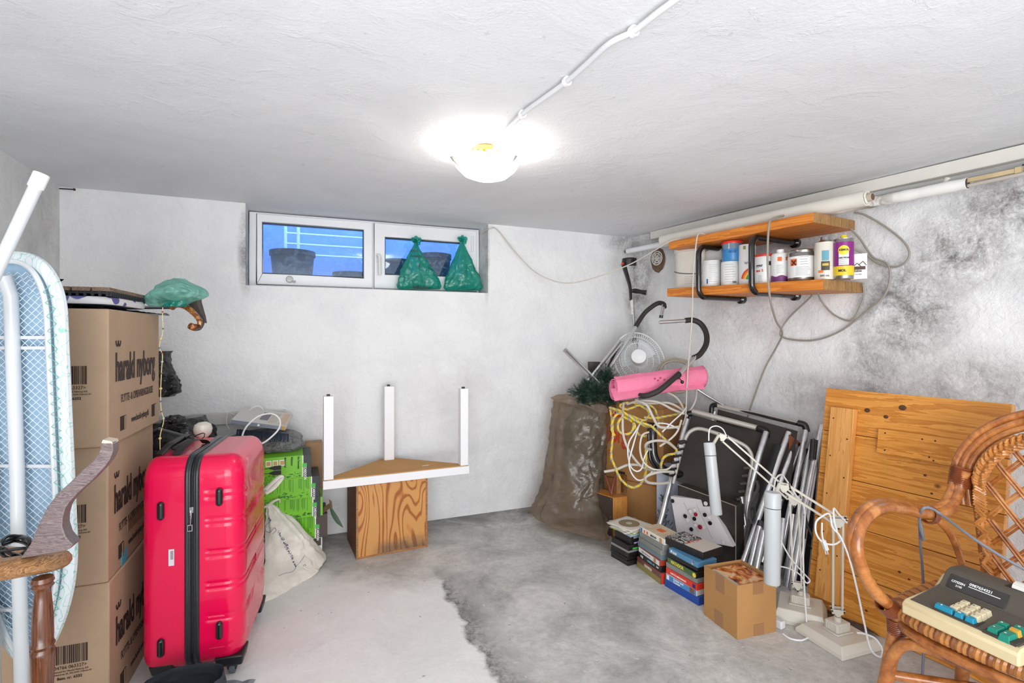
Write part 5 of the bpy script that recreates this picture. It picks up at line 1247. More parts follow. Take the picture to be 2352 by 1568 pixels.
# ------------------------------------------------------------------ corner pile: tree in a sack, cartons, speaker box
M_SACK = film('brown-grey sack foil', (172, 154, 134), clear=.60, rough=.14, tint=(222, 212, 200), bump=.8, bscale=5)
sk = thing('plastic_sack', 'big translucent brown-grey plastic sack holding an artificial tree, in the corner', 'sack', F(1300, 1215))
rows = [(1238, 1384, 1398, 3.20, .02), (1226, 1350, 1398, 3.26, .05), (1196, 1252, 1393, 3.42, .12), (1168, 1222, 1390, 3.56, .15), (1140, 1232, 1386, 3.62, .17), (1100, 1246, 1384, 3.66, .18), (1050, 1254, 1390, 3.70, .19), (1000, 1260, 1400, 3.72, .19), (960, 1266, 1400, 3.74, .18), (932, 1270, 1398, 3.76, .15), (918, 1272, 1392, 3.78, .12)]
rg = []
for v_, u0, u1, Yd, th in rows:
    a = P(u0, v_, Yd+.10*(u1-u0)/140-.05); b = P(u1, v_, Yd-.08)
    m_ = (a+b)/2; m_.z = max(m_.z, .006); rg.append((m_, (b-a)/2, V((.02, th, 0))))
part('film', loft(rg, 150, 150, amp=.022, sc=5, seed=21, vert=.007, capt=False), M_SACK, sk, world=True, sharp=24)
tail = [P(1262, 1090, 3.72), P(1245, 1130, 3.74), P(1228, 1160, 3.76), P(1212, 1178, 3.76)]
part('gathered_corner', MB().tube(cr(tail, 8), lambda q: .045*(1-q)+.012+.006*math.sin(q*30), 14, flat=.6), M_SACK, sk, world=True, sharp=24)
part('torn_rim', MB().prism([P(1264, 913, 3.66), P(1280, 906, 3.66), P(1302, 905, 3.66), P(1330, 918, 3.64), P(1352, 932, 3.60), P(1376, 926, 3.56), P(1396, 934, 3.54), P(1396, 948, 3.54), P(1350, 944, 3.58), P(1300, 925, 3.64), P(1275, 922, 3.66)], (.01, .02, 0)), M_SACK, sk, world=True)
M_TREE = simple('needle green', (28, 62, 46), .55, var=.5, vscale=60); M_TRUNK = simple('green trunk', (44, 66, 50), .6)
tr = thing('artificial_tree', 'dark green artificial fir tree stuffed in the sack, its top bushing out', 'tree', F(1330, 1210))
part('trunk', MB().tube([P(1389, 1222, 3.26), P(1368, 1150, 3.52), P(1335, 1000, 3.72), P(1355, 905, 3.70), P(1382, 850, 3.70)], .012, 10), M_TRUNK, tr, world=True)
rnd = random.Random(11); g = MB()
def tuft(c, d, L_, nn, nl):
    d = d.normalized(); o_ = d.orthogonal().normalized(); p_ = d.cross(o_)
    for k in range(nn):
        f = k/nn; q = c+d*L_*f; a = rnd.random()*math.tau; r_ = (o_*math.cos(a)+p_*math.sin(a)+d*.6).normalized()*nl*rnd.uniform(.7, 1.15); s_ = r_.cross(d).normalized()*.0011
        g.add([q-s_, q+s_, q+r_], [(0, 1, 2)])
def cone_of(c0, rx, ry, rz, n, nl=.030, L_=.10, seedd=0):
    for k in range(n):
        d = V((rnd.gauss(0, 1), rnd.gauss(0, 1), rnd.gauss(0, 1))).normalized(); e = rnd.random()**.45
        c = c0+V((d.x*rx*e, d.y*ry*e, d.z*rz*e)); tuft(c-d*L_*.4, V((d.x, d.y, d.z+.4))+V((rnd.gauss(0, .4), rnd.gauss(0, .4), rnd.gauss(0, .4))), L_, 60, nl)
cone_of(P(1366, 898, 3.62), .085, .09, .075, 120); cone_of(P(1338, 905, 3.64), .06, .07, .05, 60); cone_of(P(1392, 868, 3.66), .045, .06, .065, 60); cone_of(P(1400, 915, 3.6), .05, .06, .05, 40)
cone_of(P(1338, 1015, 3.65), .13, .055, .16, 330, .030, .09); cone_of(P(1352, 1100, 3.57), .07, .05, .14, 140, .030, .09)
rgt = [(P(u, v, Yv), V((a, 0, 0)), V((0, b, 0))) for u, v, Yv, a, b in ((1378, 1200, 3.36, .02, .02), (1362, 1150, 3.50, .05, .03), (1342, 1090, 3.62, .09, .05), (1334, 1030, 3.66, .12, .06), (1336, 975, 3.66, .12, .06), (1345, 935, 3.66, .08, .05), (1352, 905, 3.66, .03, .03))]
part('folded_branches', loft(rgt, 60, 60, amp=.02, sc=14, seed=31), M_TREE, tr, world=True)
part('needles', g, M_TREE, tr, world=True, kind='stuff', flat=True)
# cartons behind
M_CB2 = cardboard('brown moving carton', (182, 132, 78)); M_OPRT = simple('orange red print', (200, 66, 32), .7)
ob = P(1514, 1110, 3.62); ob.z = 0
def carton_stack():
    a = F(1400, 1218); a = V((a.x, 3.66, 0)); b = V(((1508-1176)/FPX*3.42, 3.42, 0)); dx = (b-a).normalized(); L_ = (b-a).length; rz_ = rzof(dx)
    h1 = CAMH-(1108-H0)*3.5/FPX
    t1 = thing('moving_carton', 'plain brown moving carton at the bottom behind the speaker box', 'box', a, rz_)
    part('carton', MB().box((0, 0, 0), (L_, .40, h1-.002)), M_CB2, t1, bevel=.006)
    t2_ = thing('moving_carton', 'brown moving carton with orange-red lettering under the yellow rope', 'box', a+V((0, 0, h1)), rz_-R(2))
    h2 = CAMH-(935-H0)*3.5/FPX-h1
    part('carton', MB().box((0.01, 0.005, 0), (L_+.05, .38, h2)), M_CB2, t2_, bevel=.006)
    FX = lambda x, z: fm((x, .0035, z), (1, 0, 0), (0, 0, 1))
    txt('nyborg', .165, FX(-.16+.0, h2*.48), M_OPRT, t2_, sx=.52, bold=.03) if False else txt('borg', .165, FX(.012, h2*.50), M_OPRT, t2_, sx=.52, bold=.035)
    txt('DA', .045, FX(.03, h2*.32), M_OPRT, t2_, sx=.7)
    g = MB().lathe([(.001, 0), (.075, 0), (.075, .0012), (.001, .0012)], 32, fm((.10, .0045, h2*.90), (1, 0, 0), (0, 0, 1)), sy=.42); part('oval_badge', g, M_OPRT, t2_)
    txt('EXTRA', .034, FX(.045, h2*.875), simple('cream print', (240, 210, 170), .6), t2_, bold=.02)
    part('hand_hole', MB().box((.10, .003, .02), (.16, .007, .055)), M_CBI, t2_)
    part('hand_hole', MB().box((L_-.06, .003, h2*.70), (L_+.01, .007, h2*.82)), M_CBI, t2_)
    part('top_flap', MB().hexa([(L_-.12, -.02, h2), (L_+.04, -.02, h2), (L_+.04, .10, h2+.002), (L_-.12, .10, h2+.002), (L_-.12, -.06, h2+.035), (L_+.05, -.06, h2+.035), (L_+.05, -.055, h2+.038), (L_-.12, -.055, h2+.038)]), M_CB2, t2_)
    return a, dx, L_, h1, h2
ca, cdx, cL, ch1, ch2 = carton_stack()
# speaker box with a dark face
s0 = F(1409, 1233); s1 = F(1440, 1222); dx = V((.9, .32, 0)).normalized(); dy = V((-.62, .785, 0)).normalized()
hS = CAMH-(1143-H0)*s0.y/FPX
sp = thing('speaker_box', 'wooden loudspeaker box with a dark face, standing beside the tree sack', 'box', s0)
W1 = (lambda k: (k*s0.y-s0.x)/(dx.x-k*dx.y))((1441-1176)/FPX); D1 = .22
pa = V((0, 0, 0)); pb = dx*W1; pc = pb+dy*D1; pd = dy*D1; up = V((0, 0, hS))
g = MB().hexa([pa, pb, pc, pd, pa+up, pb+up, pc+up, pd+up]); part('cabinet', g, wood('speaker veneer', (176, 108, 44), (210, 146, 76), axis=2, scale=1.5, rough=.4), sp, bevel=.002)
nf = dx*-1; g = MB().hexa([pa+nf*.006+dy*.004, pa+dy*.004, pd+dy*-.004, pd+nf*.006-dy*.004, pa+nf*.006+dy*.004+up*.985, pa+dy*.004+up*.985, pd-dy*.004+up*.985, pd+nf*.006-dy*.004+up*.985])
part('dark_face', g, simple('dark brown face', (66, 54, 46), .7), sp)
for z in (.02, .5, .96): part('screw', MB().sphere(pa+nf*.007+dy*.012+up*z, .003, 8, 6), M_CHR, sp)
# wooden blocks and red-brown pliers-like stick on the speaker
c = s0+V((.045, .10, hS+.001))
solo('wood_block', MB().box((-.016, -.02, 0), (.016, .02, .13), Matrix.Translation(c) @ Matrix.Rotation(R(20), 4, 'Z')), wood('scrap wood', (128, 84, 44), (178, 128, 78), axis=2, scale=2), 'upright scrap wood block on the speaker box', 'wood', bevel=.002)
c2 = c+V((.045, .02, 0)); solo('wood_block', MB().box((-.013, -.02, 0), (.013, .02, .115), Matrix.Translation(c2) @ Matrix.Rotation(R(30), 4, 'Z')), wood('scrap wood dark', (96, 60, 34), (144, 98, 58), axis=2, scale=2), 'darker scrap wood block beside the first on the speaker box', 'wood', bevel=.002)
zz = s0.z+hS+.008
solo('red_brown_tool', MB().tube([V((s0.x-.005, s0.y+.04, zz)), V((s0.x+.01, s0.y+.06, zz+.06)), V((s0.x+.035, s0.y+.09, zz+.12))], .008, 8, smooth=5).tube([V((s0.x-.005, s0.y+.04, zz)), V((s0.x-.02, s0.y+.07, zz+.06)), V((s0.x-.035, s0.y+.10, zz+.11))], .008, 8, smooth=5), simple('red brown leather', (122, 56, 36), .45), 'pair of red-brown handles standing on the speaker box', 'tool')
# picture carton between cartons and lounger (fir-tree print)
a = P(1508, 1200, 3.30); a.z = 0
tq = thing('picture_carton', 'pale carton printed with a fir tree, behind the loungers', 'box', a, rzof(V((.8, -.25, 0))))
part('carton', MB().box((0, 0, 0), (.20, .14, .46)), simple('pale blue carton', (178, 186, 204), .5), tq, bevel=.002)
g = MB(); rnd = random.Random(2)
for k in range(110):
    z = .02+.25*rnd.random(); x = .03+rnd.gauss(0, .028)*(1-(z-.02)/.3)+.01; g.bar((x, -.0012, z), (x+rnd.uniform(-.02, .02), -.0012, z+rnd.uniform(.012, .03)), .001, .003)
part('fir_print', g, simple('fir print', (44, 74, 56), .6), tq, kind='stuff')

# ------------------------------------------------------------------ pink mat
M_PINK = simple('pink foam mat', (236, 128, 160), .75, var=.08, vscale=20, bump=.35, bscale=120)
a = P(1408, 893, 3.22); b = P(1612, 866, 3.34); d = (b-a).normalized(); sd = d.cross(V((0, 0, 1))).normalized()   # sd points to the camera side?
if sd.y > 0: sd = -sd
tq = thing('exercise_mat', 'rolled pink foam exercise mat lying on the junk pile', 'mat', a)
L_ = (b-a).length
def mat_(u_, v_):      # v runs along the spiral, u along the roll
    if v_ < .82:
        q = v_/.82*3.4*math.tau; r_ = .030+.044*(v_/.82)
    else:
        q = 3.4*math.tau; r_ = .074
    base = a+d*L_*u_; ph = q+R(300)
    p = base+sd*math.cos(ph)*r_+V((0, 0, 1))*math.sin(ph)*r_
    if v_ >= .82:
        k = (v_-.82)/.18; ph0 = 3.4*math.tau+R(300); tang = sd*.80-V((0, 0, .45))
        p = base+sd*math.cos(ph0)*.074+V((0, 0, 1))*math.sin(ph0)*.074+tang*.050*k
    return p+V((0, 0, .004*noise.noise(V((u_*6, v_*5, 1)))))
g = MB().grid(mat_, 40, 150)
o = part('rolled_sheet', g, M_PINK, tq, world=True); sm = o.modifiers.new('thickness', 'SOLIDIFY'); sm.thickness = .005
part('loose_flap', MB().prism([P(1402, 893, 3.16), P(1412, 921, 3.12), P(1490, 908, 3.15), P(1560, 896, 3.20), P(1619, 893, 3.24), P(1614, 878, 3.30), P(1540, 884, 3.22)], (.0, .006, .002)), M_PINK, tq, world=True)
g = MB(); rnd = random.Random(3)
for u_, k in ((.40, 3), (.43, 2), (.46, 3), (.50, 2), (.49, -1), (.52, -2), (.47, -1.5)):
    ph = R(150 if k > 0 else 190)+.08*k; base = a+d*L_*(u_+.0); p = base+sd*abs(math.cos(R(20)+.1*k))*.0765+V((0, 0, 1))*(.02*k*.6)
    q = sd*.0765*math.cos(math.asin(max(-1, min(1, .02*k*.6/.0765))))+V((0, 0, .02*k*.6)); g.tube([base+q*1.01, base+q*1.01+d*.008+V((0, 0, .006))], .0035, 6)
part('tear', g, simple('deep pink tear', (180, 60, 90), .8), tq, world=True)

# ------------------------------------------------------------------ standing fan behind the mat
M_FAN = simple('white fan wire', (226, 228, 228), .4)
fc = P(1468, 828, 3.72); fn_ = V((-.25, -.93, .30)).normalized(); fx = fn_.cross(V((0, 0, 1))).normalized(); fy = fx.cross(fn_)
# tilted guard: ellipse in the photo about 105 x 130 px, leaning right
ang = R(-24); ax = fx*math.cos(ang)+fy*math.sin(ang); ay = -fx*math.sin(ang)+fy*math.cos(ang)
FR = .215
tq = thing('fan', 'white wire cage head of a desk fan leaning in the corner', 'fan', fc)
MFn = fm(fc, ax, ay)
g = MB()
sxx = .78
for k in range(72):
    a_ = k/72*math.tau; c_, s_ = math.cos(a_), math.sin(a_)
    for sgn in (1, -1): g.tube([V((.03*c_*sxx, .03*s_, .055*sgn)), V((.10*c_*sxx, .10*s_, .052*sgn)), V((.17*c_*sxx, .17*s_, .035*sgn)), V((FR*c_*sxx, FR*s_, .004*sgn))], .0016, 4)
for r_, z in ((FR, .0), (.17, .036), (.12, .05), (.07, .054)):
    for sgn in ((1,) if z == 0 else (1, -1)): g.tube([V((r_*math.cos(k/48*math.tau)*sxx, r_*math.sin(k/48*math.tau), z*sgn)) for k in range(48)], .005 if z == 0 else .002, 6, closed=True)
g.v = [MFn @ x for x in g.v]; part('cage', g, M_FAN, tq, world=True)
g = MB()
for k in range(3):
    a_ = k*math.tau/3+.5
    def bl(u_, v_, a_=a_): r_ = .03+.13*u_; q = a_+(v_-.5)*1.3*(1-.2*u_); return MFn @ V((r_*math.cos(q)*sxx, r_*math.sin(q), .018*(v_-.5)*2))
    g.grid(bl, 10, 8)
part('blades', g, simple('white blade', (214, 216, 218), .3), tq, world=True)
part('motor', MB().lathe([(.001, -.13), (.05, -.12), (.055, -.06), (.03, -.05), (.03, .02), (.001, .03)], 24, MFn), M_FAN, tq, world=True)
part('badge', MB().lathe([(.001, .054), (.032, .054), (.03, .060), (.001, .062)], 24, MFn), M_FAN, tq, world=True)

# ------------------------------------------------------------------ crutch
M_CUFF = simple('black cuff plastic', (26, 25, 26), .3, coat=.2); M_ALU = simple('grey aluminium', (176, 176, 174), .35, metal=.7, var=.05)
cr0 = thing('crutch', 'grey aluminium forearm crutch with black cuff standing in the corner', 'crutch', P(1462, 862, 3.6))
Yk = 3.86
def lp_(pts): return [P(*p) for p in pts]
part('tube', MB().tube(lp_([(1452, 688, 3.84), (1458, 775, 3.80), (1462, 870, 3.74)]), .012, 14), M_ALU, cr0, world=True)
part('lower_tube', MB().tube(lp_([(1461, 835, 3.745), (1464, 905, 3.70), (1468, 980, 3.66)]), .0095, 12), M_ALU, cr0, world=True)
for v_, uu, Yv in ((779, 1457, 3.80), (834, 1461, 3.76)): part('collar', MB().tube(lp_([(uu, v_-4, Yv), (uu+.3, v_+4, Yv)]), .0165, 14), M_CUFF, cr0, world=True)
part('label_strip', MB().tube(lp_([(1450.5, 690, 3.835), (1453, 722, 3.825)]), .0128, 14), simple('printed label', (206, 206, 200), .5, var=.3, vscale=120), cr0, world=True)
cf = lp_([(1449, 690, 3.85), (1447, 660, 3.85), (1442, 640, 3.85), (1436, 620, 3.86), (1432, 606, 3.87)])
part('forearm_support', MB().tube(cr(cf, 6), lambda q: .018+.016*q, 14, flat=.55), M_CUFF, cr0, world=True)
def cuff(u_, v_):
    q = R(-115)+R(230)*u_; c = P(1444, 601, 3.87); return c+V((.055*math.sin(q)+.01, -.045*math.cos(q)+.03, 0))+V((.10, .0, 1)).normalized()*(.062*(v_-.5)*(1-.3*abs(u_-.5)))
o = part('cuff', MB().grid(cuff, 24, 6), M_CUFF, cr0, world=True); s_ = o.modifiers.new('thickness', 'SOLIDIFY'); s_.thickness = .008
part('red_dot', MB().sphere(P(1430, 605, 3.82), .010, 10, 8, (1, .4, 1)), RED, cr0, world=True)
part('grip', MB().tube(lp_([(1450, 668, 3.85), (1460, 668, 3.84), (1478, 671, 3.80), (1485, 672, 3.79)]), [.014, .018, .016, .018, .019], 14, smooth=4), M_CUFF, cr0, world=True)

# ------------------------------------------------------------------ exercise machine arms with black foam
M_FOAM = simple('black foam sleeve', (44, 40, 38), .65, bump=.2); M_STEEL = simple('brushed steel tube', (206, 206, 206), .32, metal=.75)
h1 = thing('handlebar', 'bent steel handlebar with black foam hooking over at the top, behind the crutch', 'handlebar', P(1372, 880, 3.62))
part('lower_tube', MB().tube(lp_([(1352, 905, 3.62), (1400, 846, 3.68), (1462, 748, 3.76)]), .012, 14), M_STEEL, h1, world=True)
part('foam_sleeve', MB().tube(cr(lp_([(1460, 750, 3.76), (1478, 722, 3.78), (1495, 706, 3.78), (1512, 696, 3.78), (1524, 698, 3.74), (1526, 706, 3.72)]), 6), .0165, 14), M_FOAM, h1, world=True)
part('end_tube', MB().tube(lp_([(1524, 700, 3.73), (1519, 728, 3.70)]), .012, 14), M_STEEL, h1, world=True)
part('end_plug', MB().tube(lp_([(1519, 724, 3.70), (1518, 730, 3.70)]), .0135, 14), M_CUFF, h1, world=True)
h2 = thing('handlebar', 'bent steel handlebar with a black foam curve in front of the pink mat', 'handlebar', P(1470, 912, 3.16))
part('upper_tube', MB().tube(lp_([(1514, 740, 3.40), (1576, 736, 3.42)]), .012, 14), M_STEEL, h2, world=True)
part('foam_sleeve', MB().tube(cr(lp_([(1574, 736, 3.42), (1592, 735, 3.42), (1610, 744, 3.41), (1622, 765, 3.38), (1622, 790, 3.34), (1608, 813, 3.30), (1593, 822, 3.28)]), 6), .0175, 14), M_FOAM, h2, world=True)
part('middle_tube', MB().tube(lp_([(1597, 819, 3.28), (1558, 862, 3.20)]), .0125, 14), M_STEEL, h2, world=True)
part('lower_foam', MB().tube(cr(lp_([(1560, 858, 3.20), (1535, 880, 3.14), (1508, 900, 3.12), (1480, 909, 3.14), (1462, 906, 3.2)]), 6), .0165, 14), M_FOAM, h2, world=True)
part('clamp_ring', MB().tube(lp_([(1560, 859, 3.20), (1553, 866, 3.19)]), .019, 14), M_CUFF, h2, world=True)
g = MB().tube(lp_([(1560, 868, 3.18), (1566, 875, 3.16)]), .003, 6).sphere(P(1567, 877, 3.15), .011, 10, 8); part('screw_knob', g, M_CUFF, h2, world=True)
# crossed aluminium bars
for (p0, p1, lab) in (((1296, 802, 3.74), (1378, 884, 3.62), 'aluminium bar slanting down to the right above the fir tree'), ((1427, 783, 3.72), (1352, 876, 3.64), 'aluminium bar slanting down to the left above the fir tree')):
    a, b = P(*p0), P(*p1)
    tq = thing('aluminium_bar', lab, 'bar', b)
    part('bar', MB().bar(a, b, .020, .034), M_STEEL, tq, world=True, bevel=.004)
    n_ = V((0, -1, 0)); part('groove', MB().bar(a.lerp(b, .05)+n_*.017, a.lerp(b, .97)+n_*.017, .003, .014, up=V((0, 1, 0))), simple('dark groove', (70, 70, 74), .5), tq, world=True)
    part('rivet', MB().tube([a.lerp(b, .025)+n_*.012, a.lerp(b, .025)+n_*.022], .007, 12), M_CUFF, tq, world=True)
c = P(1366, 845, 3.85)
solo('dark_case', MB().box((-.045, 0, -.05), (.045, .05, .045), Matrix.Translation(c)), simple('dark brown case', (52, 42, 36), .5), 'small dark box behind the crossed aluminium bars', 'box', bevel=.004)
wire('dark_hose', 'dark curved hose behind the fan', [P(1398, 842, 3.7), P(1410, 815, 3.76), P(1428, 790, 3.82), P(1450, 782, 3.88), P(1470, 800, 3.9)], .010, M_BLKR, 10)
# the coil of beige hose behind the mat
rnd = random.Random(6); pts = []
for i in range(40):
    a_ = i*.52; pts.append(P(1552+(38+2*(i % 5))*math.cos(a_)+rnd.uniform(-2, 2), 864-(36+.12*i)*math.sin(a_)+rnd.uniform(-2, 2), 3.58+.0015*i))
wire('cable_coil', 'coil of beige cable standing behind the pink mat', pts, .008, simple('beige hose', (176, 166, 150), .5), 8, 5)

# ------------------------------------------------------------------ cables and rope hanging over the cartons
YR = 3.24
def rope_thing(label, pts, r_=.0075):
    tq = thing('rope', label, 'rope', pts[len(pts)//2]); q = []
    path = cr(pts, 14)
    my = simple('yellow rope strand', (226, 196, 60), .75); mw = simple('blue white rope strand', (150, 158, 168), .75)
    for k, m_ in enumerate((my, my, mw)): part('strand', MB().rope(path, r_, 3, k, pitch=.045), m_, tq, world=True)
    return tq
rope_thing('yellow and blue twisted rope in a bundle draped over the carton corner', lp_([(1400, 935, 3.30), (1420, 945, YR), (1452, 962, YR-.02), (1480, 978, YR), (1508, 985, 3.26), (1512, 965, 3.28), (1500, 935, 3.26), (1470, 930, 3.24), (1440, 940, 3.22), (1425, 930, 3.24), (1455, 925, 3.26), (1490, 945, 3.22), (1480, 965, 3.20), (1450, 955, 3.2), (1425, 948, 3.2), (1410, 960, 3.2), (1405, 985, 3.2), (1412, 1000, 3.2)]))
rope_thing('yellow and blue rope hanging in a deep bow in front of the cartons', lp_([(1402, 940, 3.28), (1408, 990, 3.2), (1404, 1045, 3.17), (1412, 1070, 3.16), (1426, 1100, 3.15), (1448, 1118, 3.14), (1468, 1114, 3.14), (1482, 1090, 3.14), (1484, 1050, 3.15), (1484, 1030, 3.16), (1492, 1010, 3.18), (1500, 985, 3.2)]))
rope_thing('yellow and blue rope slanting down to the black pipe and the lounger', lp_([(1402, 936, 3.26), (1430, 945, 3.18), (1465, 968, 3.14), (1495, 978, 3.12), (1520, 1002, 3.10), (1550, 1028, 3.08), (1552, 1040, 3.08), (1530, 1046, 3.08), (1520, 1060, 3.08), (1518, 1076, 3.09)]))
rope_thing('yellow and blue rope curled in a ring on the lettered carton', lp_([(1452, 968, 3.2), (1430, 958, 3.17), (1419, 975, 3.17), (1424, 992, 3.17), (1440, 997, 3.17), (1453, 988, 3.17), (1456, 972, 3.17), (1462, 990, 3.18), (1472, 1000, 3.18), (1488, 1001, 3.2)]))
rope_thing('yellow and blue rope end running right to the lounger frame', lp_([(1480, 958, 3.2), (1505, 960, 3.18), (1530, 956, 3.2), (1560, 950, 3.26)]))
M_CW = simple('cream cable', (214, 206, 190), .5); M_CG = simple('light grey cable', (196, 190, 180), .45)
cab = [
 ('thick grey cable in a big loop across the lettered carton', .0075, M_CG, [(1432, 925, 3.24), (1430, 960, 3.18), (1432, 1000, 3.16), (1445, 1035, 3.15), (1470, 1068, 3.15), (1490, 1078, 3.16), (1515, 1085, 3.18)]),
 ('cream cable curving along the carton edge above the speaker box', .008, M_CG, [(1388, 1083, 3.2), (1415, 1078, 3.18), (1445, 1067, 3.17), (1480, 1070, 3.17), (1500, 1078, 3.18)]),
 ('thin white cable hanging in a narrow loop on the lettered carton', .0045, M_PVC, [(1475, 965, 3.2), (1460, 990, 3.15), (1445, 1015, 3.14), (1442, 1040, 3.14), (1448, 1070, 3.14), (1462, 1082, 3.14), (1474, 1075, 3.14), (1480, 1050, 3.14), (1490, 1030, 3.14)]),
 ('thin white cable hanging lowest below the lettered carton', .0045, M_PVC, [(1468, 975, 3.2), (1455, 1020, 3.13), (1445, 1060, 3.13), (1450, 1085, 3.13), (1465, 1102, 3.13), (1482, 1098, 3.13), (1498, 1082, 3.14)]),
 ('cream cable looping around the black pipe in front', .0055, M_CW, [(1490, 992, 3.12), (1475, 1000, 3.1), (1470, 1030, 3.08), (1478, 1060, 3.07), (1500, 1077, 3.06), (1530, 1078, 3.06), (1545, 1068, 3.08)]),
 ('thick beige cable loop at the middle of the black pipe', .0075, M_CG, [(1552, 1030, 3.06), (1530, 1014, 3.04), (1505, 1012, 3.04), (1486, 1018, 3.05), (1483, 1028, 3.08), (1495, 1032, 3.12)]),
 ('thick beige cable loop at the foot of the black pipe', .008, M_CG, [(1548, 1084, 3.06), (1520, 1083, 3.04), (1492, 1090, 3.04), (1482, 1099, 3.05), (1490, 1108, 3.06), (1515, 1110, 3.08), (1536, 1108, 3.1)]),
 ('thick grey cable slanting from the mat to the lounger frame', .008, M_CG, [(1460, 918, 3.2), (1485, 930, 3.14), (1500, 958, 3.12), (1512, 978, 3.10), (1530, 982, 3.1), (1560, 980, 3.1)]),
 ('upper grey cable bowing from the mat to the hanging cord', .0075, M_CG, [(1440, 928, 3.26), (1470, 920, 3.2), (1510, 923, 3.18), (1545, 940, 3.18), (1570, 950, 3.2)]),
 ('second grey cable bowing from the mat towards the cord', .0075, M_CG, [(1462, 924, 3.24), (1500, 926, 3.22), (1535, 925, 3.22), (1562, 938, 3.24), (1578, 955, 3.28)]),
 ('grey cable dropping steeply from the coil to the lounger corner', .007, M_CG, [(1520, 895, 3.3), (1550, 910, 3.28), (1566, 930, 3.28), (1572, 950, 3.28)]),
 ('grey cable rising from the pile towards the pink mat end', .0065, M_CG, [(1600, 890, 3.4), (1598, 915, 3.36), (1590, 935, 3.34), (1578, 950, 3.32)]),
 ('thin white cable arching over the right carton', .004, M_PVC, [(1500, 980, 3.14), (1510, 972, 3.12), (1535, 974, 3.1), (1560, 985, 3.1)]),
 ('thin white cable running diagonally up to the cord', .0042, M_PVC, [(1521, 992, 3.1), (1545, 968, 3.1), (1567, 948, 3.14), (1576, 935, 3.2)]),
 ('beige cable diagonally crossing behind the lounger rack', .006, M_CW, [(1515, 1025, 3.1), (1540, 1008, 3.1), (1556, 990, 3.1), (1565, 965, 3.16)]),
]
for lab, r_, m_, pts in cab: wire('cable', lab, lp_(pts), r_, m_, 8, 7)
tq = thing('bent_pipe', 'glossy black bent pipe standing in the cable tangle', 'pipe', P(1520, 1095, 3.16))
part('pipe', MB().tube(cr(lp_([(1499, 985, 3.20), (1499, 1020, 3.18), (1503, 1050, 3.17), (1520, 1075, 3.16), (1545, 1086, 3.16), (1565, 1090, 3.18)]), 7), .026, 20), M_BLK, tq, world=True)
part('pipe_mouth', MB().tube(lp_([(1499, 984, 3.20), (1499, 986, 3.20)]), .029, 20), simple('dark pipe lip', (40, 34, 32), .5), tq, world=True)
part('side_rib', MB().tube(cr(lp_([(1490, 997, 3.18), (1491, 1030, 3.165), (1494, 1055, 3.155), (1508, 1080, 3.15)]), 7), .009, 10), M_BLK, tq, world=True)

# ------------------------------------------------------------------ folded loungers leaning against the wall
M_BFAB = simple('dusty black fabric', (56, 50, 46), .85, var=.35, vscale=5, bump=.3, bscale=160); M_BFAB2 = simple('black side fabric', (22, 22, 24), .7)
M_ALT = NT('worn aluminium tube'); q = M_ALT; n_ = q.noise(q.coord(), 20, 4, .7); M_ALT = q.set(Base_Color=q.ramp(n_, [(.3, C(186, 186, 188)), (.6, C(210, 210, 212))]), Metallic=.75, Roughness=.3)
M_GRT = simple('matte grey tube', (186, 180, 172), .45, metal=.3)
def tubeL(par, pts, r_, m_=None, name='tube', sm=0): part(name, MB().tube(lp_(pts), r_, 14, smooth=sm), m_ or M_ALT, par, world=True)
def panel(par, q4, m_, name='fabric', th=.006):
    a, b, c, d = lp_(q4); n_ = (b-a).cross(d-a).normalized()*th; part(name, MB().hexa([a, b, c, d, a+n_, b+n_, c+n_, d+n_]), m_, par, world=True)
LA = thing('folded_lounger', 'folded garden lounger with dusty black fabric, frontmost of the folded ones', 'lounger', F(1600, 1285))
tubeL(LA, [(1578, 962, 3.30), (1548, 1075, 3.20), (1522, 1180, 3.12), (1510, 1222, 3.09)], .0165)
tubeL(LA, [(1590, 944, 3.32), (1660, 962, 3.22), (1742, 983, 3.12)], .0165, M_GRT)
tubeL(LA, [(1760, 992, 3.06), (1742, 1050, 3.00), (1722, 1130, 2.98), (1700, 1260, 2.94)], .0165)
for u, v, Yv in ((1580, 952, 3.32), (1750, 988, 3.11)): part('corner_joint', MB().tube(cr(lp_([(u-5, v+14, Yv), (u-2, v, Yv), (u+9, v-3, Yv-.01)]) if u < 1600 else lp_([(u-10, v-4, Yv), (u+4, v-1, Yv-.03), (u+10, v+6, Yv-.045), (u+9, v+16, Yv-.05)]), 5), .019, 14), M_CUFF, LA, world=True)
panel(LA, [(1550, 1102, 3.16), (1702, 1160, 3.02), (1750, 1000, 3.14), (1588, 952, 3.34)], M_BFAB)
tubeL(LA, [(1546, 1110, 3.14), (1560, 1052, 3.16), (1575, 1005, 3.18), (1590, 988, 3.18), (1612, 985, 3.16), (1660, 1000, 3.10), (1705, 1020, 3.06), (1722, 1036, 3.04), (1728, 1060, 3.02), (1722, 1100, 3.0), (1708, 1190, 2.95)], .0115, M_GRT, 'inner_bow', 5)
rnd = random.Random(1)
for k in range(5):
    c = P(1567-5.6*k, 1018+15*k, 3.145-.008*k); part('ratchet_tooth', MB().bar(c+V((-.024, -.0, .006)), c+V((.024, -.0, .012)), .028, .020), M_CUFF, LA, world=True, bevel=.006)
    c = P(1564-5.6*k, 1025+15*k, 3.125-.008*k); part('ratchet_link', MB().bar(c+V((-.016, -.006, 0)), c+V((.016, -.006, .004)), .012, .022), M_ALT, LA, world=True, bevel=.005)
for k in range(5):
    c = P(1714-4*k, 1075+18*k, 3.0-.01*k); part('ratchet_tooth', MB().bar(c+V((-.02, 0, 0)), c+V((.02, 0, .006)), .024, .016), simple('dusty dark grip', (64, 58, 54), .6), LA, world=True, bevel=.005)
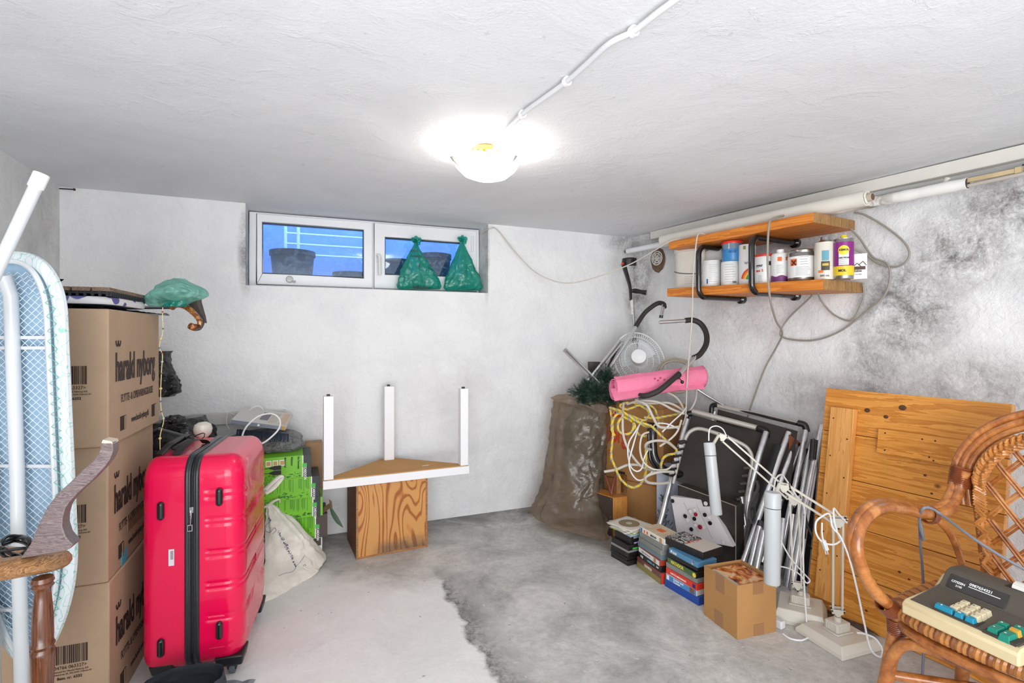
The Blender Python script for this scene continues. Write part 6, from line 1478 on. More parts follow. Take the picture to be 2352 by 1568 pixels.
tubeL(LA, [(1712, 1205, 2.93), (1703, 1140, 2.96)], .011)
LB = thing('folded_lounger', 'folded garden lounger behind, with a black top edge and rounded corner', 'lounger', F(1790, 1320))
tubeL(LB, [(1642, 945, 3.36), (1634, 975, 3.34)], .014); tubeL(LB, [(1640, 930, 3.36), (1740, 952, 3.16), (1832, 972, 2.98)], .013, M_GRT)
part('corner_joint', MB().tube(cr(lp_([(1634, 948, 3.36), (1636, 932, 3.36), (1648, 929, 3.34)]), 5), .016, 12), M_CUFF, LB, world=True)
part('corner_joint', MB().tube(cr(lp_([(1832, 971, 2.98), (1848, 976, 2.96), (1853, 992, 2.95)]), 5), .018, 12), M_CUFF, LB, world=True)
tubeL(LB, [(1851, 988, 2.95), (1838, 1060, 2.90), (1812, 1180, 2.84), (1788, 1300, 2.80), (1780, 1330, 2.79)], .0155)
panel(LB, [(1628, 1100, 3.24), (1812, 1150, 2.86), (1832, 990, 2.96), (1650, 940, 3.34)], M_BFAB)
part('top_edge', MB().tube(lp_([(1652, 931, 3.35), (1742, 952, 3.15), (1830, 974, 2.97)]), .016, 10, flat=.5), M_CUFF, LB, world=True)
LC_ = thing('folded_lounger', 'folded lounger seen edge-on with two rusty brown tube ends', 'lounger', F(1760, 1310))
tubeL(LC_, [(1812, 992, 2.98), (1790, 1050, 2.94), (1755, 1150, 2.88), (1706, 1292, 2.80)], .0155)
tubeL(LC_, [(1826, 1020, 2.96), (1800, 1085, 2.92), (1762, 1200, 2.86), (1726, 1308, 2.80)], .0145)
tubeL(LC_, [(1838, 1026, 2.97), (1815, 1085, 2.94), (1790, 1160, 2.9), (1750, 1290, 2.84)], .0145)
part('brown_bracket', MB().prism(lp_([(1814, 998, 2.95), (1836, 1014, 2.95), (1832, 1026, 2.95), (1818, 1036, 2.95), (1812, 1030, 2.95)]), (0, .012, 0)), simple('rust brown bracket', (124, 66, 34), .45), LC_, world=True, bevel=.002)
part('side_fabric', MB().tube(lp_([(1786, 1022, 2.97), (1765, 1090, 2.92), (1735, 1200, 2.88), (1716, 1270, 2.84)]), .020, 10, flat=.6), M_BFAB2, LC_, world=True)
tubeL(LC_, [(1745, 1208, 2.80), (1722, 1306, 2.74)], .0145); part('end_cap', MB().tube(lp_([(1748, 1196, 2.81), (1745, 1210, 2.80)]), .016, 12), M_CUFF, LC_, world=True)
tubeL(LC_, [(1755, 1218, 2.76), (1734, 1320, 2.70)], .0145)
part('strap', MB().tube(cr(lp_([(1738, 1103, 2.9), (1741, 1120, 2.88), (1730, 1145, 2.86), (1722, 1165, 2.86), (1722, 1185, 2.85), (1728, 1200, 2.84), (1734, 1185, 2.84), (1732, 1168, 2.85), (1722, 1168, 2.86)]), 5), .009, 8, flat=.3), simple('dark webbing', (52, 52, 54), .6), LC_, world=True)
LD_ = thing('folded_lounger', 'folded lounger edge-on between the two desk lamp posts', 'lounger', F(1840, 1340))
tubeL(LD_, [(1887, 976, 2.90), (1870, 1060, 2.84), (1850, 1160, 2.76), (1822, 1330, 2.66), (1816, 1370, 2.64)], .0155)
tubeL(LD_, [(1862, 1022, 2.92), (1852, 1080, 2.86), (1832, 1200, 2.76), (1806, 1360, 2.68)], .0145); tubeL(LD_, [(1878, 1030, 2.88), (1868, 1100, 2.82), (1850, 1210, 2.74), (1838, 1300, 2.70)], .0125)
part('side_fabric', MB().prism(lp_([(1868, 1010, 2.90), (1882, 1020, 2.86), (1868, 1200, 2.76), (1852, 1360, 2.68), (1792, 1360, 2.74), (1812, 1260, 2.82), (1840, 1100, 2.92)]), (.03, .05, 0)), simple('dark navy fabric', (26, 30, 40), .7), LD_, world=True)
for p0, p1 in (((1870, 1010, 2.87), (1866, 1055, 2.84)), ((1850, 1030, 2.92), (1848, 1064, 2.9)), ((1846, 1195, 2.74), (1842, 1235, 2.72))): part('black_sleeve', MB().tube(lp_([p0, p1]), .019, 12), M_CUFF, LD_, world=True)
part('strap', MB().tube(cr(lp_([(1848, 1180, 2.7), (1856, 1210, 2.68), (1868, 1235, 2.66), (1875, 1252, 2.66), (1868, 1262, 2.66), (1856, 1250, 2.68)]), 5), .009, 8, flat=.3), M_CUFF, LD_, world=True)
tubeL(LD_, [(1800, 1190, 2.80), (1788, 1300, 2.72), (1780, 1380, 2.66)], .0145); tubeL(LD_, [(1822, 1180, 2.80), (1812, 1290, 2.74), (1800, 1365, 2.70)], .0135)
part('back_fabric', MB().prism(lp_([(1790, 1010, 3.06), (1845, 1020, 3.0), (1830, 1180, 2.94), (1790, 1340, 2.88), (1715, 1300, 2.96), (1740, 1180, 3.02)]), (.02, .03, 0)), M_BFAB2, LD_, world=True)
# thin silver pole behind the mat
wire('silver_pole', 'thin steel pole with a black collar leaning behind the loungers', [P(1600, 893, 3.62), P(1640, 918, 3.58), P(1700, 950, 3.50)], .008, M_ALT, 12, 3, cat='pole')
# black hard case and the game carton in front
s0 = F(1692, 1300); s1v = P(1560, 1110, 3.0)
cs = thing('hard_case', 'scuffed black hard case standing under the front lounger', 'case', F(1620, 1270))
A = P(1556, 1112, 3.10); B_ = P(1690, 1162, 2.86); dxy = (B_-A); C0 = V((B_.x, B_.y, 0)); A0 = V((A.x, A.y, 0)); bk = V((.30, .17, 0)).normalized()*.075
part('shell', MB().hexa([A0, C0, C0+bk, A0+bk, A0+V((0, 0, A.z)), C0+V((0, 0, B_.z)), C0+bk+V((0, 0, B_.z)), A0+bk+V((0, 0, A.z))]), simple('scuffed black shell', (52, 46, 42), .5, var=.4, vscale=14, bump=.2), cs, world=True, bevel=.006)
part('edge_trim', MB().tube([A+V((-.002, -.004, .002)), B_+V((-.002, -.004, .002)), V((B_.x-.002, B_.y-.004, .0))], .003, 6), simple('worn pale edge', (150, 140, 128), .5), cs, world=True)
gA, gB, gC, gD = F(1556, 1222), F(1684, 1282), P(1627, 1147, 2.96), P(1538, 1138, 3.08)
g4 = [P(1556, 1232, 3.04), P(1684, 1256, 2.80), P(1627, 1149, 2.98), P(1540, 1139, 3.08)]
gb = thing('game_carton', 'white tilted carton printed with red, black and white discs', 'box', V((g4[0].x, g4[0].y, 0)))
a, b, c, d = g4; n_ = (b-a).cross(d-a).normalized(); n_ = n_ if n_.y > 0 else -n_
A2, B2 = V((a.x, a.y, .0)), V((b.x, b.y, .0))
part('carton', MB().hexa([a, b, c, d, a+n_*.04, b+n_*.04, c+n_*.04, d+n_*.04]), simple('white game carton', (208, 202, 204), .45), gb, world=True, bevel=.002)
def GP(u, v): # on the carton's face
    dr = V(((u-1176)/FPX, 1, -(v-H0)/FPX)); o_ = V((0, 0, CAMH)); t_ = (a-o_).dot(n_)/dr.dot(n_); return o_+dr*t_-n_*.0012
gx = (b-a).normalized(); gy = n_.cross(gx); MRED = simple('red disc', (150, 30, 48), .35); MWD = simple('white disc', (224, 218, 216), .35)
for u, v, r_, m_ in ((1545, 1150, .010, M_CUFF), (1621, 1156, .010, MWD), (1586, 1174, .008, MWD), (1596, 1171, .0075, MWD), (1598, 1181, .010, MRED), (1574, 1185, .010, M_CUFF), (1595, 1191, .010, M_CUFF), (1580, 1194, .009, MWD), (1619, 1182, .010, M_CUFF), (1630, 1188, .008, MWD), (1631, 1201, .010, M_CUFF), (1608, 1210, .011, MRED), (1598, 1206, .008, MWD), (1617, 1211, .007, MWD), (1588, 1215, .010, M_CUFF), (1662, 1244, .010, MWD)):
    M = fm(GP(u, v), gx, gy); part('disc', MB().tube([M @ V((0, 0, -.0015)), M @ V((0, 0, .0015))], r_*1.15, 18), m_, gb, world=True)
for l in (((1571, 1154), (1604, 1222)), ((1600, 1158), (1636, 1237))): part('print_line', MB().tube([GP(*l[0]), GP(*l[1])], .0010, 4), GREYI, gb, world=True)
# ------------------------------------------------------------------ stacks of video cassettes and discs on the floor
def onface(tq, s, size, x, z, m, sx=.8, bold=.02): return txt(s, size, fm((x, -.0008, z), (1, 0, 0), (0, 0, 1)), m, tq, sx=sx, bold=bold)
rndc = random.Random(77)
def case(name, label, cat, group, org, dx, L, W_, z, h, body, jog=0, rot=0, spine=None, top=None, bev=.002, inset=0):
    # local: x along the visible long side (towards the camera), y away to the right, z up
    if 'disc_' not in name: rot += R(rndc.uniform(-2.2, 2.2)); org = org+V((rndc.uniform(-.003, .003), rndc.uniform(-.003, .003), 0))
    d = V((math.cos(rot)*dx.x-math.sin(rot)*dx.y, math.sin(rot)*dx.x+math.cos(rot)*dx.y, 0)); o_ = org+dx*jog
    tq = thing(name, label, cat, (o_.x, o_.y, z), rzof(d), group)
    part('case', MB().box((0, 0, 0), (L, W_, h-.0008)), body, tq, bevel=bev)
    if spine: part('spine_label', MB().box((.004, -.0006, .002), (L-.004, .001, h-.003)), spine, tq)
    if top: part('cover_picture', MB().box((.004, .004, h-.0009), (L-.004, W_-.004, h-.0002)), top, tq)
    return tq
K = lambda n_, c_, **k: simple(n_, c_, **{'rough': .35, 'coat': .3, **k})
BLKC = K('black case', (28, 26, 26)); CLRC = film('frosted case', (176, 178, 172), clear=.15, rough=.3, tint=(220, 222, 220), bump=.1); BLUC = film('bluish clear case', (150, 176, 186), clear=.15, rough=.3, tint=(200, 220, 228), bump=.1)
YEL = simple('yellow ink', (236, 214, 70), .5)
# nearest stack
o1 = F(1527, 1345); e1_ = F(1602, 1391); d1 = (e1_-o1).normalized(); G1 = 'video cassettes stacked beside the small carton'
z = 0.0
tq = case('video_case', 'bright blue empty video case, bottom of the nearest cassette stack', 'cassette', G1, o1, d1, .225, .145, z, .040, K('bright blue case', (24, 70, 160))); z += .040
tq = case('video_case', 'blue video case with white title and a small photo, second from the floor', 'cassette', G1, o1, d1, .205, .125, z, .031, K('white case', (214, 212, 204)), jog=.010, spine=K('sky blue sleeve', (76, 140, 200))); onface(tq, 'Kramer mod', .016, .055, .016, WINK, sx=.8); onface(tq, 'Kramer', .016, .055, .003, WINK, sx=.9)
part('small_photo', MB().box((.16, -.0010, .003), (.19, .0004, .027)), simple('photo', (120, 96, 80), .5, var=.6, vscale=90), tq); part('white_mark', MB().box((.008, -.0010, .004), (.024, .0004, .026)), WINK, tq); z += .031
tq = case('video_case', 'orange-red video case with a thin white title', 'cassette', G1, o1, d1, .212, .125, z, .030, K('red case', (220, 56, 36)), jog=.006, rot=R(-1)); onface(tq, 'HUSET PÅ CHRISTIANSHAVN', .0115, .035, .010, WINK, sx=.72); part('blue_square', MB().box((.185, -.0010, .006), (.203, .0004, .024)), simple('navy square', (44, 40, 110), .5), tq); z += .030
tq = case('video_case', 'frosted clear video case above the orange-red one', 'cassette', G1, o1, d1, .208, .120, z, .027, CLRC, jog=.010); z += .027
tq = case('video_case', 'green video case with large yellow title', 'cassette', G1, o1, d1, .205, .122, z, .030, BLKC, jog=.012, spine=K('green sleeve', (70, 104, 58))); onface(tq, 'MATADOR', .023, .030, .007, YEL, sx=.80)
part('yellow_disc', MB().tube([(.192, -.0012, .013), (.192, .0004, .013)], .011, 20), YEL, tq); z += .030
tq = case('video_case', 'plain black video case under the blue one', 'cassette', G1, o1, d1, .205, .122, z, .026, BLKC, jog=.014); z += .026
tq = case('video_case', 'steel blue video case with white letters and a rainbow square', 'cassette', G1, o1, d1, .198, .122, z, .026, K('steel blue case', (86, 140, 178)), jog=.030); onface(tq, 'BASF', .016, .030, .006, WINK); part('white_square', MB().box((.014, -.0010, .008), (.024, .0004, .019)), WINK, tq)
for k, cc in enumerate(((230, 200, 60), (90, 190, 170), (220, 120, 170), (60, 90, 190))): part('colour_square', MB().box((.160+.006*(k % 2), -.0010, .004+.009*(k//2)), (.166+.006*(k % 2), .0004, .013+.009*(k//2))), simple('colour', cc, .5), tq)
z += .026
M_TOPB = NT('speckled cover'); q = M_TOPB; n_ = q.noise(q.coord((1, 1, 1)), 60, 3, .6, 1.5); sx_ = q.n('ShaderNodeSeparateXYZ', {0: q.coord()}).outputs
wh = q.ramp(n_, [(.50, (0, 0, 0, 1)), (.54, (1, 1, 1, 1))]); M_TOPB = q.set(Base_Color=q.mix(wh, C(28, 26, 26), C(216, 212, 206)), Roughness=.3, Coat_Weight=.4)
tq = case('video_case', 'thick black video case with a white and red speckled cover, top of the nearest stack', 'cassette', G1, o1+V((.012, .01, 0)), d1, .235, .150, z, .036, BLKC, jog=-.012, rot=R(4))
part('cover_picture', MB().box((.0, .006, .0352), (.12, .146, .0362)), M_TOPB, tq); part('cover_picture', MB().box((.12, .006, .0352), (.232, .146, .0362)), simple('beige cover', (206, 198, 186), .4), tq)
g = MB(); rnd = random.Random(3)
for k in range(18): x = .105+.022*rnd.random(); y = .02+.115*k/18; g.box((x, y, .0360), (x+.008, y+.004, .0367))
part('red_print', g, RED, tq); z1top = z+.036
# second stack
o2 = F(1464, 1300); e2 = F(1521, 1342); d2 = (e2-o2).normalized(); G2 = 'video cassettes in the middle stack'
z = 0.0
tq = case('video_case', 'thick maroon and olive box set, bottom of the middle stack', 'cassette', G2, o2, d2, .225, .13, z, .058, K('maroon box', (116, 66, 60)), inset=0); part('olive_half', MB().box((.0, -.0008, .0), (.224, .002, .030)), K('olive half', (140, 128, 66)), tq); onface(tq, 'KRØNIKEN', .020, .075, .033, simple('cream ink', (226, 216, 190), .5), sx=.7); part('red_end', MB().box((.2245, .004, .002), (.2262, .126, .055)), RED, tq); z += .058
tq = case('video_case', 'black video case with white and blue film-brand lettering', 'cassette', G2, o2, d2, .205, .125, z, .028, BLKC, jog=.012); onface(tq, 'FUJI', .017, .022, .008, WINK); onface(tq, 'CRYSTAL  HQ', .013, .085, .009, simple('pale blue ink', (140, 196, 220), .5), sx=.8); onface(tq, 'E-240', .013, .165, .009, WINK, sx=.7); z += .028
tq = case('video_case', 'white-labelled video case with a thin handwritten title', 'cassette', G2, o2, d2, .205, .122, z, .030, K('red brown case', (170, 70, 50)), jog=.008, spine=WHT); onface(tq, 'After the Storm', .014, .036, .010, GREYI, sx=.9, bold=0); part('small_photo', MB().box((.150, -.0010, .004), (.172, .0004, .026)), simple('sepia photo', (190, 150, 100), .5, var=.5, vscale=90), tq); z += .030
tq = case('video_case', 'bluish clear video case above the white-labelled one', 'cassette', G2, o2, d2, .212, .124, z, .030, BLUC, jog=.002); z += .030
tq = case('video_case', 'frosted clear video case, third from the top of the middle stack', 'cassette', G2, o2, d2, .208, .122, z, .028, CLRC, jog=.012, rot=R(1)); z += .028
tq = case('video_case', 'frosted clear video case, second from the top of the middle stack', 'cassette', G2, o2, d2, .208, .122, z, .028, CLRC, jog=.020); z += .028
M_MEX = simple('beige cover', (208, 190, 160), .45, var=.2, vscale=30)
tq = case('video_case', 'white video case with a beige and orange cover, top of the middle stack', 'cassette', G2, o2, d2, .205, .128, z, .030, K('white case', (226, 222, 214)), jog=.026, rot=R(3), top=M_MEX); onface(tq, 'MEXICAN', .015, .090, .008, INK, sx=.75)
part('blue_mark', MB().box((.006, -.0010, .003), (.018, .0004, .026)), simple('blue mark', (40, 100, 170), .5), tq); part('orange_patch', MB().box((.07, .05, .0295), (.12, .085, .0302)), ORI, tq); part('small_photo', MB().box((.165, -.0010, .003), (.185, .0004, .026)), simple('sepia photo', (190, 150, 100), .5), tq)
part('orange_mark', MB().box((.032, -.0010, .006), (.042, .0004, .022)), ORI, tq); part('orange_mark', MB().box((.056, -.0010, .006), (.068, .0004, .022)), ORI, tq)
# third stack: disc cases with paper sleeves on top
o3 = F(1403, 1277); e3 = F(1440, 1299); d3 = (e3-o3).normalized(); G3 = 'disc cases in the stack beside the speaker box'
z = 0.0; rnd = random.Random(12)
seq = [(.0145, BLKC, 'lowest'), (.0145, BLKC, 'second'), (.0145, BLKC, 'third'), (.0145, BLKC, 'fourth'), (.0145, BLKC, 'fifth'), (.0145, K('grey clear case', (140, 138, 134)), 'g'), (.030, BLKC, 'thick'), (.0145, BLKC, 'a'), (.0145, BLKC, 'b'), (.0145, BLKC, 'c'), (.0145, K('pale blue case', (150, 176, 190)), 'p')]
dlab = {'lowest': 'thin black disc case lying on the floor, lowest of its stack', 'second': 'thin black disc case, second from the floor', 'third': 'thin black disc case, third from the floor', 'fourth': 'thin black disc case, fourth from the floor', 'fifth': 'thin black disc case, fifth from the floor, under the grey one',
        'g': 'grey see-through disc case in the middle of the disc stack', 'thick': 'thick black disc case with a green strip', 'a': 'black disc case with a lilac strip, right above the thick one', 'b': 'black disc case, third under the paper sleeves', 'c': 'black disc case with a picture edge, second under the paper sleeves', 'p': 'pale blue disc case right under the paper sleeves'}
for h, m_, k in seq:
    L_ = .150 if k not in 'abcp' else .140
    jog = rnd.uniform(-.004, .006)+(.022 if k in ('a', 'b', 'c', 'p') else (.010 if k == 'thick' else 0))
    tq = case('disc_case', dlab[k], 'disc case', G3, o3+V((.012, .012, 0))*(1 if k in ('a', 'b', 'c', 'p') else 0), d3, L_, .150, z, h, m_, jog=jog, rot=R(rnd.uniform(-3, 3)), bev=.0015)
    if k == 'thick': part('green_strip', MB().box((L_-.0006, .03, .004), (L_+.0008, .12, .013)), M_GTAG, tq)
    if k == 'a': part('lilac_strip', MB().box((L_-.0006, .02, .002), (L_+.0008, .13, .010)), simple('lilac', (180, 150, 200), .5), tq)
    if k == 'c': part('picture_edge', MB().box((L_-.0006, .02, .002), (L_+.0008, .13, .012)), simple('picture edge', (150, 150, 160), .5, var=.6, vscale=80), tq)
    z += h
M_SLV = simple('cream paper sleeve', (214, 208, 196), .85, var=.08, bump=.3, bscale=20)
for i in range(6):
    c = o3+d3*.095+V((.055, .05, 0)); rot = rzof(d3)+R((14, -6, 20, 4, -10, 10)[i]); s_ = (.078, .084, .082, .088, .086, .092)[i]
    tq = thing('record_sleeve', ('greenish paper disc sleeve, lowest of the sleeves', 'cream paper disc sleeve with a dark corner, second of the sleeves', 'crumpled cream paper sleeve, third of the sleeves', 'wrinkled cream paper sleeve, fourth of the sleeves', 'flat cream paper sleeve right under the topmost one', 'cream paper sleeve showing a grey disc, topmost on the disc stack')[i], 'sleeve', (c.x, c.y, z), rot, 'paper sleeves on the disc stack')
    def sl(u_, v_, i=i, s_=s_): return V(((u_-.5)*2*s_, (v_-.5)*2*s_, .002+.004*abs(noise.noise(V((u_*4, v_*4, i*3.3))))*(0 if i == 5 else 1)))
    o_ = part('paper', MB().grid(sl, 12, 12), M_SLV if i else simple('greenish sleeve', (190, 200, 140), .8), tq); sm = o_.modifiers.new('thickness', 'SOLIDIFY'); sm.thickness = .0016
    if i == 5:
        part('disc', MB().tube([(0, 0, .0026), (0, 0, .0034)], .060, 40), simple('grey disc', (140, 128, 108), .3, coat=.4), tq); part('disc_centre', MB().tube([(0, 0, .0034), (0, 0, .0040)], .018, 24), simple('disc hub', (190, 184, 168), .4), tq)
    z += .0055

# ------------------------------------------------------------------ small open carton with magazines
c0 = F(1693, 1469); cl = F(1617, 1411); cr_ = F(1783, 1450)
M_KB = cardboard('kraft carton', (186, 138, 84)); M_KB.name = 'kraft carton'
bx = thing('open_carton', 'small open brown carton full of magazines, taped at the edges', 'box', c0)
hB = CAMH-(1345-H0)*c0.y/FPX; back = cl+(cr_-c0); cs_ = [c0, cr_, back, cl]; ctr = (c0+back)/2
def inn(p, t=.004): return p+(ctr-p).normalized()*t
for i, nm in enumerate(('front_right_wall', 'back_right_wall', 'back_left_wall', 'front_left_wall')):
    a, b = cs_[i], cs_[(i+1) % 4]; ai, bi = inn(a, .006), inn(b, .006); ez = V((0, 0, hB))
    part('side_panel', MB().hexa([a, b, bi, ai, a+ez, b+ez, bi+ez, ai+ez]), M_KB, bx, world=True, bevel=.001)
part('bottom', MB().prism([inn(p, .006)+V((0, 0, .001)) for p in cs_], (0, 0, .004)), M_KB, bx, world=True)
TPE = simple('brown parcel tape', (160, 116, 76), .3, coat=.4)
def tape(a, b, f0, f1, z0, z1):
    n_ = (b-a).cross(V((0, 0, 1))).normalized(); n_ = n_ if n_.dot(ctr-a) < 0 else -n_
    p0, p1 = a.lerp(b, f0), a.lerp(b, f1); z0_, z1_ = V((0, 0, z0)), V((0, 0, z1))
    part('tape', MB().hexa([p0+z0_, p1+z0_, p1+n_*.0012+z0_, p0+n_*.0012+z0_, p0+z1_, p1+z1_, p1+n_*.0012+z1_, p0+n_*.0012+z1_]), TPE, bx, world=True)
tape(c0, cl, .36, .62, hB-.075, hB+.0005); tape(c0, cl, .40, .66, .001, .065); tape(c0, cr_, .40, .66, hB-.05, hB+.0005); tape(c0, cr_, .42, .68, .001, .05)
rnd = random.Random(14); z = hB-.075; mcs = [(196, 60, 44), (226, 214, 196), (60, 110, 150), (210, 90, 60), (232, 226, 214), (180, 50, 40), (226, 216, 200), (214, 120, 60)]
rzb = rzof(cr_-c0)
mags = ['blue and white magazine, lowest seen in the open carton', 'cream magazine, second lowest seen in the open carton', 'dark blue magazine in the open carton', 'orange magazine in the middle of the open carton', 'white-edged magazine above the orange one in the carton', 'red magazine, third from the top in the open carton', 'cream magazine right under the topmost in the carton', 'magazine with a brown and orange cover, topmost in the open carton']
M_MAGT = NT('magazine cover'); q = M_MAGT; n_ = q.noise(q.coord((1, 1, 1)), 16, 3, .6, 1.0); M_MAGT = q.set(Base_Color=q.ramp(n_, [(.36, C(96, 44, 24)), (.48, C(206, 110, 40)), (.56, C(232, 180, 120)), (.68, C(226, 210, 190))]), Roughness=.25, Coat_Weight=.4)
for i in range(8):
    h = .0085; c = ctr+V((rnd.uniform(-.006, .006), rnd.uniform(-.006, .006), 0)); s1_, s2_ = .076, .080
    M = Matrix.Translation((c.x, c.y, z)) @ Matrix.Rotation(rzb+R(rnd.uniform(-5, 5)), 4, 'Z') @ Matrix.Rotation(R(rnd.uniform(-1.5, 1.5)+2), 4, 'X')
    tq = thing('magazine', mags[i], 'magazine', M=M, group='magazines in the open carton')
    part('pages', MB().box((-s1_, -s2_, 0), (s1_, s2_, h*.7)), simple('page edges', (222, 212, 196), .8), tq)
    part('cover', MB().box((-s1_-.001, -s2_-.001, h*.7), (s1_+.001, s2_+.001, h*.82)), M_MAGT if i == 7 else simple('cover', mcs[i], .3, coat=.4), tq); z += h
    if i < 6: z += 0

# ------------------------------------------------------------------ two desk lamps with long tube shades
M_LMP = simple('cream white lamp enamel', (214, 209, 197), .4, coat=.2); M_LGR = simple('pale grey lamp tube', (186, 190, 192), .4, coat=.2); M_BOLT = simple('dark bolt', (56, 52, 50), .4, metal=.5)
def lamp(label, base_c, bz, bsz, brot, post0, post1, tip, sh_top, sh_bot, grey, rsh):
    tq = thing('desk_lamp', label, 'lamp', base_c, brot)
    s_ = bsz/2
    g = MB().hexa([(-s_, -s_, 0), (s_, -s_, 0), (s_, s_, 0), (-s_, s_, 0), (-s_*1.0, -s_*1.0, .018), (s_*1.0, -s_*1.0, .018), (s_*1.0, s_*1.0, .018), (-s_*1.0, s_*1.0, .018)])
    g.hexa([(-s_, -s_, .018), (s_, -s_, .018), (s_, s_, .018), (-s_, s_, .018), (-s_*.82, -s_*.82, bz), (s_*.82, -s_*.82, bz), (s_*.82, s_*.82, bz), (-s_*.82, s_*.82, bz)])
    part('base', g, M_LMP, tq, bevel=.003)
    bl = part('ballast', MB().box((-.045, -.038, bz), (.045, .038, bz+.006)).box((-.036, -.030, bz+.006), (.036, .030, bz+.042)), M_LMP, tq, bevel=.003)
    for k in range(9):
        part('fin', MB().box((-.034+.0076*k, -.0325, bz+.008), (-.030+.0076*k, .0325, bz+.038)), M_LMP, bl, bevel=.001)
    for k in range(7): part('fin', MB().box((-.0385, -.026+.0076*k, bz+.008), (.0385, -.022+.0076*k, bz+.038)), M_LMP, bl, bevel=.001)
    inv = WM[tq]; bp0 = inv @ V((0, 0, bz+.042))
    part('swivel', MB().tube([bp0, bp0+V((0, 0, .018))], .014, 14), M_LMP, tq, world=True)
    vd = (post1-post0); dd = V((.93, -.1, 0)).normalized()*.016*1.0
    ax_ = (tip-post1).normalized(); nrm = vd.normalized().cross(ax_).normalized()
    pp = vd.normalized().cross(nrm)*.017; aa = ax_.cross(nrm)*.017
    for s in (1, -1):
        part('post_rod', MB().bar(post0+pp*s, post1+pp*s, .008, .009, up=nrm), M_LMP, tq, world=True, bevel=.001)
        part('arm_rod', MB().bar(post1+aa*s+ax_*.02, tip+aa*s, .008, .009, up=nrm), M_LMP, tq, world=True, bevel=.001)
    def plate(c, pts):
        for s in (1, -1): part('joint_plate', MB().prism([c+p_+nrm*.009*s for p_ in pts], nrm*.003*s), M_LMP, tq, world=True, bevel=.001)
        for p_ in pts[:3]:
            q_2 = c+p_*.78; part('bolt', MB().tube([q_2-nrm*.014, q_2+nrm*.014], .0035, 10), M_BOLT, tq, world=True)
    e1x, e2x = vd.normalized(), pp.normalized()
    plate(post0, [-e1x*.012, e1x*.028+e2x*.028, e1x*.028-e2x*.028])
    plate(post1, [-e1x*.032, e1x*.020+e2x*.034, e1x*.016-e2x*.034])
    plate(tip, [ax_*.028, -ax_*.016+aa.normalized()*.024, -ax_*.016-aa.normalized()*.024])
    d = (sh_bot-sh_top).normalized()
    part('joint_neck', MB().tube([tip+ax_*.02, sh_top.lerp(sh_bot, .10)], .007, 10), M_LMP, tq, world=True)
    m_ = M_LGR
    part('tube_shade', MB().tube([sh_top+d*.062, sh_bot-d*.004, sh_bot], [rsh, rsh, rsh*.9], 28), m_, tq, world=True)
    part('tube_cap', MB().tube([sh_top, sh_top+d*.004, sh_top+d*.059], [rsh*.93, rsh*1.03, rsh*1.03], 28), m_, tq, world=True)
    return tq
bc = (F(1925, 1525)+F(1828, 1446)+F(2027, 1497))/3; pA, pB, pC = F(1925, 1525), F(1828, 1446), F(2027, 1497); bc = (pB+pC)/2
zt2 = .045
topj = P(1925, 1197, 2.12); pbot = P(1940, 1405, 2.10)
tip = P(1800, 1118, 2.16); l2 = lamp('cream desk lamp with a long grey tube shade, the nearer one by the wooden board', V((bc.x, bc.y, 0)), .042, .225, rzof(pC-pA), V((bc.x, bc.y, .112)), topj, tip, P(1775, 1130, 2.07), P(1773, 1340, 2.05), 0, .0300)
wire('c', '', lp_([(1945, 1200, 2.10), (1926, 1180, 2.08), (1915, 1168, 2.07), (1917, 1200, 2.06), (1928, 1235, 2.06), (1932, 1240, 2.06), (1915, 1250, 2.05), (1890, 1245, 2.05), (1875, 1225, 2.05), (1874, 1200, 2.06), (1886, 1187, 2.07), (1905, 1180, 2.08), (1912, 1210, 2.06), (1930, 1232, 2.05), (1950, 1280, 2.02), (1968, 1350, 1.98), (1985, 1430, 1.97), (2000, 1490, 1.97), (2022, 1508, 1.99), (2026, 1490, 2.02), (2010, 1466, 2.05), (1985, 1455, 2.07), (1968, 1453, 2.08)]), .0036, M_PVC, parent=l2)
g = MB().bar(P(1890, 1240, 2.05), P(1898, 1262, 2.05), .018, .014); 
g.tube([P(1888, 1200, 2.06), P(1888, 1225, 2.05), P(1891, 1242, 2.05)], .0033, 6, smooth=4)
for dx_ in (0, .008): g.tube([P(1897, 1262, 2.05)+V((dx_-.003, 0, 0)), P(1899, 1273, 2.05)+V((dx_-.003, 0, 0))], .002, 8)
solo('power_plug', g, M_PVC, 'flat white two-pin plug dangling in front of the batten', 'plug', bevel=.001)
bcl = F(1836, 1432); bcl = V((1.335, 2.43, 0)); 
l1 = lamp('cream desk lamp with a grey tube shade hanging over the loungers, the farther one', V(((1838-1176)/FPX*2.40, 2.40, 0)), .060, .215, R(-30), V(((1832-1176)/FPX*2.40, 2.40, .130)), P(1824, 1148, 2.42), P(1660, 1003, 2.56), P(1629, 1016, 2.48), P(1646, 1182, 2.42), 1, .0255)
wire('c', '', lp_([(1628, 1012, 2.48), (1630, 985, 2.50), (1645, 978, 2.52), (1660, 985, 2.54), (1668, 1000, 2.55)]), .003, M_PVC, parent=l1)
wire('c', '', lp_([(1777, 1128, 2.22), (1782, 1100, 2.25), (1795, 1090, 2.3), (1808, 1105, 2.34), (1830, 1140, 2.36), (1848, 1170, 2.36), (1846, 1230, 2.34), (1845, 1290, 2.32), (1848, 1360, 2.30), (1853, 1434, 2.28)]), .0036, M_PVC, parent=l1)
wire('c', '', lp_([(1790, 1235, 2.2), (1815, 1280, 2.24), (1845, 1315, 2.28), (1860, 1332, 2.3), (1852, 1338, 2.3), (1838, 1320, 2.3), (1815, 1306, 2.28), (1790, 1300, 2.24)]), .003, M_PVC, parent=l2)
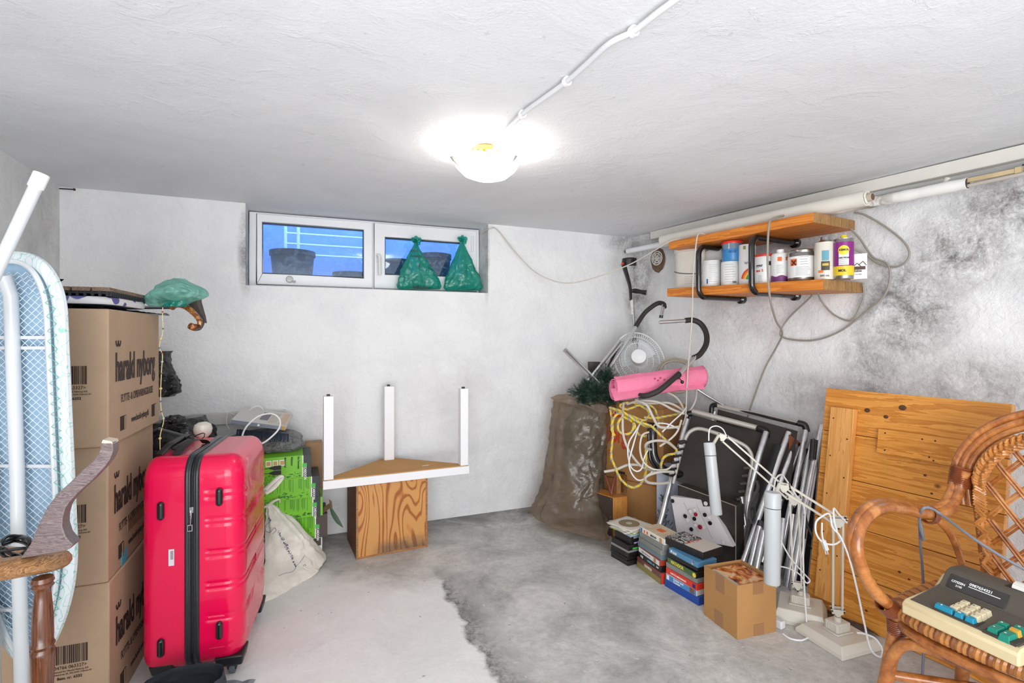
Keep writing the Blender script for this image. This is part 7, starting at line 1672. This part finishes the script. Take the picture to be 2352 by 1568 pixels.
# power adapter with cord at the floor behind the small carton
pa_ = F(1790, 1440); solo('power_plug', MB().box((-.016, -.02, 0), (.016, .03, .034), Matrix.Translation(pa_) @ Matrix.Rotation(R(30), 4, 'Z')), M_PVC, 'white plug lying on the floor beside the small carton', 'plug', bevel=.005)
wire('floor_cable', 'white cord on the floor between the carton and the nearer lamp base', [F(1798, 1455, .006), F(1815, 1466, .005), F(1840, 1470, .005), F(1856, 1464, .006)], .004, M_PVC)
c = F(1910, 1420)
def ps(a_, b_): x = c.x-.05+.16*a_; y = c.y-.06+.22*b_-.10*a_; return V((x, y, .008+.03*abs(noise.noise(V((x*15, y*15, 7))))))
solo('plastic_film', MB().grid(ps, 24, 24), film('smoky film', (120, 112, 106), clear=.45, rough=.15), 'smoky crumpled plastic film on the floor at the foot of the wooden board', 'sheet', sharp=20)

# ------------------------------------------------------------------ leaning pine table top with battens
M_PINE = wood('varnished pine boards', (184, 112, 34), (226, 156, 70), axis=0, scale=1.0, rough=.35, grain=.55, knots=.9, coat=.25)
M_PINEV = wood('pine batten', (196, 130, 58), (222, 162, 92), axis=2, scale=1.0, rough=.45, grain=.5, knots=.8)
BLp = F(1853, 1384); e = V((.482, -.876, 0)).normalized(); mm_ = V((-e.y, e.x, 0)); mm_ = -mm_ if mm_.x > 0 else mm_      # towards the room
mm_ = V((-.876, -.482, 0)).normalized()
TLp = P(1897, 890, 2.60); lean = (BLp-V((TLp.x, TLp.y, 0))).dot(mm_); hgt = TLp.z
upv = (V((0, 0, hgt))-mm_*lean); Hn = upv.length; upv.normalize(); nrm = e.cross(upv).normalized(); nrm = nrm if nrm.dot(mm_) > 0 else -nrm
MBD = Matrix(((e.x, -nrm.x, upv.x, BLp.x), (e.y, -nrm.y, upv.y, BLp.y), (e.z, -nrm.z, upv.z, BLp.z), (0, 0, 0, 1)))
bd = thing('pine_board', 'large varnished pine board panel leaning by the wall with battens screwed on', 'board', M=MBD)
WBd = .70; nb = 5
def wob_(k): return [0, .5, -.3, .4, -.2, .3][k % 6]*.001
for k in range(nb):
    z0_, z1_ = Hn*k/nb, Hn*(k+1)/nb
    part('plank', MB().box((wob_(k), wob_(k+2), z0_+.0012), (WBd+wob_(k+1), .036, z1_-.0012)), M_PINE, bd, bevel=.0025)
part('core', MB().box((.006, .006, .004), (WBd-.006, .034, Hn-.004)), simple('dark joint', (70, 40, 18), .9), bd)
def BP_(u, v):   # onto the board's front: local x and z
    dr = V(((u-1176)/FPX, 1, -(v-H0)/FPX)); o_ = V((0, 0, CAMH)); t_ = (BLp-o_).dot(nrm)/dr.dot(nrm); p_ = MBD.inverted() @ (o_+dr*t_); return p_.x, p_.z
tl_, bl_, tr_2 = BP_(1920, 935), BP_(1880, 1366), BP_(1975, 945); bw = tr_2[0]-tl_[0]
vx = (tl_[0]+bl_[0])/2-.004; bt = part('batten', MB().box((vx, -.034, bl_[1]), (vx+bw*.98, -.0005, tl_[1])), M_PINEV, bd, bevel=.002, label='upright batten screwed across the planks')
for k in range(10):
    f = (k+.4)/10; x = vx+(.018 if k % 2 else bw-.022); part('screw', MB().tube([(x, -.0348, bl_[1]+(tl_[1]-bl_[1])*f), (x, -.0335, bl_[1]+(tl_[1]-bl_[1])*f)], .0036, 10), simple('dark screw', (60, 40, 28), .5), bt)
x0_, z0_ = BP_(2023, 984); x1_, z1_ = BP_(2022, 1040)
bt = part('batten', MB().box((x0_, -.022, z1_), (WBd-.05, -.0005, z0_)), M_PINE, bd, bevel=.002, label='level batten under the top plank')
for k, (u, v) in enumerate(((2039, 995), (2038, 1034), (2124, 1009), (2154, 1013), (2140, 1050), (2150, 1058))):
    x, z = BP_(u, v); part('screw', MB().tube([(x, -.0228, z), (x, -.0215, z)], .0036, 10), simple('dark screw', (60, 40, 28), .5), bt)
for u, v, r_ in ((2073, 936, .012), (2035, 957, .008), (1992, 942, .010), (2125, 1091, .005), (2140, 1133, .004), (2066, 1313, .005), (1990, 1402, .005), (2088, 1330, .004)):
    x, z = BP_(u, v); part('knot', MB().lathe([(.001, 0), (r_, 0), (r_*.9, .0008), (.001, .0012)], 16, Matrix.Translation((x, -.0004, z)) @ Matrix.Rotation(R(90), 4, 'X'), sx=1.3), simple('knot brown', (84, 50, 26), .5, var=.3, vscale=80), bd)

# ------------------------------------------------------------------ rattan armchair
M_RAT = NT('honey rattan'); q = M_RAT; n1_ = q.noise(q.coord(), 9, 5, .65, .8); n2_ = q.noise(q.coord(), 60, 3, .6)
M_RAT = q.set(Base_Color=q.ramp(q.math('ADD', q.math('MULTIPLY', n1_, .8), q.math('MULTIPLY', n2_, .25)), [(.36, C(112, 60, 26)), (.52, C(168, 100, 46)), (.68, C(204, 140, 78))]), Roughness=.28, Coat_Weight=.45)
M_RATD = simple('dark rattan binding', (126, 62, 30), .3, coat=.5, var=.3, vscale=30); M_WEAVE = simple('woven cane', (190, 124, 60), .35, coat=.35, var=.35, vscale=24)
chA = F(2062, 1400, .43); chA = V((1.225, 1.655, 0)); 
se = V((.51, -.86, 0)).normalized(); sb = V((.86, .51, 0)).normalized()      # along the front edge, and towards the back
def RS(x, y, z=0): p_ = chA+se*x+sb*y; return V((p_.x, p_.y, z))
rc = thing('rattan_armchair', 'honey-brown rattan armchair with looped arms and a lattice back', 'chair', RS(.26, .24))
seat_o = [RS(-.005, .02), RS(.06, -.04), RS(.16, -.065), RS(.28, -.075), RS(.40, -.06), RS(.50, -.01), RS(.525, .06), RS(.515, .2), RS(.49, .36), RS(.46, .45), RS(.36, .475), RS(.24, .48), RS(.12, .47), RS(.04, .44), RS(.015, .34), RS(-.005, .2)]
so_ = cr(seat_o, 6, closed=True)
Z_ = .425
# woven rim: three strands braided round the seat
L0_ = [0]
for i in range(1, len(so_)+1): L0_.append(L0_[-1]+(so_[i % len(so_)]-so_[i-1]).length)
per = L0_[-1]
def along_ring(s_):
    s_ %= per; i = max(k for k in range(len(L0_)) if L0_[k] <= s_); i = min(i, len(so_)-1); f = (s_-L0_[i])/(L0_[i+1]-L0_[i]); a, b = so_[i], so_[(i+1) % len(so_)]
    t_ = (b-a).normalized(); n_ = V((t_.y, -t_.x, 0)); return a.lerp(b, f), (n_ if n_.dot(a-RS(.26, .2)) > 0 else -n_)
part('seat_rim', MB().tube([p+V((0, 0, Z_)) for p in so_], .016, 12, closed=True), M_WEAVE, rc, world=True)
g = MB(); g2 = MB(); N_ = int(per/.0135)
for k in range(N_):
    p0_, n0 = along_ring(k*per/N_); p1_, n1 = along_ring((k+.75)*per/N_)
    pts = []
    for j in range(7):
        a_ = R(-70+j*37); p_, nn_ = along_ring((k+.9*j/6)*per/N_); pts.append(p_+V((0, 0, Z_))+nn_*math.cos(a_)*.021+V((0, 0, math.sin(a_)*.021)))
    (g2 if k % 3 == 0 else g).tube(pts, .0078, 5, flat=.45)
part('rim_weave', g, M_WEAVE, rc, world=True); part('rim_weave', g2, simple('brown woven cane', (142, 82, 38), .35, coat=.35, var=.3, vscale=24), rc, world=True)
cs2 = sum(so_, V((0, 0, 0)))/len(so_)
g = MB(); g.grid(lambda u_, v_: (lambda p_: cs2.lerp(p_, v_)+V((0, 0, Z_+.006-.012*(1-v_))))(along_ring(u_*per)[0]), 64, 8, closeu=True); part('seat_weave', g, M_WEAVE, rc, world=True)
part('lower_ring', MB().tube([cs2.lerp(p, .985)+V((0, 0, .378)) for p in so_], .0165, 14, closed=True), M_RAT, rc, world=True)
def leg(p0_, p1_, r_=.021, nm='leg'): part(nm, MB().tube([p0_, p0_.lerp(p1_, .5)+V((0, 0, 0)), p1_], r_, 14), M_RAT, rc, world=True)
leg(RS(.0, .01, .42), RS(-.055, -.03, 0)); leg(RS(.52, .01, .42), RS(.56, -.03, 0)); leg(RS(.03, .44, .42), RS(-.01, .50, 0)); leg(RS(.47, .44, .42), RS(.50, .50, 0))
def bind(c, d_, r_, n_=7, w_=.006, nm='binding'):
    d_ = d_.normalized(); g_ = MB(); sd_ = d_.orthogonal().normalized(); up_ = d_.cross(sd_)
    for k in range(n_): cc = c+d_*(k-(n_-1)/2)*w_; g_.tube([cc+(sd_*math.cos(j/16*math.tau)+up_*math.sin(j/16*math.tau))*r_ for j in range(16)], w_*.56, 5, closed=True)
    part(nm, g_, M_RATD, rc, world=True)
bind(RS(-.008, .005, .365), V((.1, .05, -1)), .024, 8)
for a_, b_, mid in ((RS(-.03, -.015, .22), RS(.16, -.04, .365), RS(.03, -.03, .335)), (RS(.545, -.015, .22), RS(.36, -.04, .365), RS(.48, -.03, .335)), (RS(-.03, .0, .22), RS(.0, .19, .365), RS(-.015, .06, .335)), (RS(.01, .46, .22), RS(.0, .26, .365), RS(.0, .40, .335))):
    part('curved_brace', MB().tube([a_, mid, b_], .0165, 12, smooth=8), M_RAT, rc, world=True)
part('cross_brace', MB().tube([RS(-.03, 0, .20), RS(.24, .23, .21), RS(.49, .46, .2)], .015, 10), M_RAT, rc, world=True); part('cross_brace', MB().tube([RS(.54, 0, .185), RS(.24, .23, .18), RS(0, .46, .185)], .015, 10), M_RAT, rc, world=True)
bind(RS(.17, -.045, .372), se, .021, 10, .006); bind(RS(.36, -.045, .372), se, .021, 10, .006)
# back: everything in the plane through B0 along se
B0 = V((1.62, 1.90, 0)); 
def BKp(t_, z, off=0.0): return V((B0.x+se.x*t_, B0.y+se.y*t_, 0))+sb*(.10*(z-.42)+off-.02)+V((0, 0, z))
def arch(rx, ry, zc, tc=.30, n_=26): return [(tc-rx*math.cos(math.pi*k/n_), zc+ry*math.sin(math.pi*k/n_)) for k in range(n_+1)]
for k_, (rx, ry, r_) in enumerate(((.318, .285, .013), (.298, .262, .013), (.278, .240, .012))):
    ar = arch(rx, ry, .765); pts = [(.055-.01*k_+.0, .60), (.02+.012*k_, .68)] if False else [(ar[0][0]+.012, .68)]; pts2 = [(ar[-1][0]-.012, .68)]
    part('back_hoop', MB().tube([BKp(*p) for p in pts+ar+pts2], r_, 12), M_RAT, rc, world=True)
inner = arch(.238, .200, .765); 
stile_l = [(.10, .44), (.085, .55), (.068, .68)]; inner_path = stile_l+inner+[(.532, .68), (.515, .55), (.50, .44)]
part('inner_frame', MB().tube(cr([BKp(t_-.012 if t_ < .3 else t_+.012, z) for t_, z in inner_path], 2), .013, 10), M_RAT, rc, world=True)
bp_ = cr([BKp(t_, z, -.018) for t_, z in inner_path], 5); dl = [0]
for i in range(1, len(bp_)): dl.append(dl[-1]+(bp_[i]-bp_[i-1]).length)
frb = frames(bp_)
for k in range(3):
    pts = []
    for p_, (t_, u_, w_), l in zip(bp_, frb, dl):
        ph = l/.055*math.tau+k*math.tau/3; inpl = t_.cross(sb).normalized(); pts.append(p_+inpl*.016*math.sin(ph)-sb*.008*math.sin(2*ph))
    for q_ in (-.0045, .0045): part('braid_strand', MB().tube([p_+V((0, 0, q_)) for p_ in pts], .0062, 6), M_RATD if k == 3 else M_WEAVE, rc, world=True)
def inside(t_, z):
    if z < .765: return .085+(.765-z)*0.05 < t_ < .515 and z > .44
    return ((t_-.30)/.228)**2+((z-.765)/.192)**2 < 1
for s_ in (1, -1):
    for c_ in [x*.083 for x in range(-8, 16)]:
        pts = []
        for k in range(120):
            z = .44+.54*k/119; t_ = c_+s_*(z-.44)*.78+(.0 if s_ > 0 else .42)
            if inside(t_, z): pts.append((t_, z))
        if len(pts) > 6:
            for dq in (-.006, .006): part('lattice_cane', MB().tube([BKp(pts[0][0]+dq, pts[0][1], .004*s_), BKp(pts[-1][0]+dq, pts[-1][1], .004*s_)], .0046, 6), M_RAT, rc, world=True)
# arms: loop from the seat corner out and back up to the hoops
def armp(lst): return [P(*p) for p in lst]
arm = armp([(2085, 1420, 1.66), (2050, 1395, 1.64), (2010, 1358, 1.62), (1982, 1310, 1.61), (1968, 1255, 1.61), (1976, 1210, 1.63), (2000, 1178, 1.66), (2035, 1165, 1.71), (2080, 1168, 1.77), (2120, 1178, 1.81), (2150, 1180, 1.84), (2178, 1168, 1.86), (2196, 1140, 1.88), (2206, 1110, 1.89), (2218, 1080, 1.88)])
for k_, off in enumerate((V((0, 0, 0)), V((.010, .012, -.010)), V((-.006, .014, .012)))):
    part('arm_loop', MB().tube(cr([p_+off for p_ in arm], 6), .0185 if k_ == 0 else .015, 14), M_RAT, rc, world=True)
mir = [ (lambda p_: (lambda x_, y_: RS(.52-x_+.0, y_, p_.z))((p_-chA).dot(se), (p_-chA).dot(sb)))(p_) for p_ in arm ]
part('arm_loop', MB().tube(cr(mir, 6), .021, 14), M_RAT, rc, world=True)
bind(P(2040, 1392, 1.645), arm[1]-arm[2], .027, 8); bind(P(2135, 1182, 1.83), arm[9]-arm[8], .028, 4); bind(BKp(.006, .775), BKp(.012, .85)-BKp(.0, .70), .034, 11, .0065)
part('arm_brace', MB().tube(cr(armp([(2140, 1185, 1.84), (2165, 1205, 1.86), (2190, 1240, 1.88), (2212, 1300, 1.9)]), 6), .011, 10), M_RAT, rc, world=True)
# grey cord over the arm
wire('grey_cable', 'grey power cord draped over the chair arm behind the calculator', lp_([(2122, 1240, 1.86), (2112, 1200, 1.82), (2118, 1170, 1.76), (2135, 1166, 1.76), (2160, 1180, 1.76), (2220, 1225, 1.66), (2280, 1265, 1.60), (2340, 1300, 1.56), (2400, 1330, 1.54)]), .0045, simple('grey cord', (126, 128, 138), .45))
wire('grey_cable', 'grey cord hanging behind the calculator down to the floor', lp_([(2122, 1240, 1.86), (2112, 1190, 1.88), (2114, 1250, 1.88), (2120, 1330, 1.9), (2122, 1460, 1.9), (2118, 1568, 1.88)]), .0045, simple('grey cord dark', (110, 112, 122), .45))
cp_ = V((1.42, 1.62, 0)); tq = solo('clear_bag', MB().lathe([(.001, .002), (.045, .002), (.05, .02), (.05, .09), (.042, .11), (.001, .11)], 24, Matrix.Translation(cp_) ), film('grey clear bag', (160, 162, 164), clear=.4, rough=.15), 'clear crumpled bag on the floor under the rattan chair', 'bag')

# ------------------------------------------------------------------ printing desk calculator on the chair
cz = Z_+.0225
p1 = F(2070, 1410, cz); p2 = F(2336, 1536, cz); kx = (p2-p1).normalized(); CW_ = (p2-p1).length+.004
kx = kx
cl_ = thing('calculator', 'old beige and grey desk calculator with cream, blue and green keys on the rattan seat', 'calculator', p1, rzof(kx))
M_BEI = simple('beige case', (218, 200, 158), .45, coat=.1, bump=.05, bscale=300); M_CGR = simple('brown grey top', (88, 82, 72), .55, bump=.08, bscale=400)
D_ = .285
def loftprof(x0, x1, prof, ins=0):
    n_ = len(prof); vs2 = [(x0+ins, y, z) for y, z in prof]+[(x1-ins, y, z) for y, z in prof]; return MB().add(vs2, [tuple(range(n_)), tuple(reversed(range(n_, 2*n_)))]+[(i, (i+1) % n_, (i+1) % n_+n_, i+n_) for i in range(n_)])
part('case', loftprof(0, CW_, [(0, .004), (0, .036), (.014, .046), (.15, .058), (.19, .092), (D_, .098), (D_, .004)]), M_BEI, cl_, bevel=.005)
part('top_panel', loftprof(.012, CW_-.010, [(.020, .044), (.020, .0485), (.145, .0615), (.172, .085), (.192, .110), (.215, .116), (D_-.012, .112), (D_-.012, .09)]), M_CGR, cl_, bevel=.004)
# display
def slope(x, f, e=0.0): y0_, z0_, y1_, z1_ = .152, .068, .190, .108; n2 = V((0, -(z1_-z0_), (y1_-y0_))).normalized(); return V((x, y0_+(y1_-y0_)*f, z0_+(z1_-z0_)*f))+n2*e
part('display_window', MB().hexa([slope(.030, .10, .0), slope(.175, .10, .0), slope(.175, .92, .0), slope(.030, .92, .0), slope(.030, .10, .0012), slope(.175, .10, .0012), slope(.175, .92, .0012), slope(.030, .92, .0012)]), simple('dark display', (44, 42, 42), .25, coat=.5), cl_, bevel=.0005)
sdir = (slope(0, 1)-slope(0, 0)).normalized()
txt('0987654321', .0115, fm(slope(.082, .62, .0014), (1, 0, 0), sdir), WINK, cl_, sx=1.0, bold=.02); txt('CITIZEN', .0095, fm(slope(.038, .48, .0014), (1, 0, 0), sdir), WINK, cl_, bold=.03); txt('210S', .0085, fm(slope(.053, .28, .0014), (1, 0, 0), sdir), WINK, cl_, bold=.02)
part('white_rule', MB().hexa([slope(.082, .52, .0), slope(.160, .52, .0), slope(.160, .56, .0), slope(.082, .56, .0), slope(.082, .52, .0018), slope(.160, .52, .0018), slope(.160, .56, .0018), slope(.082, .56, .0018)]), WINK, cl_)
part('paper_well', MB().box((.150, .215, .100), (CW_-.012, .262, .1175)), simple('dark well', (34, 32, 30), .6), cl_)
part('paper_roll', MB().tube([(.165, .236, .118), (CW_-.012, .236, .118)], .021, 24, flat=.7), simple('white paper', (232, 232, 226), .8), cl_); part('yellow_stripe', MB().tube([(.166, .224, .1265), (CW_-.013, .224, .1265)], .0045, 10, flat=.5), simple('yellow stripe', (206, 158, 40), .5), cl_)
KC = simple('cream key', (226, 212, 178), .4); KB = simple('blue key', (30, 140, 172), .4); KG = simple('green key', (24, 136, 116), .4); KY = simple('yellow key', (214, 166, 62), .4)
def deckz(y): return .0485+(y-.02)/.125*.013
def key(x, y, w_, d_, m_, lab=None, h=.016):
    z = deckz(y); i_ = .0032
    o_ = part('key', MB().hexa([(x, y, z-.002), (x+w_, y, z-.002), (x+w_, y+d_, z-.002), (x, y+d_, z-.002), (x+i_, y+i_*1.2, z+h), (x+w_-i_, y+i_*1.2, z+h), (x+w_-i_, y+d_-i_*.6, z+h+.002), (x+i_, y+d_-i_*.6, z+h+.002)]), m_, cl_, bevel=.001)
    if lab: txt(lab, .008, fm((x+w_*.30, y+d_*.35, z+h+.0012), (1, 0, 0), (0, 1, .08)), WINK if m_ is not KC else GREYI, o_, bold=.02, world=False)
part('key_well', MB().box((.072, .021, .045), (.178, .114, .0535)), simple('well shade', (60, 56, 50), .7), cl_); part('key_well', MB().box((.196, .016, .045), (CW_-.014, .104, .0535)), simple('well shade', (60, 56, 50), .7), cl_)
for r_ in range(3):
    for c_ in range(3): key(.100+.0250*c_, .043+.0230*r_, .0232, .0215, KC, str(r_*3+c_+1))
key(.074, .022, .048, .0195, KB, '0'); key(.124, .022, .0235, .0195, KB, '00'); key(.150, .022, .0235, .0195, KB, '.')
gx0 = .202
key(gx0, .020, .026, .040, KG, '+'); key(gx0+.028, .014, .026, .040, KG, 'x'); key(gx0, .062, .026, .019, KG, 'R'); key(gx0+.028, .076, .032, .019, KG, 'C'); key(gx0+.028, .056, .026, .018, KY)
